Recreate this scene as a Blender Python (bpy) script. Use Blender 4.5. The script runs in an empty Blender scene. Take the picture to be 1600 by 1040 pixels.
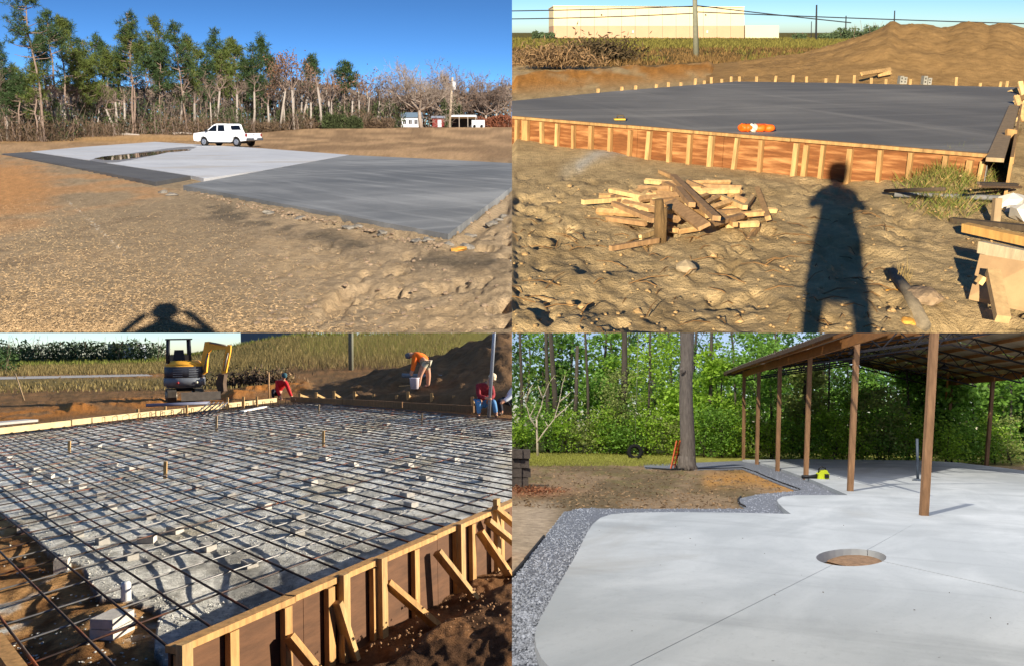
# The photograph is a sheet of four separate photographs, two above two. Each is built as a place of its own
# (real ground, real things, its own sun), set out round one viewpoint: the upper pair lie on rising ground
# behind the lower pair. A place's sun shines on that place only.
import bpy, bmesh, math, random
import numpy as np
from mathutils import Vector, Matrix, noise as mnoise

R = math.radians
sc = bpy.context.scene
W, H, F = 1600, 1040, 1400.0            # picture size and focal length in pixels
EXPOSURE = 1.1

# ---------------------------------------------------------------- the four places: horizon line and eye height
class Place:
    def __init__(s, name, eye, hp0, hp1, quad):
        s.name, s.eye, s.quad = name, eye, quad
        d0, d1 = s._cam(*hp0), s._cam(*hp1)
        up = d1.cross(d0).normalized()
        if up.y < 0: up = -up
        fw = Vector((0, 0, -1)); fw = (fw - up * fw.dot(up)).normalized()
        rt = fw.cross(up)
        Rm = Matrix((rt, fw, up)).transposed()          # local -> camera directions
        s.Rl = Rm.transposed()                           # camera -> local directions
        s.Rn = np.array(s.Rl)
        s.cam = Matrix.Translation((0, 0, eye)) @ s.Rl.to_4x4()   # camera matrix in local frame
        s.hp0, s.hp1 = hp0, hp1
        s.coll = bpy.data.collections.new(name); sc.collection.children.link(s.coll)
    @staticmethod
    def _cam(px, py): return Vector(((px - W / 2) / F, (H / 2 - py) / F, -1))
    def dir(s, px, py): return (s.Rl @ s._cam(px, py))
    def P(s, px, py, z=0.0):
        d = s.dir(px, py); t = (z - s.eye) / d.z
        return Vector((0, 0, s.eye)) + d * t
    def Dp(s, px, py, y):                                # point on a pixel's ray at local depth y
        d = s.dir(px, py); return Vector((0, 0, s.eye)) + d * (y / d.y)
    def over(s, base, py):                               # height above base at which the picture row is py
        return max(0.01, s.Dp(s.px(base)[0], py, base[1]).z - base[2])
    def px(s, p):
        q = s.cam.inverted() @ Vector(p); return (W / 2 - F * q.x / q.z, H / 2 + F * q.y / q.z)
    def scale(s, p):                                     # pixels per metre at p
        q = s.cam.inverted() @ Vector(p); return -F / q.z
    def grid(s, PX, PY, z=0.0):
        d = np.stack([(PX - W / 2) / F, (H / 2 - PY) / F, -np.ones_like(PX)], -1) @ s.Rn.T
        t = (z - s.eye) / d[..., 2]
        return d * t[..., None] + np.array([0, 0, s.eye])
    def pxa(s, pts):
        q = (pts - np.array([0, 0, s.eye])) @ s.Rn
        return W / 2 - F * q[:, 0] / q[:, 2], H / 2 + F * q[:, 1] / q[:, 2]

TL = Place('place_pines', 1.6, (0, 197), (800, 197), (0, 0))
TR = Place('place_form', 1.6, (800, 50), (1600, 50), (1, 0))
BL = Place('place_rebar', 2.0, (-300, 560), (1430, 530), (0, 1))
BR = Place('place_pavilion', 1.6, (800, 645), (1600, 665), (1, 1))
for s in (TL, TR, BL, BR): s.M = TL.cam @ s.cam.inverted()

SKIES = bpy.data.collections.new('skies'); sc.collection.children.link(SKIES)   # skies do not stand in the way of the suns

# ---------------------------------------------------------------- camera
cam = bpy.data.cameras.new('camera'); cam.sensor_width = 36; cam.lens = 36 * F / W
cam.clip_start = 0.05; cam.clip_end = 6000
camo = bpy.data.objects.new('camera', cam); sc.collection.objects.link(camo)
camo.matrix_world = TL.cam; sc.camera = camo

# ---------------------------------------------------------------- sky and suns
def sun_dir(s, px, elev):                                # light travels towards column px on the horizon, falling at elev
    hy = s.hp0[1] + (s.hp1[1] - s.hp0[1]) * (px - s.hp0[0]) / (s.hp1[0] - s.hp0[0])
    d = s.dir(px, hy); d.z = 0; d.normalize()
    return (d * math.cos(R(elev)) - Vector((0, 0, math.sin(R(elev))))).normalized()
def sun(s, d, strength, angle, col):
    l = bpy.data.lights.new('sun', 'SUN'); l.energy = strength; l.angle = R(angle); l.color = col
    o = bpy.data.objects.new('sun', l); sc.collection.objects.link(o)
    dw = s.M.to_3x3() @ d
    o.rotation_euler = dw.to_track_quat('-Z', 'Y').to_euler()
    o.light_linking.receiver_collection = s.coll
    o.light_linking.blocker_collection = s.coll
    return dw
D_TL = sun_dir(TL, 262, 22.0)
D_TR = sun_dir(TR, 1308, 14.0)
D_BL = (Vector((-1.0, -0.22, 0)).normalized() * math.cos(R(15)) - Vector((0, 0, math.sin(R(15))))).normalized()
_q = BR.P(1545, 775) - BR.P(1455, 806); _q.normalize(); D_BR = (_q * math.cos(R(46)) - Vector((0, 0, math.sin(R(46))))).normalized()
dw = sun(TL, D_TL, 4.3, 0.3, (1.0, 0.94, 0.87))
sun(TR, D_TR, 5.0, 0.4, (1.0, 0.87, 0.66))
sun(BL, D_BL, 5.0, 0.5, (1.0, 0.9, 0.74))
sun(BR, D_BR, 2.1, 1.0, (1.0, 0.95, 0.84))

world = bpy.data.worlds.new('World'); sc.world = world; world.use_nodes = True
nt = world.node_tree; nt.nodes.clear()
def sky_node(nt, elev, rot, dust=0.3, air=1.0, ozone=2.0, alt=0):
    n = nt.nodes.new('ShaderNodeTexSky'); n.sky_type = 'NISHITA'; n.sun_disc = False
    n.sun_elevation = elev; n.sun_rotation = rot
    n.air_density, n.dust_density, n.ozone_density, n.altitude = air, dust, ozone, alt
    return n
tc = nt.nodes.new('ShaderNodeTexCoord'); mp = nt.nodes.new('ShaderNodeMapping'); mp.vector_type = 'POINT'
mp.inputs['Scale'].default_value = (1, 1, 3.2)
sk = sky_node(nt, R(24), math.atan2(-dw.x, -dw.y), dust=0.0, air=1.0, ozone=6.0, alt=1500)
bg = nt.nodes.new('ShaderNodeBackground'); bg.inputs['Strength'].default_value = 0.075
wo = nt.nodes.new('ShaderNodeOutputWorld')
nt.links.new(tc.outputs['Generated'], mp.inputs['Vector']); nt.links.new(mp.outputs[0], sk.inputs[0])
tn = nt.nodes.new('ShaderNodeMix'); tn.data_type = 'RGBA'; tn.blend_type = 'MULTIPLY'; tn.inputs['Factor'].default_value = 1; tn.inputs['B'].default_value = (.62, .88, 1.0, 1)
nt.links.new(sk.outputs[0], tn.inputs['A']); nt.links.new(tn.outputs['Result'], bg.inputs[0]); nt.links.new(bg.outputs[0], wo.inputs[0])

sc.view_settings.view_transform = 'Standard'; sc.view_settings.look = 'None'
sc.view_settings.exposure = EXPOSURE; sc.view_settings.gamma = 1.0; sc.view_settings.use_curve_mapping = False
sc.render.engine = 'CYCLES'
sc.cycles.use_denoising = True
sc.cycles.max_bounces = 6; sc.cycles.diffuse_bounces = 3; sc.cycles.glossy_bounces = 3; sc.cycles.transparent_max_bounces = 12
sc.cycles.caustics_reflective = False; sc.cycles.caustics_refractive = False

# ---------------------------------------------------------------- materials
def srgb(r, g, b):
    f = lambda c: (c / 255 / 12.92) if c / 255 <= 0.04045 else ((c / 255 + 0.055) / 1.055) ** 2.4
    return (f(r), f(g), f(b), 1)
MATS = {}
def mat(name, col, rough=0.8, var=0.25, scale=6.0, bump=0.0, bscale=None, metal=0.0, stretch=None, attr=False,
        spec=0.3, transl=0.0, island=0.0, coord='Object', detail=6, col2=None, mask=None):
    if name in MATS: return MATS[name]
    m = bpy.data.materials.new(name); m.use_nodes = True; MATS[name] = m
    n, l = m.node_tree.nodes, m.node_tree.links
    b = n['Principled BSDF']; b.inputs['Roughness'].default_value = rough; b.inputs['Metallic'].default_value = metal
    b.inputs['Specular IOR Level'].default_value = spec
    t = n.new('ShaderNodeTexCoord'); mp = n.new('ShaderNodeMapping')
    if stretch: mp.inputs['Scale'].default_value = stretch
    l.new(t.outputs[coord], mp.inputs[0])
    if attr:
        a = n.new('ShaderNodeAttribute'); a.attribute_name = 'Col'; base = a.outputs['Color']
    else:
        rgb = n.new('ShaderNodeRGB'); rgb.outputs[0].default_value = (*col[:3], 1); base = rgb.outputs[0]
    if col2 is not None:
        nz2 = n.new('ShaderNodeTexNoise'); nz2.inputs['Scale'].default_value = mask[0]; nz2.inputs['Detail'].default_value = 5
        l.new(mp.outputs[0], nz2.inputs['Vector'])
        rp2 = n.new('ShaderNodeMapRange'); rp2.inputs['From Min'].default_value = mask[1]; rp2.inputs['From Max'].default_value = mask[2]
        l.new(nz2.outputs['Fac'], rp2.inputs['Value'])
        mx = n.new('ShaderNodeMix'); mx.data_type = 'RGBA'; l.new(rp2.outputs[0], mx.inputs['Factor'])
        l.new(base, mx.inputs['A']); mx.inputs['B'].default_value = (*col2[:3], 1); base = mx.outputs['Result']
    if var:
        nz = n.new('ShaderNodeTexNoise'); nz.inputs['Scale'].default_value = scale; nz.inputs['Detail'].default_value = detail
        nz.inputs['Roughness'].default_value = 0.65
        l.new(mp.outputs[0], nz.inputs['Vector'])
        rp = n.new('ShaderNodeMapRange'); rp.inputs['From Min'].default_value = 0.3; rp.inputs['From Max'].default_value = 0.7
        rp.inputs['To Min'].default_value = 1 - var; rp.inputs['To Max'].default_value = 1 + var
        l.new(nz.outputs['Fac'], rp.inputs['Value'])
        mx = n.new('ShaderNodeMix'); mx.data_type = 'RGBA'; mx.blend_type = 'MULTIPLY'; mx.inputs['Factor'].default_value = 1
        l.new(base, mx.inputs['A']); l.new(rp.outputs[0], mx.inputs['B']); base = mx.outputs['Result']
    if island:
        g = n.new('ShaderNodeNewGeometry'); rp = n.new('ShaderNodeMapRange')
        rp.inputs['To Min'].default_value = 1 - island; rp.inputs['To Max'].default_value = 1 + island
        l.new(g.outputs['Random Per Island'], rp.inputs['Value'])
        mx = n.new('ShaderNodeMix'); mx.data_type = 'RGBA'; mx.blend_type = 'MULTIPLY'; mx.inputs['Factor'].default_value = 1
        l.new(base, mx.inputs['A']); l.new(rp.outputs[0], mx.inputs['B']); base = mx.outputs['Result']
    l.new(base, b.inputs['Base Color'])
    if bump:
        nb = n.new('ShaderNodeTexNoise'); nb.inputs['Scale'].default_value = bscale or scale * 3; nb.inputs['Detail'].default_value = 8
        nb.inputs['Roughness'].default_value = 0.7
        l.new(mp.outputs[0], nb.inputs['Vector'])
        bp = n.new('ShaderNodeBump'); bp.inputs['Strength'].default_value = min(bump, 1.0); bp.inputs['Distance'].default_value = 0.05 * max(1, bump)
        l.new(nb.outputs['Fac'], bp.inputs['Height']); l.new(bp.outputs[0], b.inputs['Normal'])
    if transl:
        tr = n.new('ShaderNodeBsdfTranslucent'); ms = n.new('ShaderNodeMixShader'); ms.inputs[0].default_value = transl
        l.new(base, tr.inputs['Color']); l.new(b.outputs[0], ms.inputs[1]); l.new(tr.outputs[0], ms.inputs[2])
        l.new(ms.outputs[0], n['Material Output'].inputs[0])
    return m
def wood(name, col, var=0.25, **k):
    k = {'scale': 3.0, 'stretch': (6, 6, 1.0), 'bump': 0.15, 'bscale': 6, 'rough': 0.8, **k}
    return mat(name, col, var=var, **k)
def concrete(name, c1, c2, rough=.65, rot=0., streak=.5, patch=.5, pscale=.5, fine=.06, spec=.25, damp=None):
    """finished concrete: drying patches, trowel streaks along and across, fine speckle"""
    m = bpy.data.materials.new(name); m.use_nodes = True; MATS[name] = m; n, l = m.node_tree.nodes, m.node_tree.links; b = n['Principled BSDF']
    b.inputs['Roughness'].default_value = rough; b.inputs['Specular IOR Level'].default_value = spec; t = n.new('ShaderNodeTexCoord')
    def layer(scale, vec, rz, lo, hi, det=6, dist=0.):
        mp = n.new('ShaderNodeMapping'); mp.inputs['Scale'].default_value = vec; mp.inputs['Rotation'].default_value = (0, 0, rz); mp.vector_type = 'TEXTURE' if False else 'POINT'
        r1 = n.new('ShaderNodeMapping'); r1.inputs['Rotation'].default_value = (0, 0, rz); mp.inputs['Rotation'].default_value = (0, 0, 0)
        l.new(t.outputs['Object'], r1.inputs[0]); l.new(r1.outputs[0], mp.inputs[0]); z = n.new('ShaderNodeTexNoise'); z.inputs['Scale'].default_value = scale; z.inputs['Detail'].default_value = det; z.inputs['Roughness'].default_value = .6; z.inputs['Distortion'].default_value = dist
        l.new(mp.outputs[0], z.inputs['Vector']); q = n.new('ShaderNodeMapRange'); q.inputs['From Min'].default_value = lo; q.inputs['From Max'].default_value = hi; l.new(z.outputs['Fac'], q.inputs['Value']); return q.outputs[0]
    def mx(a, colB, fac, k):
        ml = n.new('ShaderNodeMath'); ml.operation = 'MULTIPLY'; ml.inputs[1].default_value = k; l.new(fac, ml.inputs[0]); x = n.new('ShaderNodeMix'); x.data_type = 'RGBA'; l.new(ml.outputs[0], x.inputs['Factor']); l.new(a, x.inputs['A']); x.inputs['B'].default_value = (*colB[:3], 1); return x.outputs['Result']
    rgb = n.new('ShaderNodeRGB'); rgb.outputs[0].default_value = (*c1[:3], 1); c = rgb.outputs[0]
    c = mx(c, c2, layer(pscale, (1, .45, 1), rot, .42, .68, 7, .6), patch)
    c = mx(c, c2, layer(1.3, (.16, 1.5, 1), rot, .50, .76, 5, .05), streak)
    c = mx(c, [q * 1.08 for q in c2], layer(1.0, (1.3, .07, 1), rot, .58, .76, 4, .04), streak * .7)
    c = mx(c, [q * .72 for q in c1], layer(.9, (.3, .9, 1), rot, .52, .70, 6, .8), patch * .7)
    c = mx(c, [q * .7 for q in c1], layer(26, (1, .5, 1), rot, .55, .75, 4), fine * 6)
    if damp is not None: c = mx(c, damp, layer(.35, (1, .4, 1), rot, .56, .66, 6, 1.), .6)
    l.new(c, b.inputs['Base Color'])
    bp = n.new('ShaderNodeBump'); bp.inputs['Strength'].default_value = .12; bp.inputs['Distance'].default_value = .01; l.new(layer(40, (1, .3, 1), rot, .3, .7), bp.inputs['Height']); l.new(bp.outputs[0], b.inputs['Normal'])
    return m
def sky_mat(name, elev_deg, rot, strength, tint=(1, 1, 1), zs=1.0, **k):
    m = bpy.data.materials.new(name); m.use_nodes = True; nt = m.node_tree; nt.nodes.clear()
    t = nt.nodes.new('ShaderNodeTexCoord'); nm = nt.nodes.new('ShaderNodeMapping'); nm.inputs['Scale'].default_value = (1, 1, zs)
    s = sky_node(nt, R(elev_deg), rot, **k)
    mx = nt.nodes.new('ShaderNodeMix'); mx.data_type = 'RGBA'; mx.blend_type = 'MULTIPLY'; mx.inputs['Factor'].default_value = 1
    mx.inputs['B'].default_value = (*tint, 1)
    e = nt.nodes.new('ShaderNodeEmission'); o = nt.nodes.new('ShaderNodeOutputMaterial')
    vn = nt.nodes.new('ShaderNodeVectorMath'); vn.operation = 'NORMALIZE'
    e.inputs['Strength'].default_value = strength
    nt.links.new(t.outputs['Object'], nm.inputs[0]); nt.links.new(nm.outputs[0], vn.inputs[0]); nt.links.new(vn.outputs[0], s.inputs[0])
    nt.links.new(s.outputs[0], mx.inputs['A']); nt.links.new(mx.outputs['Result'], e.inputs[0]); nt.links.new(e.outputs[0], o.inputs[0])
    return m

# ---------------------------------------------------------------- mesh building
ICO = {}
class MB:
    def __init__(s): s.v = []; s.f = []; s.n = 0; s.sm = []
    def add(s, v, f, smooth=False):
        v = np.asarray(v, float).reshape(-1, 3); s.v.append(v)
        if isinstance(f, np.ndarray): ff = (f + s.n).tolist()
        else: ff = [[i + s.n for i in q] for q in f]
        s.f.extend(ff); s.sm.extend([smooth] * len(ff)); s.n += len(v); return s
    def box(s, c, size, rot=None, taper=1.0):
        x, y, z = [q / 2 for q in size]
        v = np.array([(-x, -y, -z), (x, -y, -z), (x, y, -z), (-x, y, -z), (-x * taper, -y * taper, z), (x * taper, -y * taper, z), (x * taper, y * taper, z), (-x * taper, y * taper, z)])
        if rot is not None: v = v @ np.array(rot.to_3x3()).T
        return s.add(v + np.array(c), [(3, 2, 1, 0), (4, 5, 6, 7), (0, 1, 5, 4), (1, 2, 6, 5), (2, 3, 7, 6), (3, 0, 4, 7)])
    def beam(s, a, b, w, h, up=(0, 0, 1)):               # board from a to b, h along up
        a, b = Vector(a), Vector(b); d = (b - a); L = d.length; d.normalize(); up = Vector(up)
        if abs(d.dot(up)) > 0.99: up = Vector((0, 1, 0)) if abs(d.y) < 0.9 else Vector((1, 0, 0))
        sd = d.cross(up).normalized(); u = sd.cross(d)
        rot = Matrix((sd, d, u)).transposed()
        return s.box((a + b) / 2, (w, L, h), rot)
    def tube(s, pts, rad, n=8, cap=True, smooth=True):
        pts = [Vector(p) for p in pts]
        if not hasattr(rad, '__len__'): rad = [rad] * len(pts)
        vs = []; ref = Vector((0.13, 0.31, 0.94))
        for i, p in enumerate(pts):
            d = (pts[min(i + 1, len(pts) - 1)] - pts[max(i - 1, 0)])
            d = d.normalized() if d.length > 1e-9 else Vector((0, 0, 1))
            if abs(d.dot(ref)) > 0.97: ref = Vector((1, 0.1, 0))
            a = d.cross(ref).normalized(); b = d.cross(a)
            for k in range(n):
                t = 2 * math.pi * k / n; q = p + (a * math.cos(t) + b * math.sin(t)) * rad[i]; vs.append(tuple(q))
        fs = []
        for i in range(len(pts) - 1):
            for k in range(n):
                k2 = (k + 1) % n; fs.append((i * n + k, i * n + k2, (i + 1) * n + k2, (i + 1) * n + k))
        if cap: fs.append(tuple(range(n - 1, -1, -1))); fs.append(tuple((len(pts) - 1) * n + k for k in range(n)))
        return s.add(vs, fs, smooth)
    def prism(s, poly, h, base=None):                    # poly: list of 3-D points (top); extruded down by h
        n = len(poly); v = [tuple(p) for p in poly] + [(p[0], p[1], p[2] - h) for p in map(tuple, poly)]
        return s.add(v, [tuple(range(n)), tuple(range(2 * n - 1, n - 1, -1))] + [(i, i + n, (i + 1) % n + n, (i + 1) % n) for i in range(n)])
    def extrude(s, poly2, axis_o, ax, ay, az, d):        # 2-D outline in (ax, ay), extruded along az by +-d/2
        o, ax, ay, az = map(Vector, (axis_o, ax, ay, az)); n = len(poly2)
        A = [o + ax * x + ay * y + az * (d / 2) for x, y in poly2]; B = [p - az * d for p in A]
        return s.add([tuple(p) for p in A + B], [tuple(range(n)), tuple(range(2 * n - 1, n - 1, -1))] + [(i, i + n, (i + 1) % n + n, (i + 1) % n) for i in range(n)])
    def lathe(s, prof, c=(0, 0, 0), n=16, rot=None, cap=True):
        vs = []
        for r, z in prof:
            for k in range(n):
                t = 2 * math.pi * k / n; vs.append((r * math.cos(t), r * math.sin(t), z))
        vs = np.array(vs)
        if rot is not None: vs = vs @ np.array(rot.to_3x3()).T
        fs = []
        for i in range(len(prof) - 1):
            for k in range(n):
                k2 = (k + 1) % n; fs.append((i * n + k, i * n + k2, (i + 1) * n + k2, (i + 1) * n + k))
        if cap: fs += [tuple(range(n - 1, -1, -1)), tuple((len(prof) - 1) * n + k for k in range(n))]
        return s.add(vs + np.array(c), fs, True)
    def rock(s, c, size, seed=0, sub=2, rough=0.35):
        if sub not in ICO:
            bm = bmesh.new(); bmesh.ops.create_icosphere(bm, subdivisions=sub, radius=1.0)
            ICO[sub] = ([q.co.copy() for q in bm.verts], np.array([[q.index for q in fc.verts] for fc in bm.faces])); bm.free()
        vs, f = ICO[sub]; o = Vector((seed * 3.7, seed * 1.3, seed * 7.1)); v = []
        for q in vs:
            k = 1 + rough * mnoise.noise(q * 1.1 + o) * 1.6 + rough * 0.5 * mnoise.noise(q * 2.7 + o)
            v.append((c[0] + q.x * k * size[0], c[1] + q.y * k * size[1], c[2] + q.z * k * size[2]))
        return s.add(v, f, False)
    def cards(s, c, ln, wd, rng, dirs=None, fold=False):  # one small leaf-shaped quad per centre
        c = np.asarray(c, float); n = len(c)
        d = rng.normal(size=(n, 3)) if dirs is None else np.asarray(dirs, float)
        d /= np.linalg.norm(d, axis=1, keepdims=True) + 1e-9
        r = rng.normal(size=(n, 3)); sd = np.cross(d, r); sd /= np.linalg.norm(sd, axis=1, keepdims=True) + 1e-9
        ln = np.broadcast_to(ln, (n,))[:, None] * 0.5; wd = np.broadcast_to(wd, (n,))[:, None] * 0.5
        v = np.stack([c - d * ln, c + sd * wd - d * ln * 0.1, c + d * ln, c - sd * wd - d * ln * 0.1], 1).reshape(-1, 3)
        return s.add(v, np.arange(4 * n).reshape(n, 4))

def clip_mesh(me, place, M):                             # the picture's middle lines end each place
    if place is None or not len(me.vertices): return
    T = place.cam.inverted() @ M
    co = np.empty(len(me.vertices) * 3); me.vertices.foreach_get('co', co); co = co.reshape(-1, 3)
    Tn = np.array(T); q = co @ Tn[:3, :3].T + Tn[:3, 3]
    sx = 1 if place.quad[0] else -1; sy = 1 if place.quad[1] == 0 else -1
    todo = []
    if ((q[:, 0] * sx) < -1e-4).any(): todo.append(Vector((sx, 0, 0)))
    if ((q[:, 1] * sy) < -1e-4).any(): todo.append(Vector((0, sy, 0)))
    if not todo: return
    Ti = T.inverted(); bm = bmesh.new(); bm.from_mesh(me)
    for nrm in todo:
        no = (Ti.to_3x3() @ nrm).normalized()
        bmesh.ops.bisect_plane(bm, geom=bm.verts[:] + bm.edges[:] + bm.faces[:], plane_co=Ti @ Vector((0, 0, 0)), plane_no=no, clear_inner=True, clear_outer=False)
    bm.to_mesh(me); bm.free()

def link(o, place, parent=None, loc=None):
    (SKIES if o.name.split('.')[0] == 'sky' else place.coll).objects.link(o)
    if parent is not None: o.parent = parent
    else: o.matrix_world = place.M @ (Matrix.Translation(loc) if loc is not None else Matrix())
    return o
def tag(o, label=None, cat=None, group=None, kind=None):
    for k, v in (('label', label), ('category', cat), ('group', group), ('kind', kind)):
        if v: o[k] = v
    return o
def thing(place, name, loc, label, cat, group=None):
    o = bpy.data.objects.new(name, None); o.empty_display_size = 0.2
    link(o, place, None, Vector(loc)); o['loc'] = list(loc); return tag(o, label, cat, group)
def root_loc(p):
    while p is not None and p.parent is not None: p = p.parent
    return Vector(p['loc']) if (p is not None and 'loc' in p) else Vector((0, 0, 0))
def build(place, mb, name, m, parent=None, loc=None, clip=True, mats=None, col=None, smooth=None, label=None, cat=None, group=None, kind=None):
    """mb holds place-local coordinates; the origin goes to loc (or to the parent's base)."""
    off = root_loc(parent) if parent is not None else Vector(loc) if loc is not None else Vector((0, 0, 0))
    me = bpy.data.meshes.new(name); v = np.concatenate(mb.v) - np.array(off) if mb.v else np.zeros((0, 3))
    me.from_pydata(v.tolist(), [], mb.f)
    sm = [smooth] * len(mb.f) if smooth is not None else mb.sm
    me.polygons.foreach_set('use_smooth', sm)
    if col is not None:
        a = me.color_attributes.new('Col', 'FLOAT_COLOR', 'POINT'); c4 = np.ones((len(v), 4)); c4[:, :3] = col
        a.data.foreach_set('color', c4.ravel())
    me.materials.append(m if not isinstance(m, str) else MATS[m])
    if clip: clip_mesh(me, place, Matrix.Translation(off))
    me.update()
    o = bpy.data.objects.new(name, me); link(o, place, parent, off if parent is None else None)
    if parent is None: o['loc'] = list(off)
    if kind is None and parent is not None and name in ('branches', 'stems', 'crown', 'foliage', 'leaves', 'limbs', 'twigs', 'roots'): kind = 'stuff'
    return tag(o, label, cat, group, kind)

# ---------------------------------------------------------------- noise on arrays
def _hash(ix, iy, seed):
    h = (ix.astype(np.int64) * 374761393 + iy.astype(np.int64) * 668265263 + seed * 1442695041) & 0x7fffffff
    h = ((h ^ (h >> 13)) * 1274126177) & 0x7fffffff
    return ((h ^ (h >> 16)) & 0xffff) / 65535.0
def vnoise(x, y, seed=0):
    ix, iy = np.floor(x), np.floor(y); fx, fy = x - ix, y - iy; fx = fx * fx * (3 - 2 * fx); fy = fy * fy * (3 - 2 * fy)
    a, b = _hash(ix, iy, seed), _hash(ix + 1, iy, seed); c, d = _hash(ix, iy + 1, seed), _hash(ix + 1, iy + 1, seed)
    return (a * (1 - fx) + b * fx) * (1 - fy) + (c * (1 - fx) + d * fx) * fy
def fbm(x, y, seed=0, oct=4, g=0.5):
    s = 0; a = 1; t = 0
    for k in range(oct): s = s + a * vnoise(x * 2 ** k + 17.3 * k, y * 2 ** k + 9.1 * k, seed + k); t += a; a *= g
    return s / t
def sstep(a, b, x):
    t = np.clip((x - a) / (b - a), 0, 1); return t * t * (3 - 2 * t)
def inpoly(px, py, poly):                                # 0/1 inside a pixel polygon
    r = np.zeros(px.shape, bool); n = len(poly)
    for i in range(n):
        x0, y0 = poly[i]; x1, y1 = poly[(i + 1) % n]
        if y0 == y1: continue
        c = ((y0 > py) != (y1 > py)) & (px < (x1 - x0) * (py - y0) / (y1 - y0) + x0); r ^= c
    return r
def polydist(px, py, line):                              # distance in pixels to a polyline
    d = np.full(px.shape, 1e9)
    for (x0, y0), (x1, y1) in zip(line[:-1], line[1:]):
        L = max((x1 - x0) ** 2 + (y1 - y0) ** 2, 1e-9); t = np.clip(((px - x0) * (x1 - x0) + (py - y0) * (y1 - y0)) / L, 0, 1)
        d = np.minimum(d, np.hypot(px - x0 - t * (x1 - x0), py - y0 - t * (y1 - y0)))
    return d
def mix(a, b, t): return a * (1 - t[..., None]) + np.asarray(b) * t[..., None]
def lin(r, g, b): return np.array(srgb(r, g, b)[:3])

def ground(place, name, xs, rows, zf, cf, m, kind='structure', label=None, tilt=0.):
    """sheet of ground: one vertex per picture column and row on the ground plane, raised by zf, coloured by cf"""
    PX, PY = np.meshgrid(np.asarray(xs, float), np.asarray(rows, float))
    PY = PY + np.maximum(PX - 1600, 0) * tilt
    Q = place.grid(PX, PY); Z = zf(Q[..., 0], Q[..., 1], PX, PY); Q = Q.copy(); Q[..., 2] += Z
    C = cf(Q[..., 0], Q[..., 1], PX, PY)
    ny, nx = PX.shape; idx = np.arange(nx * ny).reshape(ny, nx)
    f = np.stack([idx[1:, :-1], idx[1:, 1:], idx[:-1, 1:], idx[:-1, :-1]], -1).reshape(-1, 4)
    mb = MB(); mb.add(Q.reshape(-1, 3), f, True)
    o = build(place, mb, name, m, clip=True, col=C.reshape(-1, 3), kind=kind)
    place.gxs, place.grows, place.gz = np.asarray(xs, float), np.asarray(rows, float), Z
    return o
def gz(place, px, py):                                   # ground height under a pixel
    i = int(np.clip(np.searchsorted(place.gxs, px), 1, len(place.gxs) - 1)); j = int(np.clip(np.searchsorted(place.grows, py), 1, len(place.grows) - 1))
    if abs(place.gxs[i - 1] - px) < abs(place.gxs[i] - px): i -= 1
    if abs(place.grows[j - 1] - py) < abs(place.grows[j] - py): j -= 1
    return float(place.gz[j, i])
def G(place, px, py):                                    # point on the real ground surface near a pixel
    z = 0.0
    p = place.P(px, py); q = place.P(px, py, gz(place, px, py)); return q

# ---------------------------------------------------------------- people grown on a skeleton
def grow(place, chains, name, m, parent, sub=2, clip=True, root=None):
    """chains: list of lists of (point, radius); shared points join"""
    vs, es, rad, key = [], [], [], {}
    for ch in chains:
        last = None
        for p, r in ch:
            k = tuple(round(q, 4) for q in p)
            if k not in key: key[k] = len(vs); vs.append(k); rad.append(r)
            i = key[k]
            if last is not None and last != i: es.append((last, i))
            last = i
    off = root_loc(parent)
    me = bpy.data.meshes.new(name); me.from_pydata([tuple(Vector(v) - off) for v in vs], es, [])
    o = bpy.data.objects.new(name, me); sc.collection.objects.link(o)
    o.modifiers.new('skin', 'SKIN'); sv = me.skin_vertices[0].data
    for i, r in enumerate(rad): sv[i].radius = (r, r) if not hasattr(r, '__len__') else tuple(r); sv[i].use_root = (i == 0)
    md = o.modifiers.new('sub', 'SUBSURF'); md.levels = sub; md.render_levels = sub
    dg = bpy.context.evaluated_depsgraph_get(); ev = o.evaluated_get(dg); m2 = bpy.data.meshes.new_from_object(ev)
    bpy.data.objects.remove(o); bpy.data.meshes.remove(me)
    m2.materials.clear(); m2.materials.append(m); m2.name = name
    m2.polygons.foreach_set('use_smooth', [True] * len(m2.polygons))
    if clip: clip_mesh(m2, place, Matrix.Translation(off))
    o = bpy.data.objects.new(name, m2); link(o, place, parent); return o
def lerp(a, b, t): return Vector(a) * (1 - t) + Vector(b) * t

# ---------------------------------------------------------------- trees
def limbs(rng, p0, d0, L, r0, depth, spread=0.6, shrink=0.7, kids=3, up=0.15, out=None, tips=None, n=5):
    """recursive bare branches as tubes: returns [(pts, radii)] and tip points"""
    out = [] if out is None else out; tips = [] if tips is None else tips
    p = Vector(p0); d = Vector(d0).normalized(); pts = [p.copy()]; rad = [r0]; seg = 4 if depth > 1 else 3
    for i in range(seg):
        d = (d + Vector(rng.normal(0, 0.14, 3)) + Vector((0, 0, up * 0.5))).normalized(); p = p + d * (L / seg)
        pts.append(p.copy()); rad.append(r0 * (1 - 0.55 * (i + 1) / seg))
    out.append((pts, rad, depth))
    if depth == 0: tips.append(p); return out, tips
    for k in range(kids):
        t = rng.uniform(0.45, 1.0) if k else 1.0
        i = min(int(t * seg), seg); q = pts[i]
        dd = (d + Vector(rng.normal(0, spread, 3)) + Vector((0, 0, up))).normalized()
        limbs(rng, q, dd, L * shrink * rng.uniform(0.75, 1.15), rad[i] * 0.72, depth - 1, spread, shrink, kids, up, out, tips, n)
    return out, tips
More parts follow.
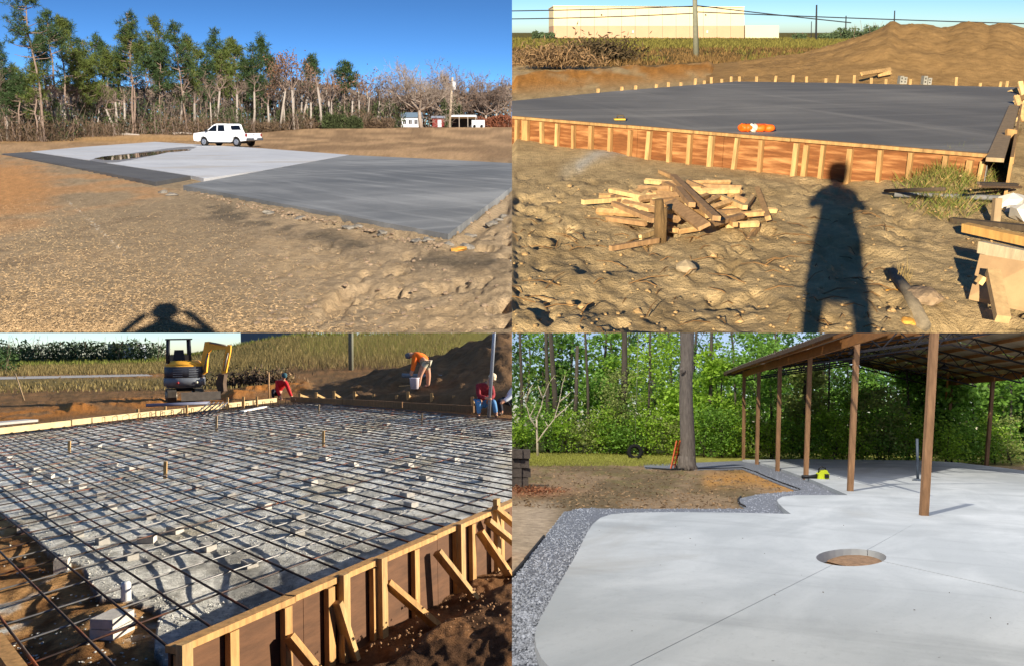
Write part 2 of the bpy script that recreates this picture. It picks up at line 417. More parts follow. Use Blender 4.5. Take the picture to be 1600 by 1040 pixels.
# ================================================================ PLACE 1: slabs by the pine wood
straw = lin(168, 145, 112); tan = lin(184, 158, 122); clay = lin(200, 146, 92); drab = lin(138, 118, 92); paleS = lin(196, 166, 124)
def tl_rise(X, Y): return 1.22 * sstep(95, 235, Y) * sstep(-.30, -.20, X / Y)     # the field climbs gently to the homestead
def rise(p): return float(tl_rise(np.array([p.x]), np.array([p.y]))[0])
EDGE = [(-60, 223), (0, 221), (70, 221), (100, 216), (200, 213), (300, 210), (400, 207.5)]
def edge_depth(x): return min(2240 / (np.interp(x, [q[0] for q in EDGE], [q[1] for q in EDGE]) - 197), 205)
def tl_z(X, Y, px, py):
    e = sstep(520, 508, py) * sstep(800, 792, px)
    near = sstep(250, 330, py)
    z = (fbm(X * 2.2, Y * 1.1, 3, 4) - 0.5) * 0.05 * near
    rough = sstep(380, 560, px) * sstep(300, 380, py)                    # trampled mud on the right
    z = z + rough * ((fbm(X * 1.3, Y * .7, 11, 3, 0.5) - 0.5) * 0.05 + (fbm(X * 6.5, Y * 3.5, 12, 4, 0.65) - .5) * .085)
    z = z - rough * 0.10 * sstep(0.60, 0.72, fbm(X * 3.1, Y * 1.7, 21, 3))
    tr = np.exp(-(polydist(px, py, [(720, 378), (800, 318)]) / 9) ** 2); z = z - 0.10 * tr
    z = z + 0.06 * np.exp(-(polydist(px, py, [(300, 300), (420, 325), (560, 352), (690, 380)]) / 7) ** 2) * fbm(X * 4, Y * 2, 5, 3)
    # the slabs lie over level ground
    sl = inpoly(px, py, [(0, 236), (250, 218), (560, 238), (800, 250), (800, 300), (705, 372), (280, 296), (240, 290)])
    z = np.where(sl, -0.06, z)
    bank = 0.5 * np.exp(-((py - 215 - (80 - px) * 0.02) / 5) ** 2) * sstep(330, 200, px) * fbm(X * .2, Y * .05, 8, 3)
    return z * e + bank + tl_rise(X, Y)
def tl_c(X, Y, px, py):
    n1 = fbm(X * 0.7, Y * 0.3, 31, 4); n2 = fbm(X * 2.5, Y * 1.2, 37, 4); n3 = fbm(X * 9, Y * 4, 33, 3)
    c = mix(np.broadcast_to(straw, px.shape + (3,)), tan, sstep(0.42, 0.62, n1) * 0.6)
    c = mix(c, drab, sstep(0.55, 0.75, n2) * 0.55)
    c = mix(c, clay, sstep(0.5, 0.7, n1) * sstep(420, 330, py) * sstep(300, 220, px) * 0.6)
    c = mix(c, clay, sstep(125, 40, np.hypot(px - 0, (py - 292) * 2.2) + 60 * (n2 - .5)) * 0.95)      # raw clay at the left
    c = mix(c, tan, sstep(330, 470, px) * sstep(295, 330, py) * 0.75)
    c = mix(c, paleS, sstep(0.5, 0.68, n2) * sstep(330, 470, px) * sstep(330, 370, py) * 0.7)
    wet = np.exp(-(polydist(px, py, [(330, 330), (440, 352), (560, 385), (680, 408), (790, 412)]) / 15) ** 2)
    c = mix(c, lin(112, 100, 82), wet * sstep(.36, .56, n2) * 0.9)
    far = sstep(262, 244, py) * sstep(380, 430, px) + sstep(240, 232, py) * sstep(430, 380, px)
    c = mix(c, mix(np.broadcast_to(lin(186, 150, 108), c.shape), lin(152, 122, 88), sstep(.4, .6, fbm(X * .3, Y * .06, 41, 5))), np.clip(far, 0, 1))
    c = mix(c, lin(196, 152, 96), np.exp(-((py - 221 + px * .012) / 3.5) ** 2) * sstep(330, 300, px) * .8)
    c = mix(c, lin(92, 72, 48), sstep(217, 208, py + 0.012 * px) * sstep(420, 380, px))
    return c * (0.80 + 0.4 * n3[..., None])
xs = np.concatenate([np.linspace(-900, -20, 23), np.linspace(0, 800, 321)])
rows = np.concatenate([197 + np.array([0.8, 1.2, 1.8, 2.6, 3.6, 5, 6.5, 8, 10, 12]), np.linspace(211, 520, 150)])
mat('dry_ground', (0, 0, 0), attr=True, rough=0.95, var=0.30, scale=9, bump=1.0, bscale=28, spec=0.05)
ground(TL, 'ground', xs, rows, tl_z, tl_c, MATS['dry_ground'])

def slab(place, name, pix, top, thick, m, label, cat='slab', kind=None):
    mb = MB(); pts = [place.P(x, y, top) for x, y in pix]
    c = sum(pts, Vector()) / len(pts)
    area = sum(pts[i].x * pts[(i + 1) % len(pts)].y - pts[(i + 1) % len(pts)].x * pts[i].y for i in range(len(pts)))
    if area < 0: pts = pts[::-1]
    mb.prism(pts, thick)
    return build(place, mb, name, m, loc=(c.x, c.y, 0), label=label, cat=cat, kind=kind)
_d = TL.P(700, 366) - TL.P(286, 290); rotS = -math.atan2(_d.y, _d.x)
concrete('pale_concrete', lin(190, 190, 188), lin(214, 213, 208), rough=.75, rot=rotS, streak=.6, patch=.5, pscale=.12, damp=lin(184, 174, 158))
concrete('grey_concrete', lin(106, 107, 104), lin(182, 180, 172), rough=.7, rot=rotS, streak=.5, patch=.5, pscale=.12)
concrete('strip_concrete', lin(92, 90, 86), lin(120, 118, 112), rough=.75, rot=rotS, streak=.4, patch=.4, pscale=.3)
slab(TL, 'concrete_slab', [(49, 237.2), (130, 230), (242, 222), (400, 231.5), (545, 242.3), (400, 268.5), (318, 279), (299, 274.5)], 0.055, 0.12, MATS['pale_concrete'], 'pale cured concrete slab with a puddle beside the white pickup')
slab(TL, 'concrete_slab', [(286, 290), (400, 269), (545, 242.6), (680, 249), (830, 257), (830, 270), (700, 366)], 0.09, 0.20, MATS['grey_concrete'], 'large fresh grey concrete slab with pale finishing streaks and a sharp corner')
slab(TL, 'concrete_slab', [(3, 240.5), (48.5, 237.8), (298, 275.2), (243, 284.5)], 0.06, 0.12, MATS['strip_concrete'], 'narrow dark grey concrete strip along the pale slab')
# puddle
mw = mat('puddle_water', lin(52, 48, 40), rough=0.02, var=0.2, scale=1.5, spec=0.9)
pud = [(147, 248), (160, 245), (185, 242.5), (205, 241), (222, 239), (240, 237.5), (255, 236), (272, 234.6), (290, 233.6), (300, 234.2), (296, 235.6), (280, 237), (262, 238.4), (245, 242.2), (225, 245), (205, 248), (185, 250.2), (165, 250.6)]
mb = MB(); mb.prism([TL.P(x, y, 0.064) for x, y in pud][::-1], 0.004); build(TL, mb, 'puddle', mw, kind='structure')
pcx, pcy = 222, 242.5; halo = [(pcx + (x - pcx) * 1.10, pcy + (y - pcy) * 1.5 + .25 * math.sin(x)) for x, y in pud]
mb = MB(); mb.prism([TL.P(x, y, 0.059) for x, y in halo][::-1], 0.003); build(TL, mb, 'damp_patch', mat('damp_concrete', lin(146, 140, 130), rough=.4, var=.2, scale=1.2), kind='structure')
# sprayed chalk line
mb = MB(); rng = np.random.default_rng(5)
cl = mat('chalk', lin(186, 172, 150), rough=0.95, var=0.25, scale=30)
for k in range(75):
    t = rng.uniform(0, 1); x = 106 + 84 * t; y = 314 + 77 * t; x += rng.normal(0, 1.3 + 1.6 * t); y += rng.normal(0, 1.0)
    p = G(TL, x, y); mb.rock((p.x, p.y, p.z + .002), (rng.uniform(.005, .02), rng.uniform(.012, .05), .004), k, 1)
build(TL, mb, 'chalk_line', cl, kind='stuff', label='thin white chalk line sprayed across the dry grass', cat='chalk')
# dead grass on the near lawn
rng = np.random.default_rng(2); N = 70000
gx = rng.uniform(0, 798, N); gy = 520 - 250 * rng.uniform(0.012, 1, N) ** 1.6
keep = (gx < 330 + rng.normal(0, 130, N) + (gy - 380) * 0.6) & (gy > 292 + rng.uniform(0, 60, N)); gx, gy = gx[keep], gy[keep]
c = TL.grid(gx, gy); ii = np.clip(np.searchsorted(TL.gxs, gx), 0, len(TL.gxs) - 1); jj = np.clip(np.searchsorted(TL.grows, gy), 0, len(TL.grows) - 1)
c[:, 2] += TL.gz[jj, ii] + 0.010
d = rng.normal(size=(len(c), 3)); d[:, 2] = np.abs(d[:, 2]) * 0.35 + .05
mb = MB(); mb.cards(c, rng.uniform(.02, .05, len(c)), .006, rng, d)
build(TL, mb, 'dead_grass', mat('dead_grass', lin(184, 154, 112), rough=.9, var=0, island=.45, transl=.2), kind='stuff', label='short dead straw-coloured grass over the near lawn', cat='grass')
# broken concrete and clods along the slab edge
mats_r = [mat('rubble', lin(128, 120, 106), var=.3, scale=14, bump=.4), mat('clod', lin(146, 124, 98), var=.3, scale=14, bump=.4), mat('clay_stone', lin(206, 150, 66), var=.2, scale=14)]
spots = [(420, 334), (545, 358), (560, 356), (470, 345), (598, 366), (652, 378), (668, 377), (700, 383), (716, 393), (730, 388), (790, 342), (778, 345), (768, 352), (735, 370), (255, 302), (268, 306)]
LB = ['chunk of broken concrete lying along the front edge of the grey slab']
for k, (x, y) in enumerate(spots):
    p = G(TL, x, y); s = rng.uniform(.05, .10); mb = MB(); mb.rock((p.x, p.y, p.z + s * .2), (s * 1.3, s * 1.5, s * .6), k, 2, .5)
    j = 2 if k == 8 else 0
    build(TL, mb, 'concrete_chunk' if j == 0 else 'clay_stone', mats_r[j], loc=p, label=LB[0] if j == 0 else 'small ochre clay lump off the corner of the grey slab', cat='rubble' if j == 0 else 'stone', group='broken concrete round the slabs' if j == 0 else None)
mb = MB()
for k in range(520):
    t = rng.uniform(0, 1)
    if k < 330: x, y = 300 + 395 * t, 299 + 82 * t + abs(rng.normal(0, 5)) + 1
    elif k < 400: x, y = 705 + 95 * t, 378 - 78 * t + rng.normal(3, 4)
    else: x, y = rng.uniform(380, 798), rng.uniform(385, 515)
    if x > 797: continue
    p = G(TL, x, y); s = rng.uniform(.008, .03); mb.rock((p.x, p.y, p.z + s * .3), (s * 1.2, s * 1.5, s * .7), k, 1)
build(TL, mb, 'loose_clods', mats_r[1], kind='stuff', label='loose clods and grit strewn over the trampled soil', cat='clods')

# ---------------------------------------------------------------- pickup
def pickup(place, base, heading, L=5.3):
    t = thing(place, 'pickup_truck', base, 'white four-door pickup truck parked by the pale slab', 'truck')
    wh = mat('truck_white', lin(240, 240, 238), rough=.25, var=0, spec=.5); bk = mat('truck_black', lin(26, 26, 28), rough=.5, var=.1)
    gl = mat('truck_glass', lin(14, 18, 24), rough=.06, var=0, spec=.7); ty = mat('tyre', lin(24, 23, 22), rough=.9, var=.2, scale=20)
    al = mat('alloy', lin(170, 172, 176), rough=.35, metal=.8, var=.05); rd = mat('tail_red', lin(120, 14, 14), rough=.3, var=0); gy = mat('bumper_grey', lin(92, 94, 98), rough=.4, metal=.5, var=.1)
    ax = Vector((math.cos(heading), math.sin(heading), 0)); az = Vector((0, 0, 1)); ay = ax.cross(az) * 1   # ay towards the near side
    B = Vector(base); o = lambda x, y, z: B + ax * x + ay * y + az * z                                         # x: rear -> front
    def arch(cx): return [(cx + .44 * math.cos(a), .36 + .44 * math.sin(a)) for a in np.linspace(math.pi - .15, .15, 9)]
    W2 = .92
    low = [(2.62, .45), (2.65, .75), (2.58, 1.02), (1.45, 1.14), (-.93, 1.14), (-.97, 1.03), (-2.62, 1.03), (-2.62, .48)] + arch(-1.62)[0:] + [(-1.1, .36)] + [(1.0, .36)] + arch(1.62) + [(2.2, .40)]
    mb = MB(); mb.extrude(low[::-1], o(0, 0, 0), ax, az, ay, 1.84)
    build(place, mb, 'body', wh, t)
    mb = MB()                                                       # cab, narrower at the roof
    pr = [(1.40, 1.14), (.62, 1.68), (.35, 1.76), (-.62, 1.76), (-.80, 1.68), (-.92, 1.14)]
    for sgn in (0,):
        A = [o(x, -(W2 - .02 - (z - 1.14) * .22), z) for x, z in pr]; Bq = [o(x, (W2 - .02 - (z - 1.14) * .22), z) for x, z in pr]
        n = len(pr); mb.add([tuple(q) for q in A + Bq], [tuple(range(n)), tuple(range(2 * n - 1, n - 1, -1))] + [(i, i + n, (i + 1) % n + n, (i + 1) % n) for i in range(n)])
    build(place, mb, 'cab', wh, t)
    def win(poly, side, name='window'):
        mb = MB(); A = [o(x, side * (W2 - .02 - (z - 1.14) * .22 + .006), z) for x, z in poly]; q = [p - ay * side * .02 for p in A]; n = len(A)
        mb.add([tuple(p) for p in A + q], [tuple(range(n)), tuple(range(2 * n - 1, n - 1, -1))] + [(i, i + n, (i + 1) % n + n, (i + 1) % n) for i in range(n)])
        build(place, mb, name, gl, t)
    for sd in (1, -1):
        win([(1.22, 1.18), (.62, 1.60), (.30, 1.66), (.26, 1.18)], sd); win([(.16, 1.18), (.18, 1.66), (-.42, 1.66), (-.55, 1.18)], sd)
    mb = MB(); q = [o(-.915, -.55, 1.30), o(-.915, .55, 1.30), o(-.825, .50, 1.62), o(-.825, -.50, 1.62)]; mb.add([tuple(p) for p in q] + [tuple(p - ax * .015) for p in q], [(0, 1, 2, 3), (7, 6, 5, 4), (0, 4, 5, 1), (1, 5, 6, 2), (2, 6, 7, 3), (3, 7, 4, 0)]); build(place, mb, 'rear_window', gl, t)
    mb = MB(); q = [o(1.37, -.75, 1.19), o(1.37, .75, 1.19), o(.66, .64, 1.67), o(.66, -.64, 1.67)]; q = [p + ax * .03 + az * .02 for p in q]; mb.add([tuple(p) for p in q] + [tuple(p - az * .015) for p in q], [(0, 1, 2, 3), (7, 6, 5, 4)]); build(place, mb, 'windscreen', gl, t)
    mb = MB(); mb.box(o(-1.78, 0, 1.03), (.02, .02, .02)); mb.add([tuple(o(x, y, 1.037)) for x, y in ((-2.5, -.75), (-2.5, .75), (-1.0, .75), (-1.0, -.75))], [(0, 1, 2, 3)]); build(place, mb, 'bed_interior', bk, t)  # flat black sheet standing in for the open bed's dark interior
    for cx in (-1.62, 1.62):
        for sd in (1, -1):
            rot = Matrix((ax, az, ay * sd)).transposed()
            mb = MB(); mb.lathe([(.20, -.11), (.34, -.11), (.37, -.06), (.37, .06), (.34, .11), (.20, .11)], o(cx, sd * .80, .37), 20, rot); w = build(place, mb, 'wheel', ty, t)
            mb = MB(); mb.lathe([(.02, .10), (.10, .125), (.21, .118), (.23, .112)], o(cx, sd * .80, .37), 14, rot); build(place, mb, 'rim', al, w)
    for sd in (1, -1):
        mb = MB(); mb.beam(o(-2.60, sd * .86, .78), o(-2.60, sd * .86, 1.0), .10, .14, up=ay); build(place, mb, 'taillight', rd, t)
        mb = MB(); mb.beam(o(1.18, sd * 1.02, 1.15), o(1.18, sd * 1.02, 1.33), .2, .12, up=ax); build(place, mb, 'mirror', bk, t)
        for x in (.32, -.5):
            mb = MB(); mb.beam(o(x, sd * .935, 1.03), o(x + .18, sd * .935, 1.03), .03, .035); build(place, mb, 'door_handle', bk, t)
        for x in (.22, -.62):
            mb = MB(); mb.beam(o(x, sd * .921, .45), o(x, sd * .921, 1.13), .012, .012, up=ay); build(place, mb, 'door_seam', gy, t)
        mb = MB(); mb.beam(o(2.5, sd * .72, .86), o(2.64, sd * .72, .86), .3, .18); build(place, mb, 'headlight', al, t)
    mb = MB(); mb.beam(o(-2.70, -.9, .58), o(-2.70, .9, .58), .16, .18); bm_ = build(place, mb, 'rear_bumper', gy, t)
    mb = MB(); mb.beam(o(-2.79, -.16, .62), o(-2.79, .16, .62), .012, .14); build(place, mb, 'number_plate', mat('plate', lin(225, 225, 220), var=0), bm_)
    mb = MB(); mb.beam(o(-2.635, -.07, .93), o(-2.635, .07, .93), .03, .06); build(place, mb, 'tailgate_handle', bk, t)
    mb = MB(); mb.box(o(0, 0, .32), (3.6, 1.3, .16), Matrix((ax, ay, az)).transposed()); build(place, mb, 'underbody', bk, t)
    return t
pa = TL.P(316, 226.3); pb = TL.P(392, 229.8)
ctr = (TL.P(322, 226.6) + TL.P(374, 229.8)) / 2
hd = R(180 + 20)
cb = TL.P(354, 229.4)
pickup(TL, (cb.x, cb.y + .4, 0), math.pi - R(24))

# ---------------------------------------------------------------- pines, bare trees and brush
bark = mat('pine_bark', lin(128, 108, 92), var=.35, scale=5, stretch=(3, 3, .6), bump=.5, bscale=8)
grybark = mat('grey_bark', lin(150, 138, 124), var=.3, scale=4, stretch=(3, 3, .6))
needle = [mat('needles_dark', lin(62, 80, 42), rough=.7, var=0, island=.5, transl=.25), mat('needles_olive', lin(88, 98, 42), rough=.7, var=0, island=.5, transl=.25)]
twig = mat('twigs', lin(124, 106, 92), rough=.9, var=.2, scale=2)
rust = mat('russet_leaves', lin(128, 96, 72), rough=.8, var=0, island=.4, transl=.25)
TLY = 78.0
def pine(x0, y0, x1, y1, cw, c0, seed, kind=0, depth=None, label=None, bare=0.2):
    rng = np.random.default_rng(seed)
    b = TL.Dp(x0, y0, depth) if depth else TL.P(x0, y0)
    b.z = 0; b.z = rise(b); s_ = b.y / 78.
    top = TL.Dp(x1, y1, b.y + rng.normal(0, .6)); k = TL.scale(b); Ht = top.z
    t = thing(TL, 'pine_tree', b, label, 'pine tree', 'pines along the edge of the wood')
    wob = [Vector(rng.normal(0, .10, 3)) * (0 if i in (0, 8) else 1) for i in range(9)]
    pts = [lerp(b, top, i / 8) + wob[i] for i in range(9)]
    r0 = max(.11, Ht * .0095)
    mb = MB(); mb.tube(pts, [r0 * (1.12 - .85 * i / 8) for i in range(9)], 7); build(TL, mb, 'trunk', bark, t)
    at = lambda f: lerp(pts[min(int(f * 8), 7)], pts[min(int(f * 8), 7) + 1], f * 8 - min(int(f * 8), 7))
    cwm = cw / k; br = MB(); C = []
    f = c0 - bare * .5
    nb = int(36 + 8 * cwm / s_)
    for i in range(nb):
        f = c0 + (1 - c0) * rng.uniform(0, 1) ** .8
        if i < 5: f = c0 - rng.uniform(0, bare)
        u = (f - c0) / (1 - c0); prof = (math.sin(min(1, max(.06, 1.02 - u)) * math.pi * .62) ** .8)
        L = cwm * prof * rng.uniform(.45, 1.1); a = rng.uniform(0, 2 * math.pi); p = at(min(f, .985))
        d = Vector((math.cos(a), math.sin(a), rng.uniform(-.1, .55))).normalized()
        q = p + d * L * .6 + Vector((0, 0, rng.normal(0, .1))); e = p + d * L + Vector((0, 0, L * .12))
        br.tube([p, q, e], [.05 * s_, .03 * s_, .012 * s_], 4, False)
        if i < 5 and rng.uniform() < .6: continue
        m = int(5 + L / s_ * 2.8)
        for _ in range(m):
            w = rng.uniform(.45, 1.05) ** .6; cc = p + (e - p) * w + Vector(rng.normal(0, .17 * s_, 3)); C.append(cc)
    build(TL, br, 'branches', bark, t)
    C = np.array([tuple(c) for c in C]); n = 13
    cc = np.repeat(C, n, 0); d = rng.normal(size=(len(cc), 3)); d[:, 2] += .35
    d /= np.linalg.norm(d, axis=1, keepdims=True); s = np.repeat(rng.uniform(.20, .40, len(C)) * s_, n)
    mb = MB(); mb.cards(cc + d * s[:, None] * .55, s * 1.2, s * .13, rng, d); build(TL, mb, 'crown', needle[kind], t)
    return t
PL = ['tallest pine at the left end with a high ragged crown', 'straight pine with a pale trunk beside the tallest pine', 'thin leaning pine whose trunk slants to the right', 'tall dark pine standing at the gap in the wood', 'olive-crowned pine behind the truck']
G1 = 'pine of the row along the wood edge with a long bare trunk'
pines = [(71, 222, 38, -14, 34, .58, 0), (95, 210, 72, 18, 20, .60, 0), (12, 218, -8, 66, 22, .5, 0), (110, 209, 92, 30, 22, .45, 1), (140, 197, 104, 36, 24, .42, 0), (160, 207, 128, 62, 24, .4, 1), (178, 203, 150, 58, 24, .42, 0),
         (213, 212, 198, 20, 25, .52, 0), (207, 210, 204, 40, 20, .55, 1), (260, 208, 240, 30, 22, .48, 1), (274, 206, 228, 48, 20, .40, 1), (292, 210, 272, 38, 22, .45, 0), (297, 195, 290, 60, 20, .4, 1), (240, 206, 222, 66, 18, .45, 0),
         (351, 196, 332, 48, 20, .42, 0), (380, 197, 362, 62, 22, .45, 1), (399, 204, 394, 70, 18, .4, 0), (410, 204, 406, 62, 20, .46, 0), (337, 196, 346, 84, 20, .45, 1), (488, 202, 486, 88, 13, .62, 0), (537, 202, 540, 101, 20, .60, 0),
         (248, 207, 252, 70, 18, .45, 0), (320, 199, 322, 92, 18, .45, 0), (360, 200, 350, 76, 18, .4, 1), (84, 211, 58, 60, 22, .5, 0), (130, 206, 140, 96, 20, .42, 1), (172, 204, 168, 78, 20, .42, 1), (390, 200, 382, 96, 16, .4, 0), (20, 212, 4, 110, 18, .5, 0), (40, 208, 20, 108, 20, .5, 1), (30, 214, 30, 120, 18, .5, 0), (316, 200, 306, 76, 20, .5, 1), (120, 204, 120, 86, 22, .5, 1), (190, 204, 186, 88, 20, .5, 0), (60, 212, 52, 98, 20, .45, 1), (428, 203, 422, 92, 14, .5, 0)]
lab = {0: PL[0], 1: PL[1], 7: PL[3], 15: PL[4], 20: 'lone round-topped pine between the bare trees', 19: 'small narrow pine with a pointed top among bare trees'}
for i, (x0, y0, x1, y1, cw, c0, k) in enumerate(pines):
    dep = edge_depth(x0) * (1.0 if y0 > 208 else 1.06 + .02 * (i % 4))
    hw = 'tall' if y1 < 45 else 'middling' if y1 < 75 else 'short'; ln = 'a leaning' if abs(x0 - x1) > 18 else 'a straight'
    pine(x0, y0, x1, y1, cw * 1.05, c0, 100 + i, k, dep, lab.get(i, hw + ' ' + ['dark green', 'olive green'][k] + ' pine with ' + ln + ' bare trunk at the wood edge'))
def bare(x0, y0, x1, y1, seed, depth, label, m=None, leaf=None, spread=.5, trunkf=.45, kids=3, lv=4, r=None, nl=0, name='bare_tree', grp='bare trees of the wood', place=TL, lsz=.25, flare=None):
    rng = np.random.default_rng(seed); b = place.Dp(x0, y0, depth); b.z = 0; b.z = rise(b); top = place.Dp(x1, y1, depth); Ht = top.z - b.z
    t = thing(place, name, b, label, 'tree', grp); d = (top - b).normalized(); r = r or max(.06, Ht * .012)
    fork = b + d * Ht * trunkf; mb = MB(); mb.tube([b, lerp(b, fork, .5) + Vector(rng.normal(0, .08, 3)), fork], [r * 1.2, r, r * .85], 7); build(place, mb, 'trunk', m or grybark, t)
    out, tips = [], []
    for k in range(kids):
        an = 6.283 * (k + rng.uniform(-.3, .3)) / kids; d0 = (d + Vector(rng.normal(0, spread, 3))).normalized() if flare is None else Vector((math.cos(an) * flare, math.sin(an) * flare, rng.uniform(.25, 1.0))).normalized()
        limbs(rng, fork, d0, Ht * (1 - trunkf) * .42, r * .7, lv - 1, spread, .72, 3, .12, out, tips)
    mb = MB()
    mn = .010 * depth / 78
    for pts, rad, dp in out: mb.tube(pts, [max(q, mn) for q in rad], 4 if dp > 0 else 3, False)
    build(place, mb, 'branches', m or twig, t)
    if leaf is not None and nl:
        T = np.array([tuple(q) for q in tips]); idx = rng.integers(0, len(T), nl); c = T[idx] + rng.normal(0, lsz * 1.2, (nl, 3))
        mb = MB(); mb.cards(c, rng.uniform(.6, 1.2, nl) * lsz, lsz * .5, rng); build(place, mb, 'leaves', leaf, t)
    return t
for i, (x0, y0, x1, y1) in enumerate([(460, 203, 452, 78), (445, 204, 440, 84), (482, 203, 478, 104), (500, 203, 505, 112), (520, 202, 516, 118), (560, 201, 562, 112), (575, 200, 580, 104), (430, 205, 424, 110), (10, 214, 6, 96), (55, 212, 70, 130), (150, 206, 160, 120), (235, 206, 236, 110), (330, 199, 326, 110), (370, 199, 372, 112), (590, 200, 596, 116), (610, 200, 606, 108)]):
    bare(x0, y0, x1, y1, 300 + i, edge_depth(x0) * (1.0 + .03 * (i % 4)), 'slender bare tree standing in the winter wood' if i > 1 else 'bare tree with a thin russet crown above the brush', leaf=rust if i < 8 else None, nl=500 if i < 2 else 160, kids=3, trunkf=.5, lv=4, lsz=.6)
rngb = np.random.default_rng(77)
for i in range(58):
    x = rngb.uniform(-10, 600); hgt = rngb.uniform(60, 112); lean = rngb.normal(-4, 9)
    sz = 'tall' if hgt > 92 else 'short' if hgt < 74 else 'middling'; bent = 'leaning' if abs(lean) > 9 else 'upright'
    bare(x, 206, x + lean, 206 - hgt, 3000 + i, edge_depth(x) * rngb.uniform(1.0, 1.16), sz + ' ' + bent + ' grey stem in the tangle of the winter wood', kids=3, trunkf=.62, lv=3, spread=.55, r=.10 * edge_depth(x) / 78, grp='grey stems in the winter wood', name='slender_tree')
bare(658, 201, 646, 84, 41, 215, 'broad bare oak with a pale trunk in front of the sheds', m=mat('pale_bark', lin(146, 130, 114), var=.25, scale=3), spread=.55, trunkf=.24, kids=8, lv=6, r=.46, name='oak_tree', flare=1.25)
for i, (x0, x1, y1) in enumerate([(608, 604, 112), (690, 690, 100), (735, 735, 104), (775, 778, 112), (640, 650, 104), (715, 724, 118), (760, 756, 122)]):
    bare(x0, 198, x1, y1, 500 + i, 262 + (i % 3) * 8, 'spreading leafless tree behind the sheds', spread=.7, trunkf=.25, kids=5, lv=6, r=.34, leaf=rust, nl=160, lsz=.6, flare=1.1, grp='bare trees behind the sheds')
# undergrowth: thickets one can tell apart by their colour
brush = [mat('brush_brown', lin(98, 80, 60), rough=.9, var=0, island=.5, transl=.2), mat('brush_green', lin(66, 74, 42), rough=.9, var=0, island=.5, transl=.2), mat('brush_grey', lin(112, 98, 84), rough=.9, var=0, island=.45, transl=.2)]
def thicket(place, x0, x1, yb, yt, depth, seed, k, label, n=2200, name='thicket', grp='undergrowth along the wood', lsz=.3, mats=None, thick=3.0, stems=12, base=None, twiggy=False, upright=True):
    rng = np.random.default_rng(seed); a, b = place.Dp(x0, yb, depth), place.Dp(x1, yb, depth); c0 = (a + b) / 2; zb = base if base is not None else (rise(c0) if place is TL else 0.); Ht = place.over(Vector((c0.x, c0.y, zb)), yt)
    t = thing(place, name, (c0.x, c0.y, zb), label, 'shrub', grp)
    u = rng.uniform(0, 1, n); hprof = Ht * (.30 + 1.0 * fbm(u * 6, u * 0 + seed, seed, 4, .7)); z = rng.uniform(0, 1, n) ** 1.1 * hprof
    c = np.stack([a.x + (b.x - a.x) * u, a.y + rng.uniform(-thick / 2, thick / 2, n), z + zb], 1)
    d = rng.normal(size=(n, 3)); d[:, 2] = (np.abs(d[:, 2]) + .3) if upright else d[:, 2]
    mb = MB(); mb.cards(c, rng.uniform(.6, 2.2 if upright else 1.2, n) * lsz, lsz * rng.uniform(.06, .42, n) ** (1 if not twiggy else 1.5), rng, d); build(place, mb, 'foliage', (mats or brush)[k], t)
    mb = MB()
    for i in range(stems):
        uu = rng.uniform(); p = Vector((a.x + (b.x - a.x) * uu, a.y + rng.uniform(-thick / 2, thick / 2), zb)); h = Ht * rng.uniform(.5, 1.25)
        mb.tube([p, p + Vector((rng.normal(0, .22 * h), rng.normal(0, .1), h))], [.022 * depth / 78, .01 * depth / 78], 4, False)
    build(place, mb, 'stems', twig, t); return t
k = 0; rngt = np.random.default_rng(123)
for x0 in range(-40, 580, 44):
    for layer in range(3):
        kk = [0, 2, 1][(k * 7 + layer) % 3]
        thicket(TL, x0 - 8 + rngt.normal(0, 8), x0 + 54 + rngt.normal(0, 10), 212, 192 - rngt.uniform(0, 22) - layer * 22, edge_depth(x0 + 20) * (1.01 + .05 * layer), 700 + k, kk, ['brown leafless thicket under the pines', 'evergreen bramble thicket under the pines', 'grey twiggy thicket under the pines'][[0, 1, 2].index(kk)], n=int(rngt.uniform(500, 1500) * (.6 if kk == 1 else 1)), lsz=.34 * edge_depth(x0) / 78, thick=8, twiggy=kk != 1, stems=16); k += 1
mbt = MB(); rng = np.random.default_rng(9); n = 26000
dist = rng.uniform(270, 330, n); px = rng.uniform(-60, 830, n); top = 150 - 34 * fbm(px / 60, px * 0, 3, 4) + 12 * sstep(480, 600, px)
cc = np.stack([(px - 800) / F * dist, dist, rng.uniform(0, 1, n) ** .7 * (1.6 + (197 - top) / F * dist)], 1)
mbt.cards(cc, 2.2, .6, rng); build(TL, mbt, 'far_wood', brush[2], kind='stuff', label='grey-brown winter wood seen beyond the nearer trees', cat='wood')
thicket(TL, 505, 566, 204, 178, 200, 801, 1, 'dark green evergreen bush at the end of the wood', n=3500, lsz=.7)
thicket(TL, 690, 722, 198, 150, 255, 802, 1, 'olive evergreen tree behind the utility pole', n=2500, lsz=.8)
thicket(TL, 566, 612, 198, 164, 255, 803, 1, 'dark evergreen hedge behind the low carport', n=2500, lsz=.8)
thicket(TL, 742, 800, 198, 180, 250, 804, 0, 'russet hedge behind the white trailer', n=2500, lsz=.8, mats=[mat('russet_brush', lin(128, 78, 54), var=0, island=.4, transl=.2)])
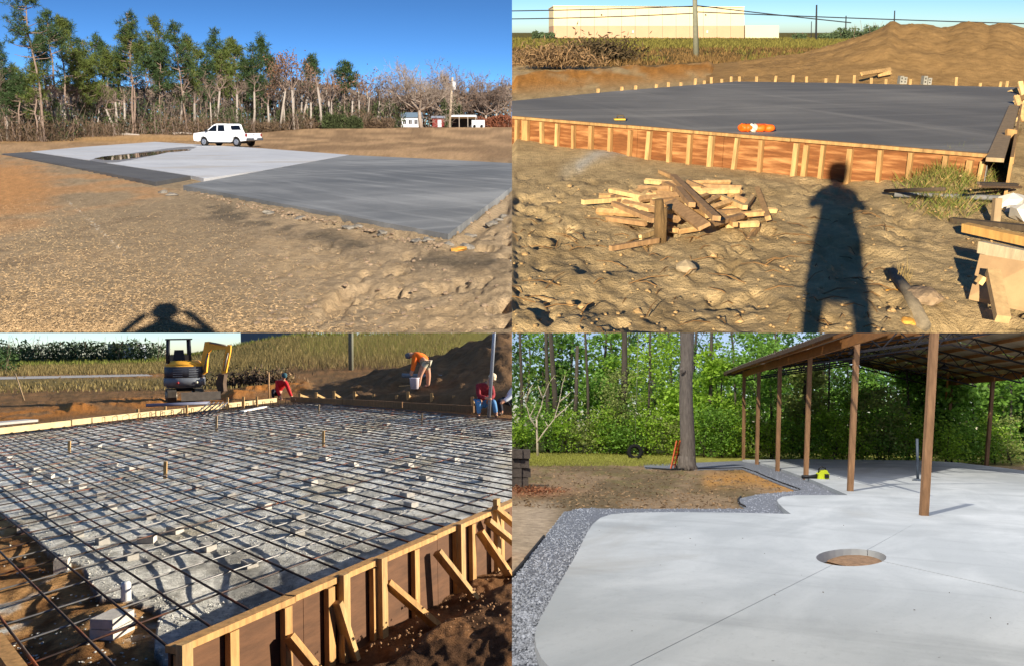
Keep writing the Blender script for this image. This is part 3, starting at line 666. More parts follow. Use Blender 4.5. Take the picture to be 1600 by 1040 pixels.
# fallen logs and clay stones at the wood edge
for i, (x, y) in enumerate([(47, 219), (97, 216), (10, 219)]):
    p = TL.P(x, y); s = .55; mb = MB(); mb.rock((p.x, p.y, .25), (s, s * .7, s * .6), 60 + i, 2, .25); build(TL, mb, 'boulder', mat('boulder', lin(186, 156, 124), var=.25, scale=4), loc=p, label='pale boulder lying at the edge of the wood', cat='boulder', group='boulders at the wood edge')
for i, (a, b) in enumerate([((15, 220), (58, 220.5)), ((180, 214), (206, 214.5)), ((270, 211.5), (312, 211))]):
    p, q = TL.P(*a), TL.P(*b); p.z = q.z = .25; q.y = p.y + (q.y - p.y) * .3; mb = MB(); mb.tube([p, lerp(p, q, .5) + Vector((0, 0, .1)), q], [.24, .2, .14], 7); build(TL, mb, 'fallen_log', grybark, loc=(p.x, p.y, 0), label='grey fallen log at the foot of the pines', cat='log', group='fallen logs')

# ---------------------------------------------------------------- homestead in the distance
white = mat('white_siding', lin(196, 196, 194), var=.08, scale=2); dark = mat('dark_opening', lin(40, 40, 44), var=.2); redp = mat('red_paint', lin(112, 44, 38), var=.2); tin = mat('tin_roof', lin(178, 184, 190), rough=.4, metal=.4, var=.1); bluetin = mat('blue_tin', lin(110, 128, 140), rough=.5, var=.15)
ZH = 1.22
def hp_(x, y, dep): return TL.Dp(x, y, dep)
def hbox(name, px0, px1, yt, dep, dd, m, label, cat):
    a, b = hp_(px0, yt, dep), hp_(px1, yt, dep); Ht = a.z - ZH; t = thing(TL, name, ((a.x + b.x) / 2, dep, ZH), label, cat)
    mb = MB(); mb.box(((a.x + b.x) / 2, dep + dd / 2, ZH + Ht / 2), (b.x - a.x, dd, Ht)); build(TL, mb, 'wall', m, t); return t, a, b, Ht
def gable(t, a, b, dep, dd, z, rise_, m):
    x0, x1 = a.x - .3, b.x + .3; y0, y1, ym = dep - .4, dep + dd + .4, dep + dd / 2; mb = MB(); mb.add([(x0, y0, z), (x1, y0, z), (x1, ym, z + rise_), (x0, ym, z + rise_), (x1, y1, z), (x0, y1, z)], [(0, 1, 2, 3), (3, 2, 4, 5), (0, 3, 5), (1, 4, 2)]); build(TL, mb, 'roof', m, t)
t, a, b, Ht = hbox('cottage', 627, 656, 184, 250, 8, white, 'white cottage half hidden behind the oak', 'house'); gable(t, a, b, 250, 8, ZH + Ht, 1.4, bluetin)
for x in (632, 641, 650):
    p = hp_(x, 190, 249.9); mb = MB(); mb.box((p.x, 249.95, ZH + Ht * .55), (.8, .1, 1.1)); w = build(TL, mb, 'window', dark, t); mb = MB(); mb.box((p.x, 249.88, ZH + Ht * .55), (.08, .06, 1.1)); build(TL, mb, 'mullion', white, w)
dY = 238; a, b = hp_(703, 180, dY), hp_(744, 180, dY); t = thing(TL, 'pole_shed', ((a.x + b.x) / 2, dY, ZH), 'open-fronted shed with a pale metal roof beside the utility pole', 'shed'); z1 = a.z
mb = MB(); mb.add([(a.x, dY, z1), (b.x, dY, z1), (b.x, dY + 6, z1 - .5), (a.x, dY + 6, z1 - .5), (a.x, dY, z1 - .45), (b.x, dY, z1 - .45), (b.x, dY + 6, z1 - .9), (a.x, dY + 6, z1 - .9)], [(0, 1, 2, 3), (7, 6, 5, 4), (0, 4, 5, 1), (1, 5, 6, 2), (2, 6, 7, 3), (3, 7, 4, 0)]); build(TL, mb, 'roof', mat('pale_roof', lin(214, 214, 210), var=.06), t)
mb = MB(); mb.box(((a.x + b.x) / 2, dY + 6.2, (ZH + z1 - .9) / 2 + .2), (b.x - a.x, .15, z1 - .9 - ZH + .4)); build(TL, mb, 'back_wall', dark, t)
for f in (.02, .35, .68, .98):
    mb = MB(); x = a.x + (b.x - a.x) * f; mb.beam((x, dY + .15, ZH - .1), (x, dY + .15, z1 - .4), .18, .18); build(TL, mb, 'post', grybark, t)
t, a, b, Ht = hbox('white_trailer', 737, 757, 188, 228, 2.4, white, 'small white box trailer in front of the open shed', 'trailer')
for x in (a.x + .7, b.x - .7):
    mb = MB(); mb.lathe([(.01, -.1), (.34, -.1), (.34, .1), (.01, .1)], (x, 227.9, ZH + .3), 12, Matrix.Rotation(R(90), 3, 'X')); build(TL, mb, 'wheel', MATS['tyre'], t)
mb = MB(); mb.beam((b.x, 229, ZH + .4), (b.x + 1.0, 229, ZH + .35), .12, .12); build(TL, mb, 'tow_bar', dark, t)
t, a, b, Ht = hbox('red_barn', 675, 693, 185, 246, 4, redp, 'small red barn behind the utility pole', 'barn'); gable(t, a, b, 246, 4, ZH + Ht, .6, tin)
mb = MB(); mb.box((a.x * .35 + b.x * .65, 245.93, ZH + Ht * .42), (1.0, .1, Ht * .8)); build(TL, mb, 'door', white, t)
a, b = hp_(578, 186, 244), hp_(622, 186, 244); z1 = a.z; t = thing(TL, 'carport', ((a.x + b.x) / 2, 244, ZH), 'low carport with a blue-grey tin roof left of the oak', 'carport')
mb = MB(); mb.add([(a.x, 244, z1), (b.x, 244, z1 - .1), (b.x - 1, 248, z1 + .6), (a.x + 1.4, 248, z1 + .7), (a.x, 244, z1 - .2), (b.x, 244, z1 - .3)], [(0, 1, 2, 3), (0, 4, 5, 1)]); build(TL, mb, 'roof', bluetin, t)
mb = MB(); mb.box(((a.x + b.x) / 2, 248, (ZH + z1) / 2), (b.x - a.x - 1, .15, z1 - ZH)); build(TL, mb, 'back_wall', dark, t)
for f in (.05, .5, .95):
    mb = MB(); x = a.x + (b.x - a.x) * f; mb.beam((x, 244.2, ZH - .1), (x, 244.2, z1 - .15), .15, .15); build(TL, mb, 'post', grybark, t)
p = hp_(578, 197, 236); t = thing(TL, 'parked_car', (p.x, 236, ZH), 'low white car parked beside the carport', 'car')
mb = MB(); mb.extrude([(-2.0, .25), (2.0, .25), (2.05, .8), (1.2, .9), (.7, 1.4), (-.9, 1.4), (-1.6, .9), (-2.05, .8)], (p.x, 236, ZH), (1, 0, 0), (0, 0, 1), (0, -1, 0), 1.7); build(TL, mb, 'body', white, t)
mb = MB(); mb.extrude([(1.1, .92), (.65, 1.34), (-.85, 1.34), (-1.45, .92)], (p.x, 235.13, ZH), (1, 0, 0), (0, 0, 1), (0, -1, 0), .03); build(TL, mb, 'window', MATS['truck_glass'], t)
for s_ in (-1.3, 1.3):
    mb = MB(); mb.lathe([(.01, -.1), (.33, -.1), (.33, .1), (.01, .1)], (p.x + s_, 235.15, ZH + .33), 12, Matrix.Rotation(R(90), 3, 'X')); build(TL, mb, 'wheel', MATS['tyre'], t)
# utility pole with its transformer
pb_ = hp_(702, 199, 226); pt = hp_(707, 121, 226); pb_.z = ZH - .1
t = thing(TL, 'utility_pole', pb_, 'wooden utility pole carrying a white transformer can by the shed', 'utility pole')
mb = MB(); mb.tube([pb_, pt], [.34, .26], 8); build(TL, mb, 'pole', mat('pole_wood', lin(168, 150, 126), var=.2, scale=3, stretch=(4, 4, .5)), t)
q = hp_(709, 134, 225.6); mb = MB(); mb.lathe([(.42, -1.0), (.5, -.95), (.5, .85), (.25, 1.0)], q, 12); build(TL, mb, 'transformer', white, t)
mb = MB(); q = hp_(706, 128, 225.6); mb.beam(q + Vector((-.7, 0, 0)), q + Vector((.7, 0, 0)), .18, .18); build(TL, mb, 'bracket', dark, t)

# ---------------------------------------------------------------- the photographer behind the camera, raised on an added heap to set the shadow
def shooter(place, foot, look, hgt, label, pose):
    """standing figure; look = horizontal direction it faces"""
    f = Vector((look.x, look.y, 0)).normalized(); r = Vector((f.y, -f.x, 0)); u = Vector((0, 0, 1)); B = Vector(foot); k = hgt / 1.75
    o = lambda x, y, z: B + (r * x + f * y + u * z) * k
    t = thing(place, 'person', foot, label, 'person')
    cloth = mat('dark_cloth', lin(52, 56, 70), var=.2); skin = mat('skin', lin(190, 140, 112), var=.05, rough=.6); jean = mat('jeans', lin(58, 70, 96), var=.2)
    hip, chest, neck = o(0, 0, .95), o(0, 0, 1.32), o(0, .01, 1.50)
    if pose == 'wide':
        arms = [[(o(s * .17, 0, 1.36), .06), (o(s * .40, .02, 1.16), .045), (o(s * .30, .05, 1.36), .042), (o(s * .19, .10, 1.56), .045), (o(s * .15, .12, 1.62), .035)] for s in (-1, 1)]
    else:
        arms = [[(o(s * .15, 0, 1.40), .06), (o(s * .235, .02, 1.14), .05), (o(s * .10, .2, 1.22), .045)] for s in (-1, 1)]
    grow(place, [[(hip, .11), (o(0, 0, 1.15), .12), (chest, .13), (neck, .06), (o(0, .02, 1.60), .09), (o(0, .02, 1.72), .08)]] + [[(chest, .12)] + a for a in arms], 'body', skin if False else cloth, t, clip=False)
    legs = [[(hip, .09), (o(s * .10, 0, .86), .10), (o(s * .13, .01, .48), .075), (o(s * .14, 0, .09), .055), (o(s * .15, .16, .04), .045)] for s in (-1, 1)]
    grow(place, legs, 'trousers', jean, t, clip=False)
    mb = MB(); hz = o(0, .03, 1.66)
    if pose == 'wide':
        mb.lathe([(.01, .18 * k), (.08 * k, .16 * k), (.12 * k, .06 * k), (.125 * k, .0), (.11 * k, -.08 * k), (.01, -.10 * k)], hz, 16); build(place, mb, 'hat', cloth, t, clip=False)
    else:
        mb.lathe([(.01, .13 * k), (.09 * k, .10 * k), (.115 * k, .02 * k), (.10 * k, -.10 * k), (.06 * k, -.14 * k)], hz, 16); build(place, mb, 'head', skin, t, clip=False)
        mb = MB(); mb.lathe([(.205 * k, -.66 * k), (.19 * k, -.3 * k), (.155 * k, .10 * k), (.14 * k, .36 * k)], o(0, 0, 1.05), 16); build(place, mb, 'coat', cloth, t, clip=False)
    return t
def stand_for(place, px, py, d, y0, z=0.0):              # where a point must be, at depth y0, for its shadow to fall on that pixel
    q = place.P(px, py, z); t = (q.y - y0) / d.y; return q - d * t
hp = stand_for(TL, 258, 474, D_TL, -4.0)
rise1 = hp.z - 1.84
shooter(TL, (hp.x, hp.y, rise1), D_TL, 1.75, 'person in a hat holding up a phone with both elbows out', 'wide')
mb = MB(); mb.lathe([(3.4, -.05), (2.7, rise1 * .35), (1.6, rise1 * .78), (.8, rise1), (.01, rise1)], (hp.x, hp.y, 0), 28)  # heap added out of view; lifts the figure so its shadow lands right
build(TL, mb, 'spoil_heap', mats_r[1], loc=(hp.x, hp.y, 0), label='unseen heap of soil added to lift the photographer and set the shadow', cat='heap', clip=False)
# ================================================================ PLACE 2: slab still in its plywood form
ST = 0.42                                                # height of the form's top
dirt = lin(194, 168, 124); dirt2 = lin(172, 146, 104); ochre = lin(184, 128, 64); dpale = lin(190, 172, 140)
WB = [(780, 213), (880, 233), (930, 238), (1000, 248), (1060, 254), (1150, 262), (1200, 268), (1290, 282), (1400, 280), (1470, 277), (1545, 273), (1640, 262)]
def tr_z(X, Y, px, py):
    e = sstep(520, 512, py) * sstep(800, 808, px)
    n = fbm(X * 1.1, Y * .55, 51, 5, .55); n2 = fbm(X * 3.2, Y * 1.5, 57, 4, .6)
    near = sstep(255, 300, py)
    z = (n - .5) * .12 * near + (n2 - .5) * .06 * near
    low = sstep(360, 430, py) * sstep(1270, 1180, px)
    z = z + low * ((fbm(X * 1.6, Y * .9, 61, 4, .6) - .5) * .18) + near * (fbm(X * 10, Y * 5, 63, 3, .6) - .5) * .05 - near * .05 * sstep(.6, .75, fbm(X * 4.5, Y * 2.4, 65, 3))
    z = z + .24 * np.exp(-((px - 1480) / 75) ** 2 - ((py - 290) / 30) ** 2)              # weedy hump
    z = z - .34 * np.exp(-((px - 1500) / 60) ** 2 - ((py - 512) / 22) ** 2)              # hollow at the right
    z = z + .07 * np.exp(-((px - 935) / 45) ** 2 - ((py - 248) / 16) ** 2)
    z = z + .10 * sstep(960, 790, px) * np.exp(-((py - 228) / 18) ** 2) + .11 * sstep(1430, 1540, px) * np.exp(-((py - 282) / 22) ** 2)
    sl = inpoly(px, py, [(780, 140), (1150, 119), (1620, 128), (1575, 258), (1545, 262), (780, 203)])
    z = np.where(sl, -.02, z)
    ridge = [(760, 134), (870, 128), (1000, 119), (1060, 114), (1108, 110)]
    d = polydist(px, py, ridge); z = z + .42 * np.exp(-(d / 9) ** 2) * (.25 + .95 * fbm(X * .9, Y * .22, 71, 5, .65)) * (py < 152)
    z = z + .8 * np.exp(-((px - 850) / 45) ** 2 - ((py - 101) / 5) ** 2) * (fbm(X * .5, Y * .1, 73, 4))
    return z * e
def tr_c(X, Y, px, py):
    n1 = fbm(X * .9, Y * .4, 81, 4); n2 = fbm(X * 3, Y * 1.4, 83, 4); n3 = fbm(X * 9, Y * 4, 85, 3)
    c = mix(np.broadcast_to(dirt, px.shape + (3,)), dirt2, sstep(.45, .7, n2) * .6)
    c = mix(c, dpale, np.exp(-(polydist(px, py, [(885, 268), (925, 252), (960, 242), (985, 240)]) / 11) ** 2) * sstep(.3, .5, n2))
    c = mix(c, lin(196, 190, 176), np.exp(-(polydist(px, py, [(905, 262), (935, 248), (975, 240)]) / 6) ** 2) * .8)
    c = mix(c, ochre, np.exp(-(polydist(px, py, [(790, 137), (900, 130), (1000, 122), (1112, 113)]) / 10) ** 2) * sstep(.32, .5, n1 + .1) * (py < 160))
    c = mix(c, lin(92, 72, 42), sstep(.5, .64, n1) * (py < 112) * .7)
    fld = sstep(108, 98, py + 6 * (n1 - .5)); c = mix(c, mix(np.broadcast_to(lin(132, 104, 58), c.shape), lin(104, 92, 48), sstep(.4, .6, n1)), fld)
    c = mix(c, lin(116, 106, 58), sstep(76, 70, py))
    c = mix(c, lin(110, 96, 56), .7 * np.exp(-((px - 1490) / 75) ** 2 - ((py - 285) / 30) ** 2))
    return c * (.78 + .44 * n3[..., None])
xs = np.concatenate([np.linspace(800, 1600, 321), np.linspace(1620, 2500, 23)])
rows = np.concatenate([50 + np.array([.8, 1.2, 1.8, 2.6, 3.6, 5, 7, 9, 12, 15, 18, 21, 24, 27, 30]), np.linspace(82, 520, 215)])
mat('site_dirt', (0, 0, 0), attr=True, rough=.95, var=.25, scale=8, bump=1.0, bscale=22, spec=.05)
ground(TR, 'ground', xs, rows, tr_z, tr_c, MATS['site_dirt'])

concrete('wet_concrete', lin(112, 110, 105), lin(168, 163, 152), rough=.7, rot=-.25, streak=.6, patch=.6, pscale=.22)
A_, B_ = TR.P(770, 178.5, ST), TR.P(1546, 241, ST)
def on_front(px, z=ST):
    a, b = 0., 1.
    for _ in range(40):
        m = (a + b) / 2
        if TR.px(lerp(A_, B_, m))[0] < px: a = m
        else: b = m
    return lerp(A_, B_, a)
back = [TR.P(770, 160, ST), TR.P(800, 157, ST), TR.P(960, 142, ST), TR.P(1150, 127, ST), TR.P(1300, 129, ST), TR.P(1592, 136, ST), TR.P(1582, 172, ST)]
mb = MB(); poly = [A_, B_] + back[::-1]; poly = [Vector((p.x, p.y, ST - .012)) for p in poly]; mb.prism(poly, .40)
build(TR, mb, 'concrete_slab', MATS['wet_concrete'], loc=(poly[1].x, poly[1].y, 0), label='broad dark grey concrete slab poured inside a plywood form', cat='slab')
fw = (B_ - A_).normalized(); fo = Vector((fw.y, -fw.x, 0))       # fo points to the viewer
pine_w = wood('form_timber', lin(160, 124, 78), var=.4); ply = mat('form_plywood', lin(120, 74, 38), var=.45, scale=2.2, stretch=(1, 1, 9), bump=.15, bscale=5, col2=lin(154, 112, 70), mask=(2.2, .48, .74)); stake_w = wood('stake_timber', lin(174, 140, 92), var=.4); grey_w = wood('weathered_timber', lin(150, 128, 98)); dark_w = wood('dark_timber', lin(84, 72, 58))
t = thing(TR, 'plywood_form', (B_.x, B_.y, 0), 'long plywood form with upright studs along the front of the dark slab', 'form')
joints = [770, 870, 1000, 1135, 1262, 1335, 1430, 1546]
for i in range(len(joints) - 1):
    a, b = on_front(joints[i]) + fo * .03, on_front(joints[i + 1]) - fw * .006 + fo * .03
    mb = MB(); mb.beam(Vector((a.x, a.y, ST / 2 - .16)), Vector((b.x, b.y, ST / 2 - .16)), .02, ST + .24); build(TR, mb, 'plywood_panel', ply, t)
for i, (x0, x1) in enumerate([(770, 985), (986, 1240), (1241, 1546)]):
    a, b = on_front(x0) + fo * .045, on_front(x1) + fo * .045; mb = MB(); mb.beam(a + Vector((0, 0, -.018 + .003 * i)), b + Vector((0, 0, -.018 + .003 * i)), .085, .036); build(TR, mb, 'top_plate', pine_w, t)
for i, x in enumerate([813, 827, 853, 877, 903, 931, 960, 988, 1020, 1052, 1085, 1118, 1155, 1196, 1250, 1268, 1291, 1335, 1383, 1430, 1485, 1520, 1540]):
    p = on_front(x) + fo * .075; mb = MB(); w = .05 if i != 1 else .09
    rs2 = np.random.default_rng(500 + i); w *= rs2.uniform(.8, 1.25); mb.beam(Vector((p.x, p.y, -.2)) + fw * rs2.normal(0, .012), Vector((p.x, p.y, ST - .04 - abs(rs2.normal(0, .012)))) + fw * rs2.normal(0, .012), w, .06, up=fo); build(TR, mb, 'stud', [pine_w, stake_w, grey_w, pine_w][rs2.integers(0, 4)], t)
t2 = thing(TR, 'plywood_form', (B_.x + .2, B_.y, 0), 'board form along the right side of the dark slab, seen end on', 'form')
q0, q1 = TR.P(1563, 247, ST), TR.P(1590, 165, ST)
mb = MB(); mb.beam(Vector((q0.x - .05, q0.y, ST - .02)), Vector((q1.x - .05, q1.y, ST - .02)), .16, .04); build(TR, mb, 'top_plate', grey_w, t2)
mb = MB(); mb.beam(Vector((q0.x + .06, q0.y - .1, ST / 2)), Vector((q1.x + .06, q1.y, ST / 2)), .03, ST + .04); build(TR, mb, 'side_board', pine_w, t2)
mb = MB(); p = TR.P(1567, 268); mb.beam(Vector((p.x, p.y - .1, -.1)), Vector((p.x + .07, p.y + .1, ST + .06)), .12, .05, up=(0, -1, 0)); build(TR, mb, 'corner_post', pine_w, t2)
# stakes round the far edges of the form
far_line = [(800, 157), (960, 142), (1150, 127), (1300, 129), (1592, 136)]
def far_y(x):
    for (x0, y0), (x1, y1) in zip(far_line[:-1], far_line[1:]):
        if x0 <= x <= x1: return y0 + (y1 - y0) * (x - x0) / (x1 - x0)
    return 136
SK = [(935, 139), (972, 136), (994, 134), (1023, 132), (1047, 129), (1067, 130), (1086, 123), (1102, 127), (1116, 121), (1131, 124), (1146, 120), (1157, 120), (1184, 120), (1211, 119), (1240, 118), (1265, 120), (1294, 123), (1309, 118), (1338, 118), (1365, 122), (1388, 124), (1425, 124), (1500, 121), (1535, 130), (1565, 128), (1577, 127)]
for i, (x, yt) in enumerate(SK):
    b = TR.P(x, far_y(x) - .6, ST); b.y += .12; p = Vector((b.x, b.y, 0)); top = TR.over(p, yt); rng = np.random.default_rng(i)
    mb = MB(); mb.beam((p.x, p.y, -.1), (p.x + rng.normal(0, .03), p.y + .03, max(top, ST + .05)), .065, .04, up=(0, -1, 0))
    build(TR, mb, 'wooden_stake', stake_w, loc=p, label='short wooden stake driven behind the far edge of the dark slab', cat='stake', group='stakes round the dark slab')
blk = mat('block_grey', lin(138, 134, 124), var=.2, scale=8)
for i, (x, yt, yb) in enumerate([(1409, 119, 132), (1414.5, 120.5, 132), (1446, 119, 133), (1453, 122, 133)]):
    p = TR.P(x, yb, ST); p.y += .1; top = TR.over(Vector((p.x, p.y, 0)), yt); w = .085
    t = thing(TR, 'concrete_block', p, ['tall' if i % 2 == 0 else 'short', ][0] + ' grey concrete block standing in the ' + ['first', 'second'][i // 2] + ' pair on the far slab edge', 'block')
    for s_ in (-1, 1):
        mb = MB(); mb.box((p.x + s_ * w * .36, p.y, (ST + top) / 2), (w * .28, .16, top - ST)); build(TR, mb, 'shell', blk, t)
    for z in (.05, .5, .95):
        mb = MB(); mb.box((p.x, p.y, ST + (top - ST) * (.06 + .88 * z)), (w * .44, .158, .035)); build(TR, mb, 'web', blk, t)
# bundle and float left on the slab
p = TR.P(1181, 205, ST); t = thing(TR, 'mesh_bundle', p, 'orange plastic bundle with a white band lying on the dark slab', 'bundle')
om = mat('orange_plastic', lin(240, 100, 24), rough=.5, var=.2, scale=6)
k = 1 / TR.scale(p)
def blob(x0, x1, r, m, nm):
    mb = MB(); n = 9; pts = [Vector((p.x + (x0 + (x1 - x0) * i / (n - 1) - 1181) * k, p.y + .02 * math.sin(i * 1.7), ST + r * (.75 + .15 * math.sin(i * 2.1)))) for i in range(n)]
    mb.tube(pts, [r * (.7 if i in (0, n - 1) else 1 + .12 * math.sin(i * 2.3)) for i in range(n)], 9); build(TR, mb, nm, m, t)
blob(1156, 1172, .05, om, 'bag_end'); blob(1171, 1178, .052, mat('white_band', lin(236, 224, 206), var=.1), 'band'); blob(1177, 1209, .044, om, 'bag_body')
mb = MB(); mb.extrude([(-.18, 0), (.17, 0), (.19, .03), (.10, .075), (-.14, .07)], p + Vector((.06, .12, 0)), (1, 0, 0), (0, 0, 1), (0, -1, 0), .12); build(TR, mb, 'flap', om, t)
p = TR.P(968, 188, ST); t = thing(TR, 'hand_float', p, 'small ochre hand float lying on the dark slab', 'tool'); k = 1 / TR.scale(p)
mb = MB(); mb.box((p.x, p.y, ST + .012), (17 * k, .12, .02)); build(TR, mb, 'blade', mat('float_ochre', lin(196, 160, 62), var=.2), t)
mb = MB(); mb.tube([p + Vector((-.04, 0, .03)), p + Vector((-.03, 0, .06)), p + Vector((.05, 0, .06)), p + Vector((.06, 0, .03))], .012, 6); build(TR, mb, 'handle', dark_w, t)

# ---------------------------------------------------------------- scrap timber pile
rng = np.random.default_rng(14); sx = lambda x: 890 + x / 4.706; sy = lambda y: 250 + y / 4.706
cut_w = [wood('scrap_pale', lin(204, 170, 116), var=.35), wood('scrap_tan', lin(182, 144, 96), var=.35), wood('scrap_brown', lin(158, 124, 86), var=.35)]
boards = [(95, 310, 380, 290, 36), (215, 265, 385, 268, 30), (500, 210, 830, 215, 36), (555, 155, 830, 180, 34), (200, 378, 560, 402, 40), (275, 428, 560, 470, 30), (380, 300, 720, 318, 36), (440, 350, 700, 345, 30), (300, 650, 650, 590, 34), (520, 570, 640, 530, 24), (900, 170, 1180, 165, 24), (980, 190, 1260, 200, 22), (880, 235, 1250, 225, 34), (1060, 350, 1310, 355, 26), (1080, 385, 1250, 375, 34), (1150, 480, 1390, 470, 36), (800, 530, 980, 500, 18), (640, 250, 860, 262, 34), (560, 265, 800, 262, 30), (700, 480, 780, 520, 50), (700, 420, 800, 440, 40), (860, 330, 960, 300, 40), (1000, 320, 1100, 270, 36),
          (320, 320, 620, 445, 36), (300, 222, 720, 310, 40), (665, 85, 790, 140, 34), (870, 160, 1000, 215, 30), (1110, 270, 1290, 350, 40), (1170, 265, 1260, 230, 34), (1220, 270, 1310, 310, 26), (1290, 350, 1350, 270, 30), (1150, 410, 1430, 390, 34), (1010, 480, 1270, 410, 44), (1440, 370, 1520, 372, 36), (1380, 210, 1460, 430, 36), (760, 120, 1080, 430, 50), (740, 310, 990, 490, 90), (1310, 590, 1390, 490, 26), (800, 210, 900, 330, 50)]
rb = np.random.default_rng(41)
fill = []
for _ in range(30):
    cx, cy = rb.normal(800, 260), rb.normal(330, 80); an = rb.normal(0.1, .45); L = rb.uniform(140, 330); fill.append((cx - math.cos(an) * L / 2, cy - math.sin(an) * L * .35, cx + math.cos(an) * L / 2, cy + math.sin(an) * L * .35, rb.uniform(28, 42)))
NF = len(fill)
for i, (x0, y0, x1, y1, w) in enumerate(boards + fill):
    ctr = math.exp(-(((x0 + x1) / 2 - 820) / 420) ** 2 - (((y0 + y1) / 2 - 330) / 160) ** 2)
    lev = (.03 + .16 * ctr * (i / len(boards)) + .03 * ctr) if i < len(boards) else .02 + .10 * ctr * rb.uniform(.2, 1)
    if i in (8, 9, 33, 37): lev = .03
    zg = gz(TR, sx((x0 + x1) / 2), sy((y0 + y1) / 2)); z0 = zg + lev + rng.uniform(-.01, .03); z1 = zg + lev + rng.uniform(-.01, .03)
    a, b = TR.P(sx(x0), sy(y0), z0), TR.P(sx(x1), sy(y1), z1); wm = w / 4.706 / TR.scale(a); L = (b - a).length
    up = Vector((rng.normal(0, .25), rng.normal(-.5, .3), 1)); mb = MB(); mb.beam(a, b, wm * .95, .04 if w < 60 else .03, up=up)
    nm = ['long', 'short', 'medium'][0 if L > 1.6 else 1 if L < .7 else 2]; tone = i % 3 if i not in (36,) else 2
    lb = {35: 'long thick plank lying slantwise across the top of the scrap pile', 36: 'widest grey-tan board leaning on the front of the scrap pile', 34: 'lone board leaning at the right end of the scrap pile', 8: 'pale board lying on the dirt in front of the scrap pile'}.get(i, nm + ' ' + ['pale yellow', 'tan', 'brownish'][tone] + ' board tossed in the scrap timber pile')
    build(TR, mb, 'scrap_board', cut_w[tone], loc=(a + b) / 2, label=lb, cat='board', group='scrap timber pile')
p = TR.P(sx(665), sy(600)); mb = MB(); a = G(TR, sx(672), sy(598)); b = TR.P(sx(655), sy(348), a.z + .26); b = a + Vector((-.03, .03, .34)); mb.tube([a - Vector((0, 0, .05)), lerp(a, b, .5), b], [.055, .05, .035], 7); mb.tube([a, lerp(a, b, .8) + Vector((.05, 0, 0))], [.05, .02], 5)
build(TR, mb, 'old_stump', mat('stump', lin(112, 88, 56), var=.4, scale=8, stretch=(4, 4, .6), bump=.6), loc=a, label='weathered brown stump standing before the scrap pile', cat='stump')

# ---------------------------------------------------------------- things on the right: weeds, pipes, planks, plywood
zx = lambda x: 1350 + x / 3.588; zy = lambda y: 230 + y / 3.588
def plank(x0, y0, x1, y1, w, m, name, label, cat, z0=.03, z1=.03, th=.04, grp=None, up=(0, -.4, 1)):
    a, b = TR.P(zx(x0), zy(y0), gz(TR, zx(x0), zy(y0)) + z0), TR.P(zx(x1), zy(y1), gz(TR, min(zx(x1), 1600), zy(y1)) + z1); wm = w / 3.588 / TR.scale(a)
    mb = MB(); mb.beam(a, b, wm, th, up=up); return build(TR, mb, name, m, loc=(a + b) / 2, label=label, cat=cat, group=grp)
plank(565, 450, 960, 535, 44, wood('thick_beam', lin(196, 152, 88)), 'timber_beam', 'thick yellow timber beam lying above the plywood sheet', 'beam', .07, .10, .07)
plank(490, 410, 960, 460, 30, dark_w, 'timber_beam', 'dark weathered beam behind the thick yellow beam', 'beam', .03, .05, .05)
plank(640, 203, 860, 210, 18, dark_w, 'dark_plank', 'dark plank half sunk in the weeds by the form corner', 'plank', .10, .06, .02)
plank(650, 220, 880, 224, 16, wood('brown_plank', lin(112, 88, 64)), 'dark_plank', 'brown plank lying beside the weeds near the form corner', 'plank', .10, .05, .02)
for (x0, y0, x1, y1, r, m, lb) in [(120, 246, 450, 236, .018, dark_w, 'thin brown pole lying across the weedy hump'), (170, 266, 900, 290, .026, mat('pipe_grey', lin(112, 112, 112), rough=.5, var=.2), 'long grey pipe lying across the weedy hump')]:
    a, b = TR.P(zx(x0), zy(y0), gz(TR, zx(x0), zy(y0)) + .04), TR.P(zx(x1), zy(y1), gz(TR, min(1600, zx(x1)), zy(y1)) + .06); mb = MB(); mb.tube([a, lerp(a, b, .5), b], r, 8); build(TR, mb, 'pipe' if 'pipe' in lb else 'pole', m, loc=lerp(a, b, .5), label=lb, cat='pipe' if 'pipe' in lb else 'pole')
a = G(TR, zx(738), zy(432)); mb = MB(); mb.beam(a - Vector((0, 0, .05)), a + Vector((0, .04, .22)), .06, .05, up=(0, -1, 0)); build(TR, mb, 'post_stub', grey_w, loc=a, label='short grey post standing beside the white rubble', cat='post')
wr = mat('white_rubble', lin(206, 200, 188), var=.15, scale=6)
for i, (x, y, s_) in enumerate([(820, 350, .13), (885, 405, .12), (845, 372, .08)]):
    p = G(TR, zx(x), zy(y)); mb = MB(); mb.rock((p.x, p.y, p.z + s_ * .5), (s_, s_ * .8, s_ * .75), 70 + i, 1, .5); build(TR, mb, 'white_chunk', wr, loc=p, label=['big angular white chunk beside the grey post', 'squarish white chunk at the end of the pipe', 'small white chunk between two larger ones'][i], cat='rubble')
zs_ = .20
pl = [TR.P(zx(650), zy(600), .26), TR.P(zx(960), zy(650), .28), TR.P(zx(960), zy(915), .02), TR.P(zx(590), zy(835), .02)]
mb = MB(); mb.prism(pl[::-1], .022); t = build(TR, mb, 'plywood_sheet', mat('grey_plywood', lin(164, 134, 98), var=.25, scale=3, stretch=(1, 1, 1), bump=.1), loc=pl[3], label='sheet of brown plywood propped on the dirt', cat='plywood')
plank(655, 560, 960, 625, 66, wood('pale_beam', lin(206, 186, 150)), 'pale_board', 'wide pale board along the top of the plywood sheet', 'board', .25, .28, .05, up=(0, -1, .35))
a, b = TR.P(zx(722), zy(700), .22), TR.P(zx(778), zy(965), .05); mb = MB(); mb.beam(a, b, .075, .05, up=(0, -.3, 1)); build(TR, mb, 'stud_offcut', wood('stud_off', lin(188, 156, 110)), loc=b, label='stud offcut leaning down the face of the plywood sheet', cat='stud')
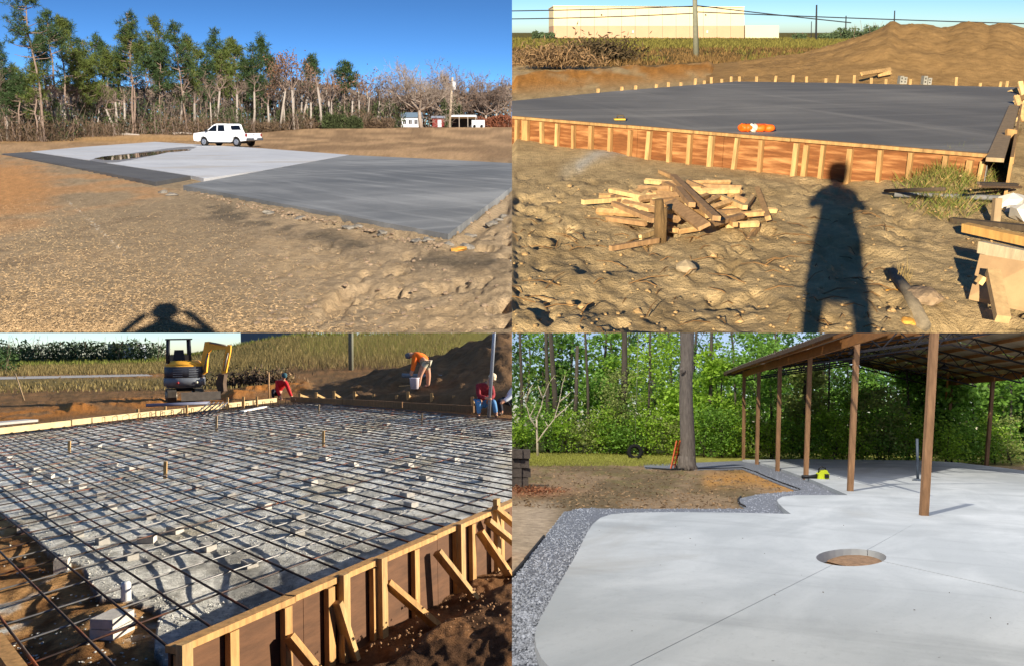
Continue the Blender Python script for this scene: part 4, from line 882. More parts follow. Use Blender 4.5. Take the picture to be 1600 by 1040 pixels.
p = TR.P(zx(655), zy(745), .17); mb = MB(); mb.box(p, (.03, .05, .05), Matrix.Rotation(.5, 3, 'Y')); build(TR, mb, 'wood_block', cut_w[0], loc=p, label='tiny wood block nailed to the plywood sheet', cat='block')
a, b = G(TR, zx(155), zy(740)) + Vector((0, 0, .05)), TR.P(zx(335), zy(1000), -.05); mb = MB(); mb.tube([a, lerp(a, b, .5) + Vector((.01, 0, .02)), b], [.034, .038, .042], 9); build(TR, mb, 'log', mat('grey_log', lin(128, 116, 96), var=.35, scale=6, stretch=(3, 1, 3), bump=.4), loc=b, label='grey weathered log lying beside a big clod', cat='log')
for i, (x, y, s_, m, lb) in enumerate([(330, 860, .085, mats_r[1], 'large rounded brown clod behind the grey log'), (150, 838, .05, mats_r[2], 'ochre clod left of the grey log'), (245, 985, .035, mats_r[2], 'small ochre clod at the foot of the grey log')]):
    p = G(TR, zx(x), min(517, zy(y))); mb = MB(); mb.rock((p.x, p.y, p.z + s_ * .3), (s_ * 1.2, s_ * 1.5, s_ * .7), 90 + i, 3, .25); build(TR, mb, 'clod', m, loc=p, label=lb, cat='clod')
for i, (x, y, s_) in enumerate([(975, 238, .09), (1008, 240, .07), (958, 236, .06), (1070, 424, .06)]):
    p = G(TR, x, y); mb = MB(); mb.rock((p.x, p.y, p.z + s_ * .4), (s_ * 1.2, s_, s_ * .8), 95 + i, 2, .3); build(TR, mb, 'field_stone', mat('stone_grey', lin(150, 134, 108), var=.25, scale=6), loc=p, label=['pale stone against the form beside the grey spill', 'rounded dark stone against the form', 'small stone at the top of the grey spill', 'flat ochre stone in the bare dirt before the scrap pile'][i], cat='stone')
# scrap heap at the right end of the slab
hb = [(1577, 143, 1593, 156), (1585, 140, 1604, 152), (1594, 128, 1604, 172), (1585, 172, 1604, 181), (1587, 185, 1596, 213), (1590, 158, 1604, 150), (1583, 160, 1603, 166), (1588, 150, 1600, 190)]
for i, (x0, y0, x1, y1) in enumerate(hb):
    yy = 19.5 - i * .5; a, b = TR.Dp(x0, y0, yy), TR.Dp(x1, y1, yy - .3); mb = MB(); mb.beam(a, b, .09, .04, up=(0, -1, .2)); build(TR, mb, 'heap_board', cut_w[i % 2], loc=(a.x, a.y, 0), label=['pale', 'tan'][i % 2] + ' offcut in the jumble beyond the right form', cat='board', group='offcuts beyond the right form')
# clods and grit
mb = MB()
for k in range(420):
    x, y = rng.uniform(802, 1598), 520 - 245 * rng.uniform(0, 1) ** 1.3
    if y > 516 or y < 275 and x > 1250: continue
    p = G(TR, x, y); s_ = rng.uniform(.004, .013) if k % 20 else rng.uniform(.015, .028); mb.rock((p.x, p.y, p.z + s_ * .3), (s_ * 1.2, s_ * 1.4, s_ * .8), k, 1)
build(TR, mb, 'loose_clods', mat('tan_clods', lin(168, 138, 94), var=.25, scale=12), kind='stuff', label='clods and grit strewn over the tan dirt', cat='clods')
# twigs and roots
rootm = mat('dry_root', lin(128, 96, 58), var=.3)
mb = MB()
for k in range(130):
    x, y = rng.uniform(805, 1400), rng.uniform(330, 512); p = G(TR, x, y); a = rng.uniform(0, 6.28); L = rng.uniform(.06, .3); d = Vector((math.cos(a) * L, math.sin(a) * L, rng.uniform(0, .06)))
    mb.tube([p, p + d * .5 + Vector((0, 0, .02)), p + d], [.004, .004, .002], 4, False)
build(TR, mb, 'dry_roots', rootm, kind='stuff', label='dry roots and twigs lying over the bare dirt', cat='roots')
# weeds on the hump
green = mat('weed_green', lin(112, 122, 54), rough=.8, var=0, island=.45, transl=.3); strawm = mat('weed_straw', lin(162, 138, 84), rough=.8, var=0, island=.4, transl=.3)
def weeds(place, n, xr, yr, hgt, m, label, seed, mask=None, w=.006, name='weeds', lean=.4):
    rng = np.random.default_rng(seed); x = rng.uniform(*xr, n); y = rng.uniform(*yr, n)
    if mask is not None: kp = mask(x, y, rng); x, y = x[kp], y[kp]
    ii = np.clip(np.searchsorted(place.gxs, x), 0, len(place.gxs) - 1); jj = np.clip(np.searchsorted(place.grows, y), 0, len(place.grows) - 1)
    c = place.grid(x, y, 0); c[:, 2] = 0; z = place.gz[jj, ii]; c = place.grid(x, y); c[:, 2] += z
    h = rng.uniform(.4, 1.2, len(x)) * hgt; d = rng.normal(0, lean, (len(x), 3)); d[:, 2] = 1; d /= np.linalg.norm(d, axis=1, keepdims=True)
    mb = MB(); mb.cards(c + d * h[:, None] * .45, h, w, rng, d); return build(place, mb, name, m, kind='stuff', label=label, cat='weeds')
gm = lambda x, y, r: np.exp(-((x - 1480) / 62) ** 2 - ((y - 300) / 36) ** 2) > r.uniform(.12, 1, len(x))
weeds(TR, 9000, (1390, 1590), (272, 375), .17, green, 'green grass growing over the weedy hump', 1, gm, .006, lean=.8)
weeds(TR, 7000, (1390, 1590), (270, 385), .17, strawm, 'dry straw-coloured grass mixed into the weedy hump', 2, gm, .005, lean=.9)
weeds(TR, 160, (1400, 1425), (430, 448), .2, strawm, 'a few tall dry stalks behind the grey log', 3, lambda x, y, r: r.uniform(0, 1, len(x)) < .12, .005, name='dry_stalks', lean=.15)
# field beyond
fieldg = mat('field_green', lin(112, 106, 50), rough=.9, var=0, island=.4, transl=.3); fieldb = mat('field_brown', lin(120, 94, 56), rough=.9, var=0, island=.45, transl=.3)
weeds(TR, 16000, (800, 1330), (72, 106), .34, fieldb, 'tall brown weeds in the field beyond the slab', 4, lambda x, y, r: fbm(x / 40, y / 7, 15, 4) > r.uniform(.2, .62, len(x)), .05, name='field_weeds')
weeds(TR, 12000, (800, 1340), (60, 77), .5, fieldg, 'yellow-green weeds along the far side of the field', 5, None, .16, name='field_weeds')
weeds(TR, 2500, (800, 1330), (78, 104), .45, fieldg, 'green tufts among the brown field weeds', 6, lambda x, y, r: fbm(x / 30, y / 9, 5, 3) > .56, .09, name='field_weeds')
# brush heap
p = TR.P(930, 102); t = thing(TR, 'brush_heap', p, 'dark heap of brush and roots behind the ochre berm', 'brush heap'); rng = np.random.default_rng(3); n = 2600
c = np.stack([p.x + rng.normal(0, 1.0, n), p.y + rng.normal(0, .6, n), .3 + np.abs(rng.normal(0, .42, n))], 1); mb = MB(); mb.cards(c, .3, .08, rng); build(TR, mb, 'twigs', mat('dark_brush', lin(70, 58, 38), var=0, island=.5), t)
p = TR.P(862, 110); t = thing(TR, 'brush_heap', p, 'tangle of grey roots and soil left of the dark brush heap', 'brush heap'); c = np.stack([p.x + rng.normal(0, .9, n), p.y + rng.normal(0, .5, n), .2 + np.abs(rng.normal(0, .34, n))], 1); mb = MB(); mb.cards(c, .35, .05, rng); build(TR, mb, 'roots', mat('grey_roots', lin(118, 94, 66), var=0, island=.5), t)

# ---------------------------------------------------------------- big spoil heap
sil = [(1105, 100), (1160, 95), (1200, 90), (1250, 83), (1300, 71), (1340, 58), (1360, 51), (1380, 41), (1392, 32), (1398, 32), (1408, 38), (1425, 38), (1440, 37), (1455, 41), (1482, 44), (1500, 38), (1515, 35), (1535, 36), (1545, 40), (1560, 35), (1580, 36), (1600, 43), (1680, 40), (1780, 60), (1900, 90)]
cols = np.linspace(1105, 1900, 190); srow = np.interp(cols, [s[0] for s in sil], [s[1] for s in sil]); nT = 46
y0, y1 = 27.5, 44.; V = []
for j in range(nT + 10):
    tt = j / nT
    y = y0 + (y1 - y0) * tt
    for i, x in enumerate(cols):
        top = TR.Dp(x, srow[i], y1); zz = max(top.z, .0)
        f = (math.sin(min(tt, 1) * math.pi / 2) ** 1.15 if tt <= 1 else max(0, 1 - (tt - 1) * 3.4)); xx = top.x * (y / y1)
        nz = (float(mnoise.fractal(Vector((xx * .55, y * .30, 3)), 1.0, 2.0, 5)) * .15 + mnoise.noise(Vector((xx * 3.2, y * 1.6, 0))) * .05 + mnoise.noise(Vector((xx * 7, y * 3.5, 2))) * .05) * min(1, tt * 3) * (1 if tt < .97 or tt > 1 else .35)
        V.append((xx, y, zz * f + nz * (zz > .3) - .03))
nx = len(cols); idx = np.arange(nx * (nT + 10)).reshape(-1, nx); fcs = np.stack([idx[:-1, :-1], idx[:-1, 1:], idx[1:, 1:], idx[1:, :-1]], -1).reshape(-1, 4)
mb = MB(); mb.add(V, fcs, True); build(TR, mb, 'spoil_heap', mat('heap_dirt', lin(164, 130, 84), rough=.95, var=.3, scale=2.2, bump=1.0, bscale=9, spec=.05), loc=(V[0][0], V[0][1], 0), label='long high heap of tan soil behind the dark slab', cat='heap')
for i, (x0, y0_, x1, y1_) in enumerate([(1346, 116, 1392, 109), (1372, 118, 1392, 114)]):
    a, b = TR.Dp(x0, y0_, 28.2 + .8 * i), TR.Dp(x1, y1_, 29.4 - i * .3); mb = MB(); mb.beam(a, b, .12, .05, up=(0, -1, .5)); build(TR, mb, 'loose_board', stake_w, loc=a, label=['longer', 'shorter'][i] + ' pale board lying on the foot of the spoil heap', cat='board')

# ---------------------------------------------------------------- warehouse, poles and wires
dW = 230.
t = thing(TR, 'warehouse', (TR.Dp(1014, 55, dW).x, dW, 0), 'long cream warehouse with a tan base beyond the field', 'warehouse')
cream = mat('cream_panel', lin(214, 198, 160), var=.04, scale=.3); tanp = mat('tan_panel', lin(180, 148, 120), var=.05, scale=.3)
def wall_piece(x0, x1, yt0, yt1, yb, m, nm, dd=0, dep=30):
    a0, b0 = TR.Dp(x0, yt0, dW - dd), TR.Dp(x1, yt1, dW - dd); a1, b1 = TR.Dp(x0, yb, dW - dd), TR.Dp(x1, yb, dW - dd); off = Vector((0, dep, 0))
    mb = MB(); q = [a1, b1, b0, a0]; mb.add([tuple(p) for p in q] + [tuple(p + off) for p in q], [(0, 1, 2, 3), (7, 6, 5, 4), (0, 4, 5, 1), (1, 5, 6, 2), (2, 6, 7, 3), (3, 7, 4, 0)]); return build(TR, mb, nm, m, t)
nP = 14
for i in range(nP):
    x0, x1 = 865 + 298 * i / nP, 865 + 298 * (i + 1) / nP - .35; yt = lambda x: 9.8 + (x - 865) / 298 * 2.4
    wall_piece(x0, x1, yt(x0), yt(x1), 41, cream, 'wall_panel', 0); wall_piece(x0, x1, 41.2, 41.2, 60, tanp, 'base_panel', .15)
wall_piece(865, 1163, 41, 41, 60, tanp, 'core', -2)
wall_piece(1163.5, 1217, 40.3, 40.6, 60, cream, 'annex', -3)
wall_piece(864, 1163.5, 9.2, 11.6, 10.6, mat('coping', lin(214, 200, 170), var=0), 'coping', .4)
for i, x in enumerate((988, 1104)): wall_piece(x, x + 2.4, 48, 48, 52, white, 'door', .4, .3)
for x in (939, 1102): wall_piece(x, x + 1.6, 22.5, 22.5, 24.3, dark, 'wall_light', .5, .4)
polem = mat('far_pole', lin(112, 112, 96), var=.15)
for i, (x0, y0_, x1, y1_, dep, r, lb) in enumerate([(1088, 94, 1085, -30, 62, .20, 'tall grey-green utility pole standing in the field'), (1276, 57, 1276, 8, 200, .22, 'tall dark power pole at the edge of the field'), (1322, 50, 1322, 25, 260, .2, 'thin distant power pole behind the clump of trees'), (1398, 36, 1398, 17, 260, .2, 'distant pole tip behind the spoil heap peak'), (1268, 57, 1268, 34, 300, .15, 'faint short pole beside the tall power pole')]):
    a, b = TR.Dp(x0, y0_, dep), TR.Dp(x1, y1_, dep); a.z = min(a.z, 0.) if i == 0 else a.z - 1.5; mb = MB(); mb.tube([a, b], [r, r * .75], 8); o = build(TR, mb, 'utility_pole', polem if i == 0 else dark, loc=a, label=lb, cat='pole', clip=False)
def wire(x0, y0_, x1, y1_, sag, dep, lb):
    pts = []
    for i in range(13):
        f = i / 12; p = TR.Dp(x0 + (x1 - x0) * f, y0_ + (y1_ - y0_) * f + sag * 4 * f * (1 - f), dep); pts.append(p)
    mb = MB(); mb.tube(pts, .035, 4, False); build(TR, mb, 'power_line', dark, loc=pts[0], label=lb, cat='wire')
wire(800, 30, 1087, 21, 1.5, 62.2, 'lower power line running left from the tall pole'); wire(800, 17.5, 1087, 10, 1, 62.2, 'upper power line running left from the tall pole'); wire(1087, 19, 1620, 38, 1, 62.2, 'lower power line running over the spoil heap'); wire(1087, 9, 1330, 36, .5, 62.2, 'upper power line slanting down from the tall pole')
fg = [mat('far_tree_green', lin(76, 92, 62), var=0, island=.4, transl=.2)]
for i, (x0, x1, yb, yt, lb) in enumerate([(1304, 1346, 58, 43, 'broad dark green tree clump at the field edge'), (1355, 1381, 52, 36, 'dark tree peeping over the shoulder of the spoil heap'), (1243, 1254, 58, 52, 'small round bush left of the tall power pole'), (1284, 1298, 58, 53, 'low bush right of the tall power pole'), (832, 866, 56, 50, 'low far tree line left of the warehouse')]):
    thicket(TR, x0, x1, yb, yt, 210, 880 + i, 0, lb, n=900, name='far_tree', grp=None, lsz=1.0, mats=fg, thick=6, base=0., upright=False)
# sky over this place
def sky_sheet(place, y, x0, x1, z0, z1, m, name='sky', nx=2):
    mb = MB(); mb.add([(x0, y, z0), (x1, y, z0), (x1, y, z1), (x0, y, z1)], [(0, 1, 2, 3)]); o = build(place, mb, name, m, kind='structure'); return o
sky_sheet(TR, 1500., -5, 2600, -30, 260, sky_mat('sky_form_place', 20, math.pi, .062, tint=(.80, .98, 1.15), zs=3.5, dust=.4, air=1, ozone=3))

# ---------------------------------------------------------------- the photographer behind the camera
hp2 = stand_for(TR, 1308, 283, D_TR, -.9)
rise2 = hp2.z - 1.62
shooter(TR, (hp2.x, hp2.y, rise2), D_TR, 1.80, 'person in a long coat with both hands at the chest', 'coat')
mb = MB(); mb.lathe([(1.6, -.05), (1.3, rise2 * .4), (.8, rise2 * .85), (.5, rise2), (.01, rise2)], (hp2.x, hp2.y, 0), 24)  # added, unseen mound: raises the figure to cast its shadow under a higher sun
build(TR, mb, 'added_mound', mats_r[1], loc=(hp2.x, hp2.y, 0), label='unseen mound added to raise the person in the long coat for the shadow', cat='mound', clip=False)
# ================================================================ PLACE 3: rebar mat waiting for concrete
V1, V2 = (-300, 560), (1430, 530)
e1 = -BL.dir(*V1); e1.z = 0; e1.normalize(); e2 = BL.dir(*V2); e2.z = 0; e2.normalize()
det = e1.x * e2.y - e1.y * e2.x
def ab(p): return ((p.x * e2.y - p.y * e2.x) / det, (e1.x * p.y - e1.y * p.x) / det)
def AB(a, b, z=0.): q = e1 * a + e2 * b; return Vector((q.x, q.y, z))
FZ = .23                                                 # top of the form above the gravel
aF = (ab(BL.P(262, 1008, FZ))[0] + ab(BL.P(800, 779, FZ))[0]) / 2
F0, F1 = BL.P(258, 1010, FZ), BL.P(812, 774, FZ)         # front form
nF = Vector(((F1 - F0).y, -(F1 - F0).x, 0)).normalized() # outward
L0, L1, K0, K1 = BL.P(-60, 675, FZ), BL.P(432, 622, FZ), BL.P(455, 621, FZ), BL.P(742, 636, FZ)
aL = (ab(L0)[0] + ab(L1)[0]) / 2; bK = (ab(K0)[1] + ab(K1)[1]) / 2
clayB = lin(192, 148, 98); gravel = lin(212, 211, 204)
clay_poly = [(-400, 800), (0, 800), (40, 826), (75, 860), (130, 886), (152, 930), (250, 940), (240, 1010), (262, 1040), (262, 1400), (-400, 1400)]
def bl_rise(X, Y): return 4.5 * sstep(48, 170, Y) * sstep(-.42, -.22, X / Y)     # the far field climbs to the right
def bl_z(X, Y, px, py):
    e = sstep(550, 556, py)
    so = (X - F0.x) * nF.x + (Y - F0.y) * nF.y                    # distance outside the front form
    n = fbm(X * 2.2, Y * 1.1, 91, 4, .6); n2 = fbm(X * 7, Y * 3.5, 93, 3, .6)
    z = (n2 - .5) * .012
    cl = inpoly(px, py, clay_poly); z = np.where(cl, -.05 + (n - .5) * .10, z)
    ft = sstep(150, 40, px) * sstep(880, 960, py); z = z - .08 * ft
    z = z - .15 * np.exp(-((px - 370) / 120) ** 2 - ((py - 925) / 42) ** 2) * (so < 0) - .03 * sstep(-.75, -.25, so) * (so < .03) * (px > 150) * sstep(1.0, .4, n * 0 + .5 + 0 * px)
    tr = sstep(-.09, -.04, so) * (px > 100); z = z * (1 - tr) + tr * (-.42 + .36 * sstep(.35, 1.0, so) + (n - .5) * .16 + (n2 - .5) * .05)
    out = sstep(640, 622, py + .11 * (px - 300) * (px < 440) - .05 * (px - 440) * (px > 440))
    z = z + out * (n - .5) * .10
    z = z + .30 * np.exp(-(polydist(px, py, [(365, 618), (400, 610), (440, 606), (480, 606)]) / 7) ** 2) * (n + .3)
    z = z + .14 * np.exp(-(polydist(px, py, [(110, 636), (180, 628), (250, 626)]) / 5) ** 2) * (n + .3)
    return z * e + bl_rise(X, Y)
def bl_c(X, Y, px, py):
    n1 = fbm(X * 1.1, Y * .5, 101, 4); n2 = fbm(X * 4, Y * 2, 103, 4); n3 = fbm(X * 14, Y * 7, 105, 3); nf = fbm(X * .12, Y * .03, 107, 4)
    c = mix(np.broadcast_to(gravel, px.shape + (3,)), lin(170, 168, 161), sstep(.42, .62, n2))
    c = mix(c, lin(196, 182, 150), sstep(.55, .7, n1) * .5)
    c = c * (.62 + .76 * n3[..., None])
    d = mix(np.broadcast_to(clayB, c.shape), lin(140, 100, 62), sstep(.4, .62, n2)) * (.75 + .5 * n3[..., None])
    cl = inpoly(px, py, clay_poly) * sstep(.25, .5, n2 + .15); c = mix(c, d, np.clip(cl, 0, 1))
    so = (X - F0.x) * nF.x + (Y - F0.y) * nF.y; tr = sstep(-.10, -.06, so) * (px > 100)
    c = mix(c, mix(np.broadcast_to(lin(128, 92, 62), c.shape), lin(96, 70, 50), sstep(.4, .6, n2)) * (.75 + .5 * n3[..., None]), tr)
    out = sstep(.0, .06, (aL - ((X * e2.y - Y * e2.x) / det))) + sstep(.0, .06, ((e1.x * Y - e1.y * X) / det) - bK)
    fieldc = mix(np.broadcast_to(lin(128, 96, 64), c.shape), lin(104, 82, 56), sstep(.4, .62, n1))
    fieldc = mix(fieldc, lin(172, 112, 54), np.exp(-(polydist(px, py, [(0, 650), (120, 640), (200, 632), (280, 626), (400, 612), (470, 606)]) / 9) ** 2) * sstep(.35, .55, n1))
    fieldc = mix(fieldc, lin(116, 100, 62), sstep(612, 600, py) * (px < 450))
    fieldc = mix(fieldc, lin(150, 108, 66), np.exp(-((py - 586) / 3.5) ** 2) * (px < 260))
    fieldc = mix(fieldc, lin(118, 110, 52), sstep(583, 572, py)); fieldc = mix(fieldc, lin(112, 108, 50), sstep(556, 548, py) )
    c = mix(c, fieldc * (.78 + .44 * n2[..., None]), np.clip(out, 0, 1))
    return c
xs = np.concatenate([np.linspace(-900, -20, 23), np.linspace(0, 800, 321)])
rows = np.concatenate([np.array([551.5 + 4.5, 557.5, 559.5, 562]), np.linspace(564, 1040, 240), np.linspace(1046, 1330, 48)])
hz_at = lambda x: 560 + (530 - 560) * (x + 300) / 1730
def bl_ground():                                          # rows follow the slightly tilted horizon
    PX, T = np.meshgrid(xs, np.concatenate([np.array([1, 1.5, 2.2, 3.2, 4.5, 6, 8, 10, 12.5]), np.linspace(15, 502, 245), np.linspace(508, 790, 48)]))
    PY = hz_at(PX) + T; return PX, PY
PX, PY = bl_ground(); Q = BL.grid(PX, PY); Z = bl_z(Q[..., 0], Q[..., 1], PX, PY); Q = Q.copy(); Q[..., 2] += Z; C = bl_c(Q[..., 0], Q[..., 1], PX, PY)
Q[..., 0] = np.minimum(Q[..., 0], Q[..., 0])
ny, nx = PX.shape; idx = np.arange(nx * ny).reshape(ny, nx); f = np.stack([idx[1:, :-1], idx[1:, 1:], idx[:-1, 1:], idx[:-1, :-1]], -1).reshape(-1, 4)
mb = MB(); mb.add(Q.reshape(-1, 3), f, True)
mat('gravel_ground', (0, 0, 0), attr=True, rough=.95, var=.35, scale=16, bump=1.0, bscale=55, spec=.05)
build(BL, mb, 'ground', MATS['gravel_ground'], clip=True, col=C.reshape(-1, 3), kind='structure')
BL.gxs, BL.T, BL.gz = xs, PY[:, 0] - hz_at(xs[0]), Z
def gzb(px, py):
    i = int(np.clip(np.argmin(np.abs(BL.gxs - px)), 0, len(BL.gxs) - 1)); j = int(np.argmin(np.abs(BL.T - (py - hz_at(px))))); return float(BL.gz[j, i])
def GB(px, py): return BL.P(px, py, gzb(px, py))
# loose gravel
rng = np.random.default_rng(8); mb = MB(); n = 0
for k in range(3200):
    x, y = rng.uniform(0, 798), 1036 - 330 * rng.uniform(0, 1) ** 1.5
    p = BL.P(x, y); a, b = ab(p)
    if a > aF - .05 or inpoly(np.array([x]), np.array([y]), clay_poly)[0] and k % 3: continue
    p = GB(x, y); s_ = rng.uniform(.005, .013); mb.rock((p.x, p.y, p.z + .001), (s_, s_ * 1.3, s_ * .7), k, 1, .5)
build(BL, mb, 'loose_gravel', mat('gravel_stone', lin(182, 180, 172), var=.3, scale=20), kind='stuff', label='loose pale gravel under the rebar mat', cat='gravel')
mb = MB()
for k in range(420):
    x, y = rng.uniform(420, 798), rng.uniform(880, 1040); p = BL.P(x, y)
    so = (p.x - F0.x) * nF.x + (p.y - F0.y) * nF.y
    if so < .9: continue
    p = BL.P(x, y, -.16); s_ = rng.uniform(.004, .014); mb.rock((p.x, p.y, gzb(x, y)), (s_, s_ * 1.3, s_ * .8), k, 1, .5)
build(BL, mb, 'loose_clods', mat('brown_clods', lin(138, 102, 68), var=.3, scale=14), kind='stuff', label='brown clods on the bank outside the form', cat='clods')

# ---------------------------------------------------------------- the rebar mat
steel = mat('rebar_steel', lin(72, 62, 58), rough=.6, metal=.3, var=.35, scale=9, col2=lin(124, 70, 44), mask=(2.2, .52, .68)); galv = mat('rebar_bright', lin(134, 132, 130), rough=.5, metal=.4, var=.2, scale=9)
mat_t = thing(BL, 'rebar_mat', AB(aL, bK), 'wide mat of crossing steel bars laid over the gravel', 'rebar')
ZB = .085; bars = 0
def bar(p, q, r, m, zo):
    n = 5; rg = np.random.default_rng(int(abs(p.x * 1000)) % 99991); pts = [lerp(p, q, i / n) + Vector((0, 0, zo + rg.normal(0, .006) * (0 < i < n))) for i in range(n + 1)]
    mb = MB(); mb.tube(pts, r, 5, True); return build(BL, mb, 'rebar', m, mat_t)
bN = ab(BL.P(-60, 1150))[1]
for k in range(-1, 50):
    m1 = 1 / (.706 + .24 * k) if .706 + .24 * k > 0 else None
    b = ab(BL.P(200, 560 + m1 * 500 if False else 560 + m1 * (200 + 300)))[1]
    if b > bK - .1: break
    r = .0105 if k < 25 else .0115
    p, q = AB(aL + .10, b), AB(aF - .04, b); bar(p, q, r, steel, ZB + .018)
for k in range(0, 40):
    m2 = 1 / (2.62 + .225 * k); a = ab(BL.P(400, 530 + m2 * 1030))[0]
    if a < aL + .08: break
    b0 = ab(BL.P(-80, 1120))[1]
    bar(AB(a, b0), AB(a, bK - .08), .0085 if k < 22 else .011, galv if k in (1, 2, 3, 4, 6) else steel, ZB)
# hooked dowels along the left form
dow = mat('dowel_steel', lin(66, 48, 40), rough=.7, var=.3)
for k in range(60):
    b = ab(L0)[1] + .8 + k * .42
    if b > bK - .2: break
    p = AB(aL + .18, b); h_ = .24; d = e1 * .20; mb = MB(); mb.tube([p, p + Vector((0, 0, h_)), p + d + Vector((0, 0, h_)), p + d + Vector((0, 0, .10))], .012, 5); build(BL, mb, 'dowel_hook', dow, mat_t)
# small concrete bricks holding the mat up
Z1 = [(1040, 740), (1150, 770), (590, 715), (700, 830), (800, 855), (1215, 970), (1410, 1020), (910, 710), (1280, 680), (1390, 710), (1510, 730), (40, 790), (115, 830), (215, 860), (300, 900), (400, 930), (490, 960), (620, 1015), (45, 975), (740, 675), (1180, 670), (1270, 790), (1550, 850), (160, 940), (650, 660), (500, 690), (860, 840)]
Z2 = [(85, 745), (255, 765), (420, 790), (590, 825), (800, 865), (160, 890), (335, 940), (560, 985), (1040, 910), (1400, 920), (930, 830), (1210, 800), (980, 1000), (980, 660), (1100, 605), (680, 570), (590, 715), (820, 740), (1180, 685), (1260, 620), (1450, 640), (1370, 705), (800, 580), (550, 600), (290, 590), (430, 550), (680, 620), (240, 650), (90, 640), (830, 640), (950, 600), (1550, 740), (980, 770)]
Z3 = [(140, 190), (480, 220), (640, 265), (920, 260), (940, 110), (1095, 200), (1300, 310), (820, 360), (690, 50), (390, 425), (1560, 420), (320, 100)]
Z4 = [(230, 240), (225, 320), (840, 175), (820, 120), (45, 180)]
bricks = [(x / 3.925, 515 + y / 3.925) for x, y in Z1] + [(400 + x / 3.925, 515 + y / 3.925) for x, y in Z2] + [(x / 4, 780 + y / 4) for x, y in Z3] + [(400 + x / 3.4675, 740 + y / 3.4675) for x, y in Z4]
bm_ = mat('brick_concrete', lin(186, 180, 170), var=.2, scale=12, bump=.2); rng = np.random.default_rng(77)
for i, (x, y) in enumerate(bricks):
    p = GB(x, y + 2); far = y < 790; s_ = 1.0 if far else .9
    rot = Matrix.Rotation(math.atan2(e1.y, e1.x) + rng.normal(0, .25), 3, 'Z'); mb = MB(); mb.box((p.x, p.y, p.z + .038), (.19 * s_, .12 * s_, .076), rot)
    build(BL, mb, 'spacer_brick', bm_, loc=p, label='small concrete spacer brick on the gravel under the rebar', cat='brick', group='spacer bricks under the rebar')
p = GB(176, 992); t = thing(BL, 'concrete_block', p, 'two-tier grey concrete block in the clay footing under the rebar', 'block')
for z, w in ((.03, .26), (.125, .25)):
    mb = MB(); mb.box((p.x, p.y, p.z + z * .8 + .02), (w * .72, .26, .07), Matrix.Rotation(-.18, 3, 'Z')); build(BL, mb, 'course', bm_, t)
p = GB(97, 892); mb = MB(); mb.box((p.x, p.y, p.z + .06), (.12, .16, .13), Matrix.Rotation(.3, 3, 'Z')); build(BL, mb, 'concrete_block', bm_, loc=p, label='single pale block standing alone in the clay', cat='block')
p = GB(197, 940); mb = MB(); mb.lathe([(.035, -.05), (.04, .0), (.04, .15), (.03, .165)], p, 12); build(BL, mb, 'pipe_stub', mat('pvc_white', lin(222, 222, 220), rough=.4, var=.05), loc=p, label='short white pipe stub standing among the bars', cat='pipe')
# grade stakes
for i, (x, y0, y1, tone) in enumerate([(108, 706, 688, 0), (258, 747, 720, 0), (338, 673, 649, 1), (505, 697, 672, 0), (498, 646, 631, 1), (659, 662, 645, 1)]):
    p = GB(x, y0); h_ = BL.over(p, y1); mb = MB(); mb.beam(p - Vector((0, 0, .05)), p + Vector((.01, 0, h_)), .05, .04, up=(0, -1, 0)); build(BL, mb, 'grade_stake', stake_w if tone == 0 else grey_w, loc=p, label=['tan', 'grey'][tone] + ' wooden grade stake standing in the rebar mat', cat='stake', group='grade stakes in the rebar')
# bundle of leaning bars and a white board near the back left corner
for i in range(5):
    p = GB(300 + i * 7, 650); q = p + Vector((.45, .35, .42)); mb = MB(); mb.tube([p, q], .022, 6); build(BL, mb, 'leaning_bar', mat('bar_grey', lin(92, 92, 98), rough=.6, var=.2), loc=p, label='grey bar leaning in a bundle against the far form', cat='bar', group='bars leaning on the far form')
a, b = GB(378, 648) + Vector((0, 0, .12)), GB(416, 640) + Vector((0, 0, .12)); mb = MB(); mb.beam(a, b, .16, .04); build(BL, mb, 'white_board', wood('white_board', lin(226, 222, 212)), loc=a, label='short white board lying on the rebar by the far corner', cat='board')

# ---------------------------------------------------------------- forms
t = thing(BL, 'plywood_form', F0, 'plywood form with a timber rail and braces along the near edge of the rebar', 'form')
fd = (F1 - F0).normalized(); Lf = (F1 - F0).length
def fpt(px):                                              # point of the rail at a picture column
    a, b = -.3, 1.2
    for _ in range(40):
        m = (a + b) / 2
        if BL.px(lerp(F0, F1, m))[0] < px: a = m
        else: b = m
    return lerp(F0, F1, a)
rail_w = wood('rail_timber', lin(176, 134, 82), var=.4); plyb = mat('brown_plywood', lin(92, 62, 40), var=.3, scale=2.5, stretch=(1, 1, 5), bump=.1, bscale=5)
cuts = [262, 448, 585, 672, 712, 812]
for i in range(len(cuts) - 1):
    a, b = fpt(cuts[i]), fpt(cuts[i + 1]) - fd * .004; zz = Vector((0, 0, -.022 + .006 * (i % 2))); mb = MB(); mb.beam(a + zz + nF * .03, b + zz + nF * .03, .10, .045); build(BL, mb, 'rail', rail_w, t)
pc = [262, 360, 470, 600, 680, 740, 812]
for i in range(len(pc) - 1):
    a, b = fpt(pc[i]) + nF * .012, fpt(pc[i + 1]) + nF * .012 - fd * .006; z0 = FZ - .05; mb = MB(); mb.beam(Vector((a.x, a.y, z0 - .36)), Vector((b.x, b.y, z0 - .36)), .02, .74); build(BL, mb, 'plywood_panel', plyb, t)
def onf(px, dz, out): p = fpt(px); return Vector((p.x, p.y, 0)) + nF * out + Vector((0, 0, dz))
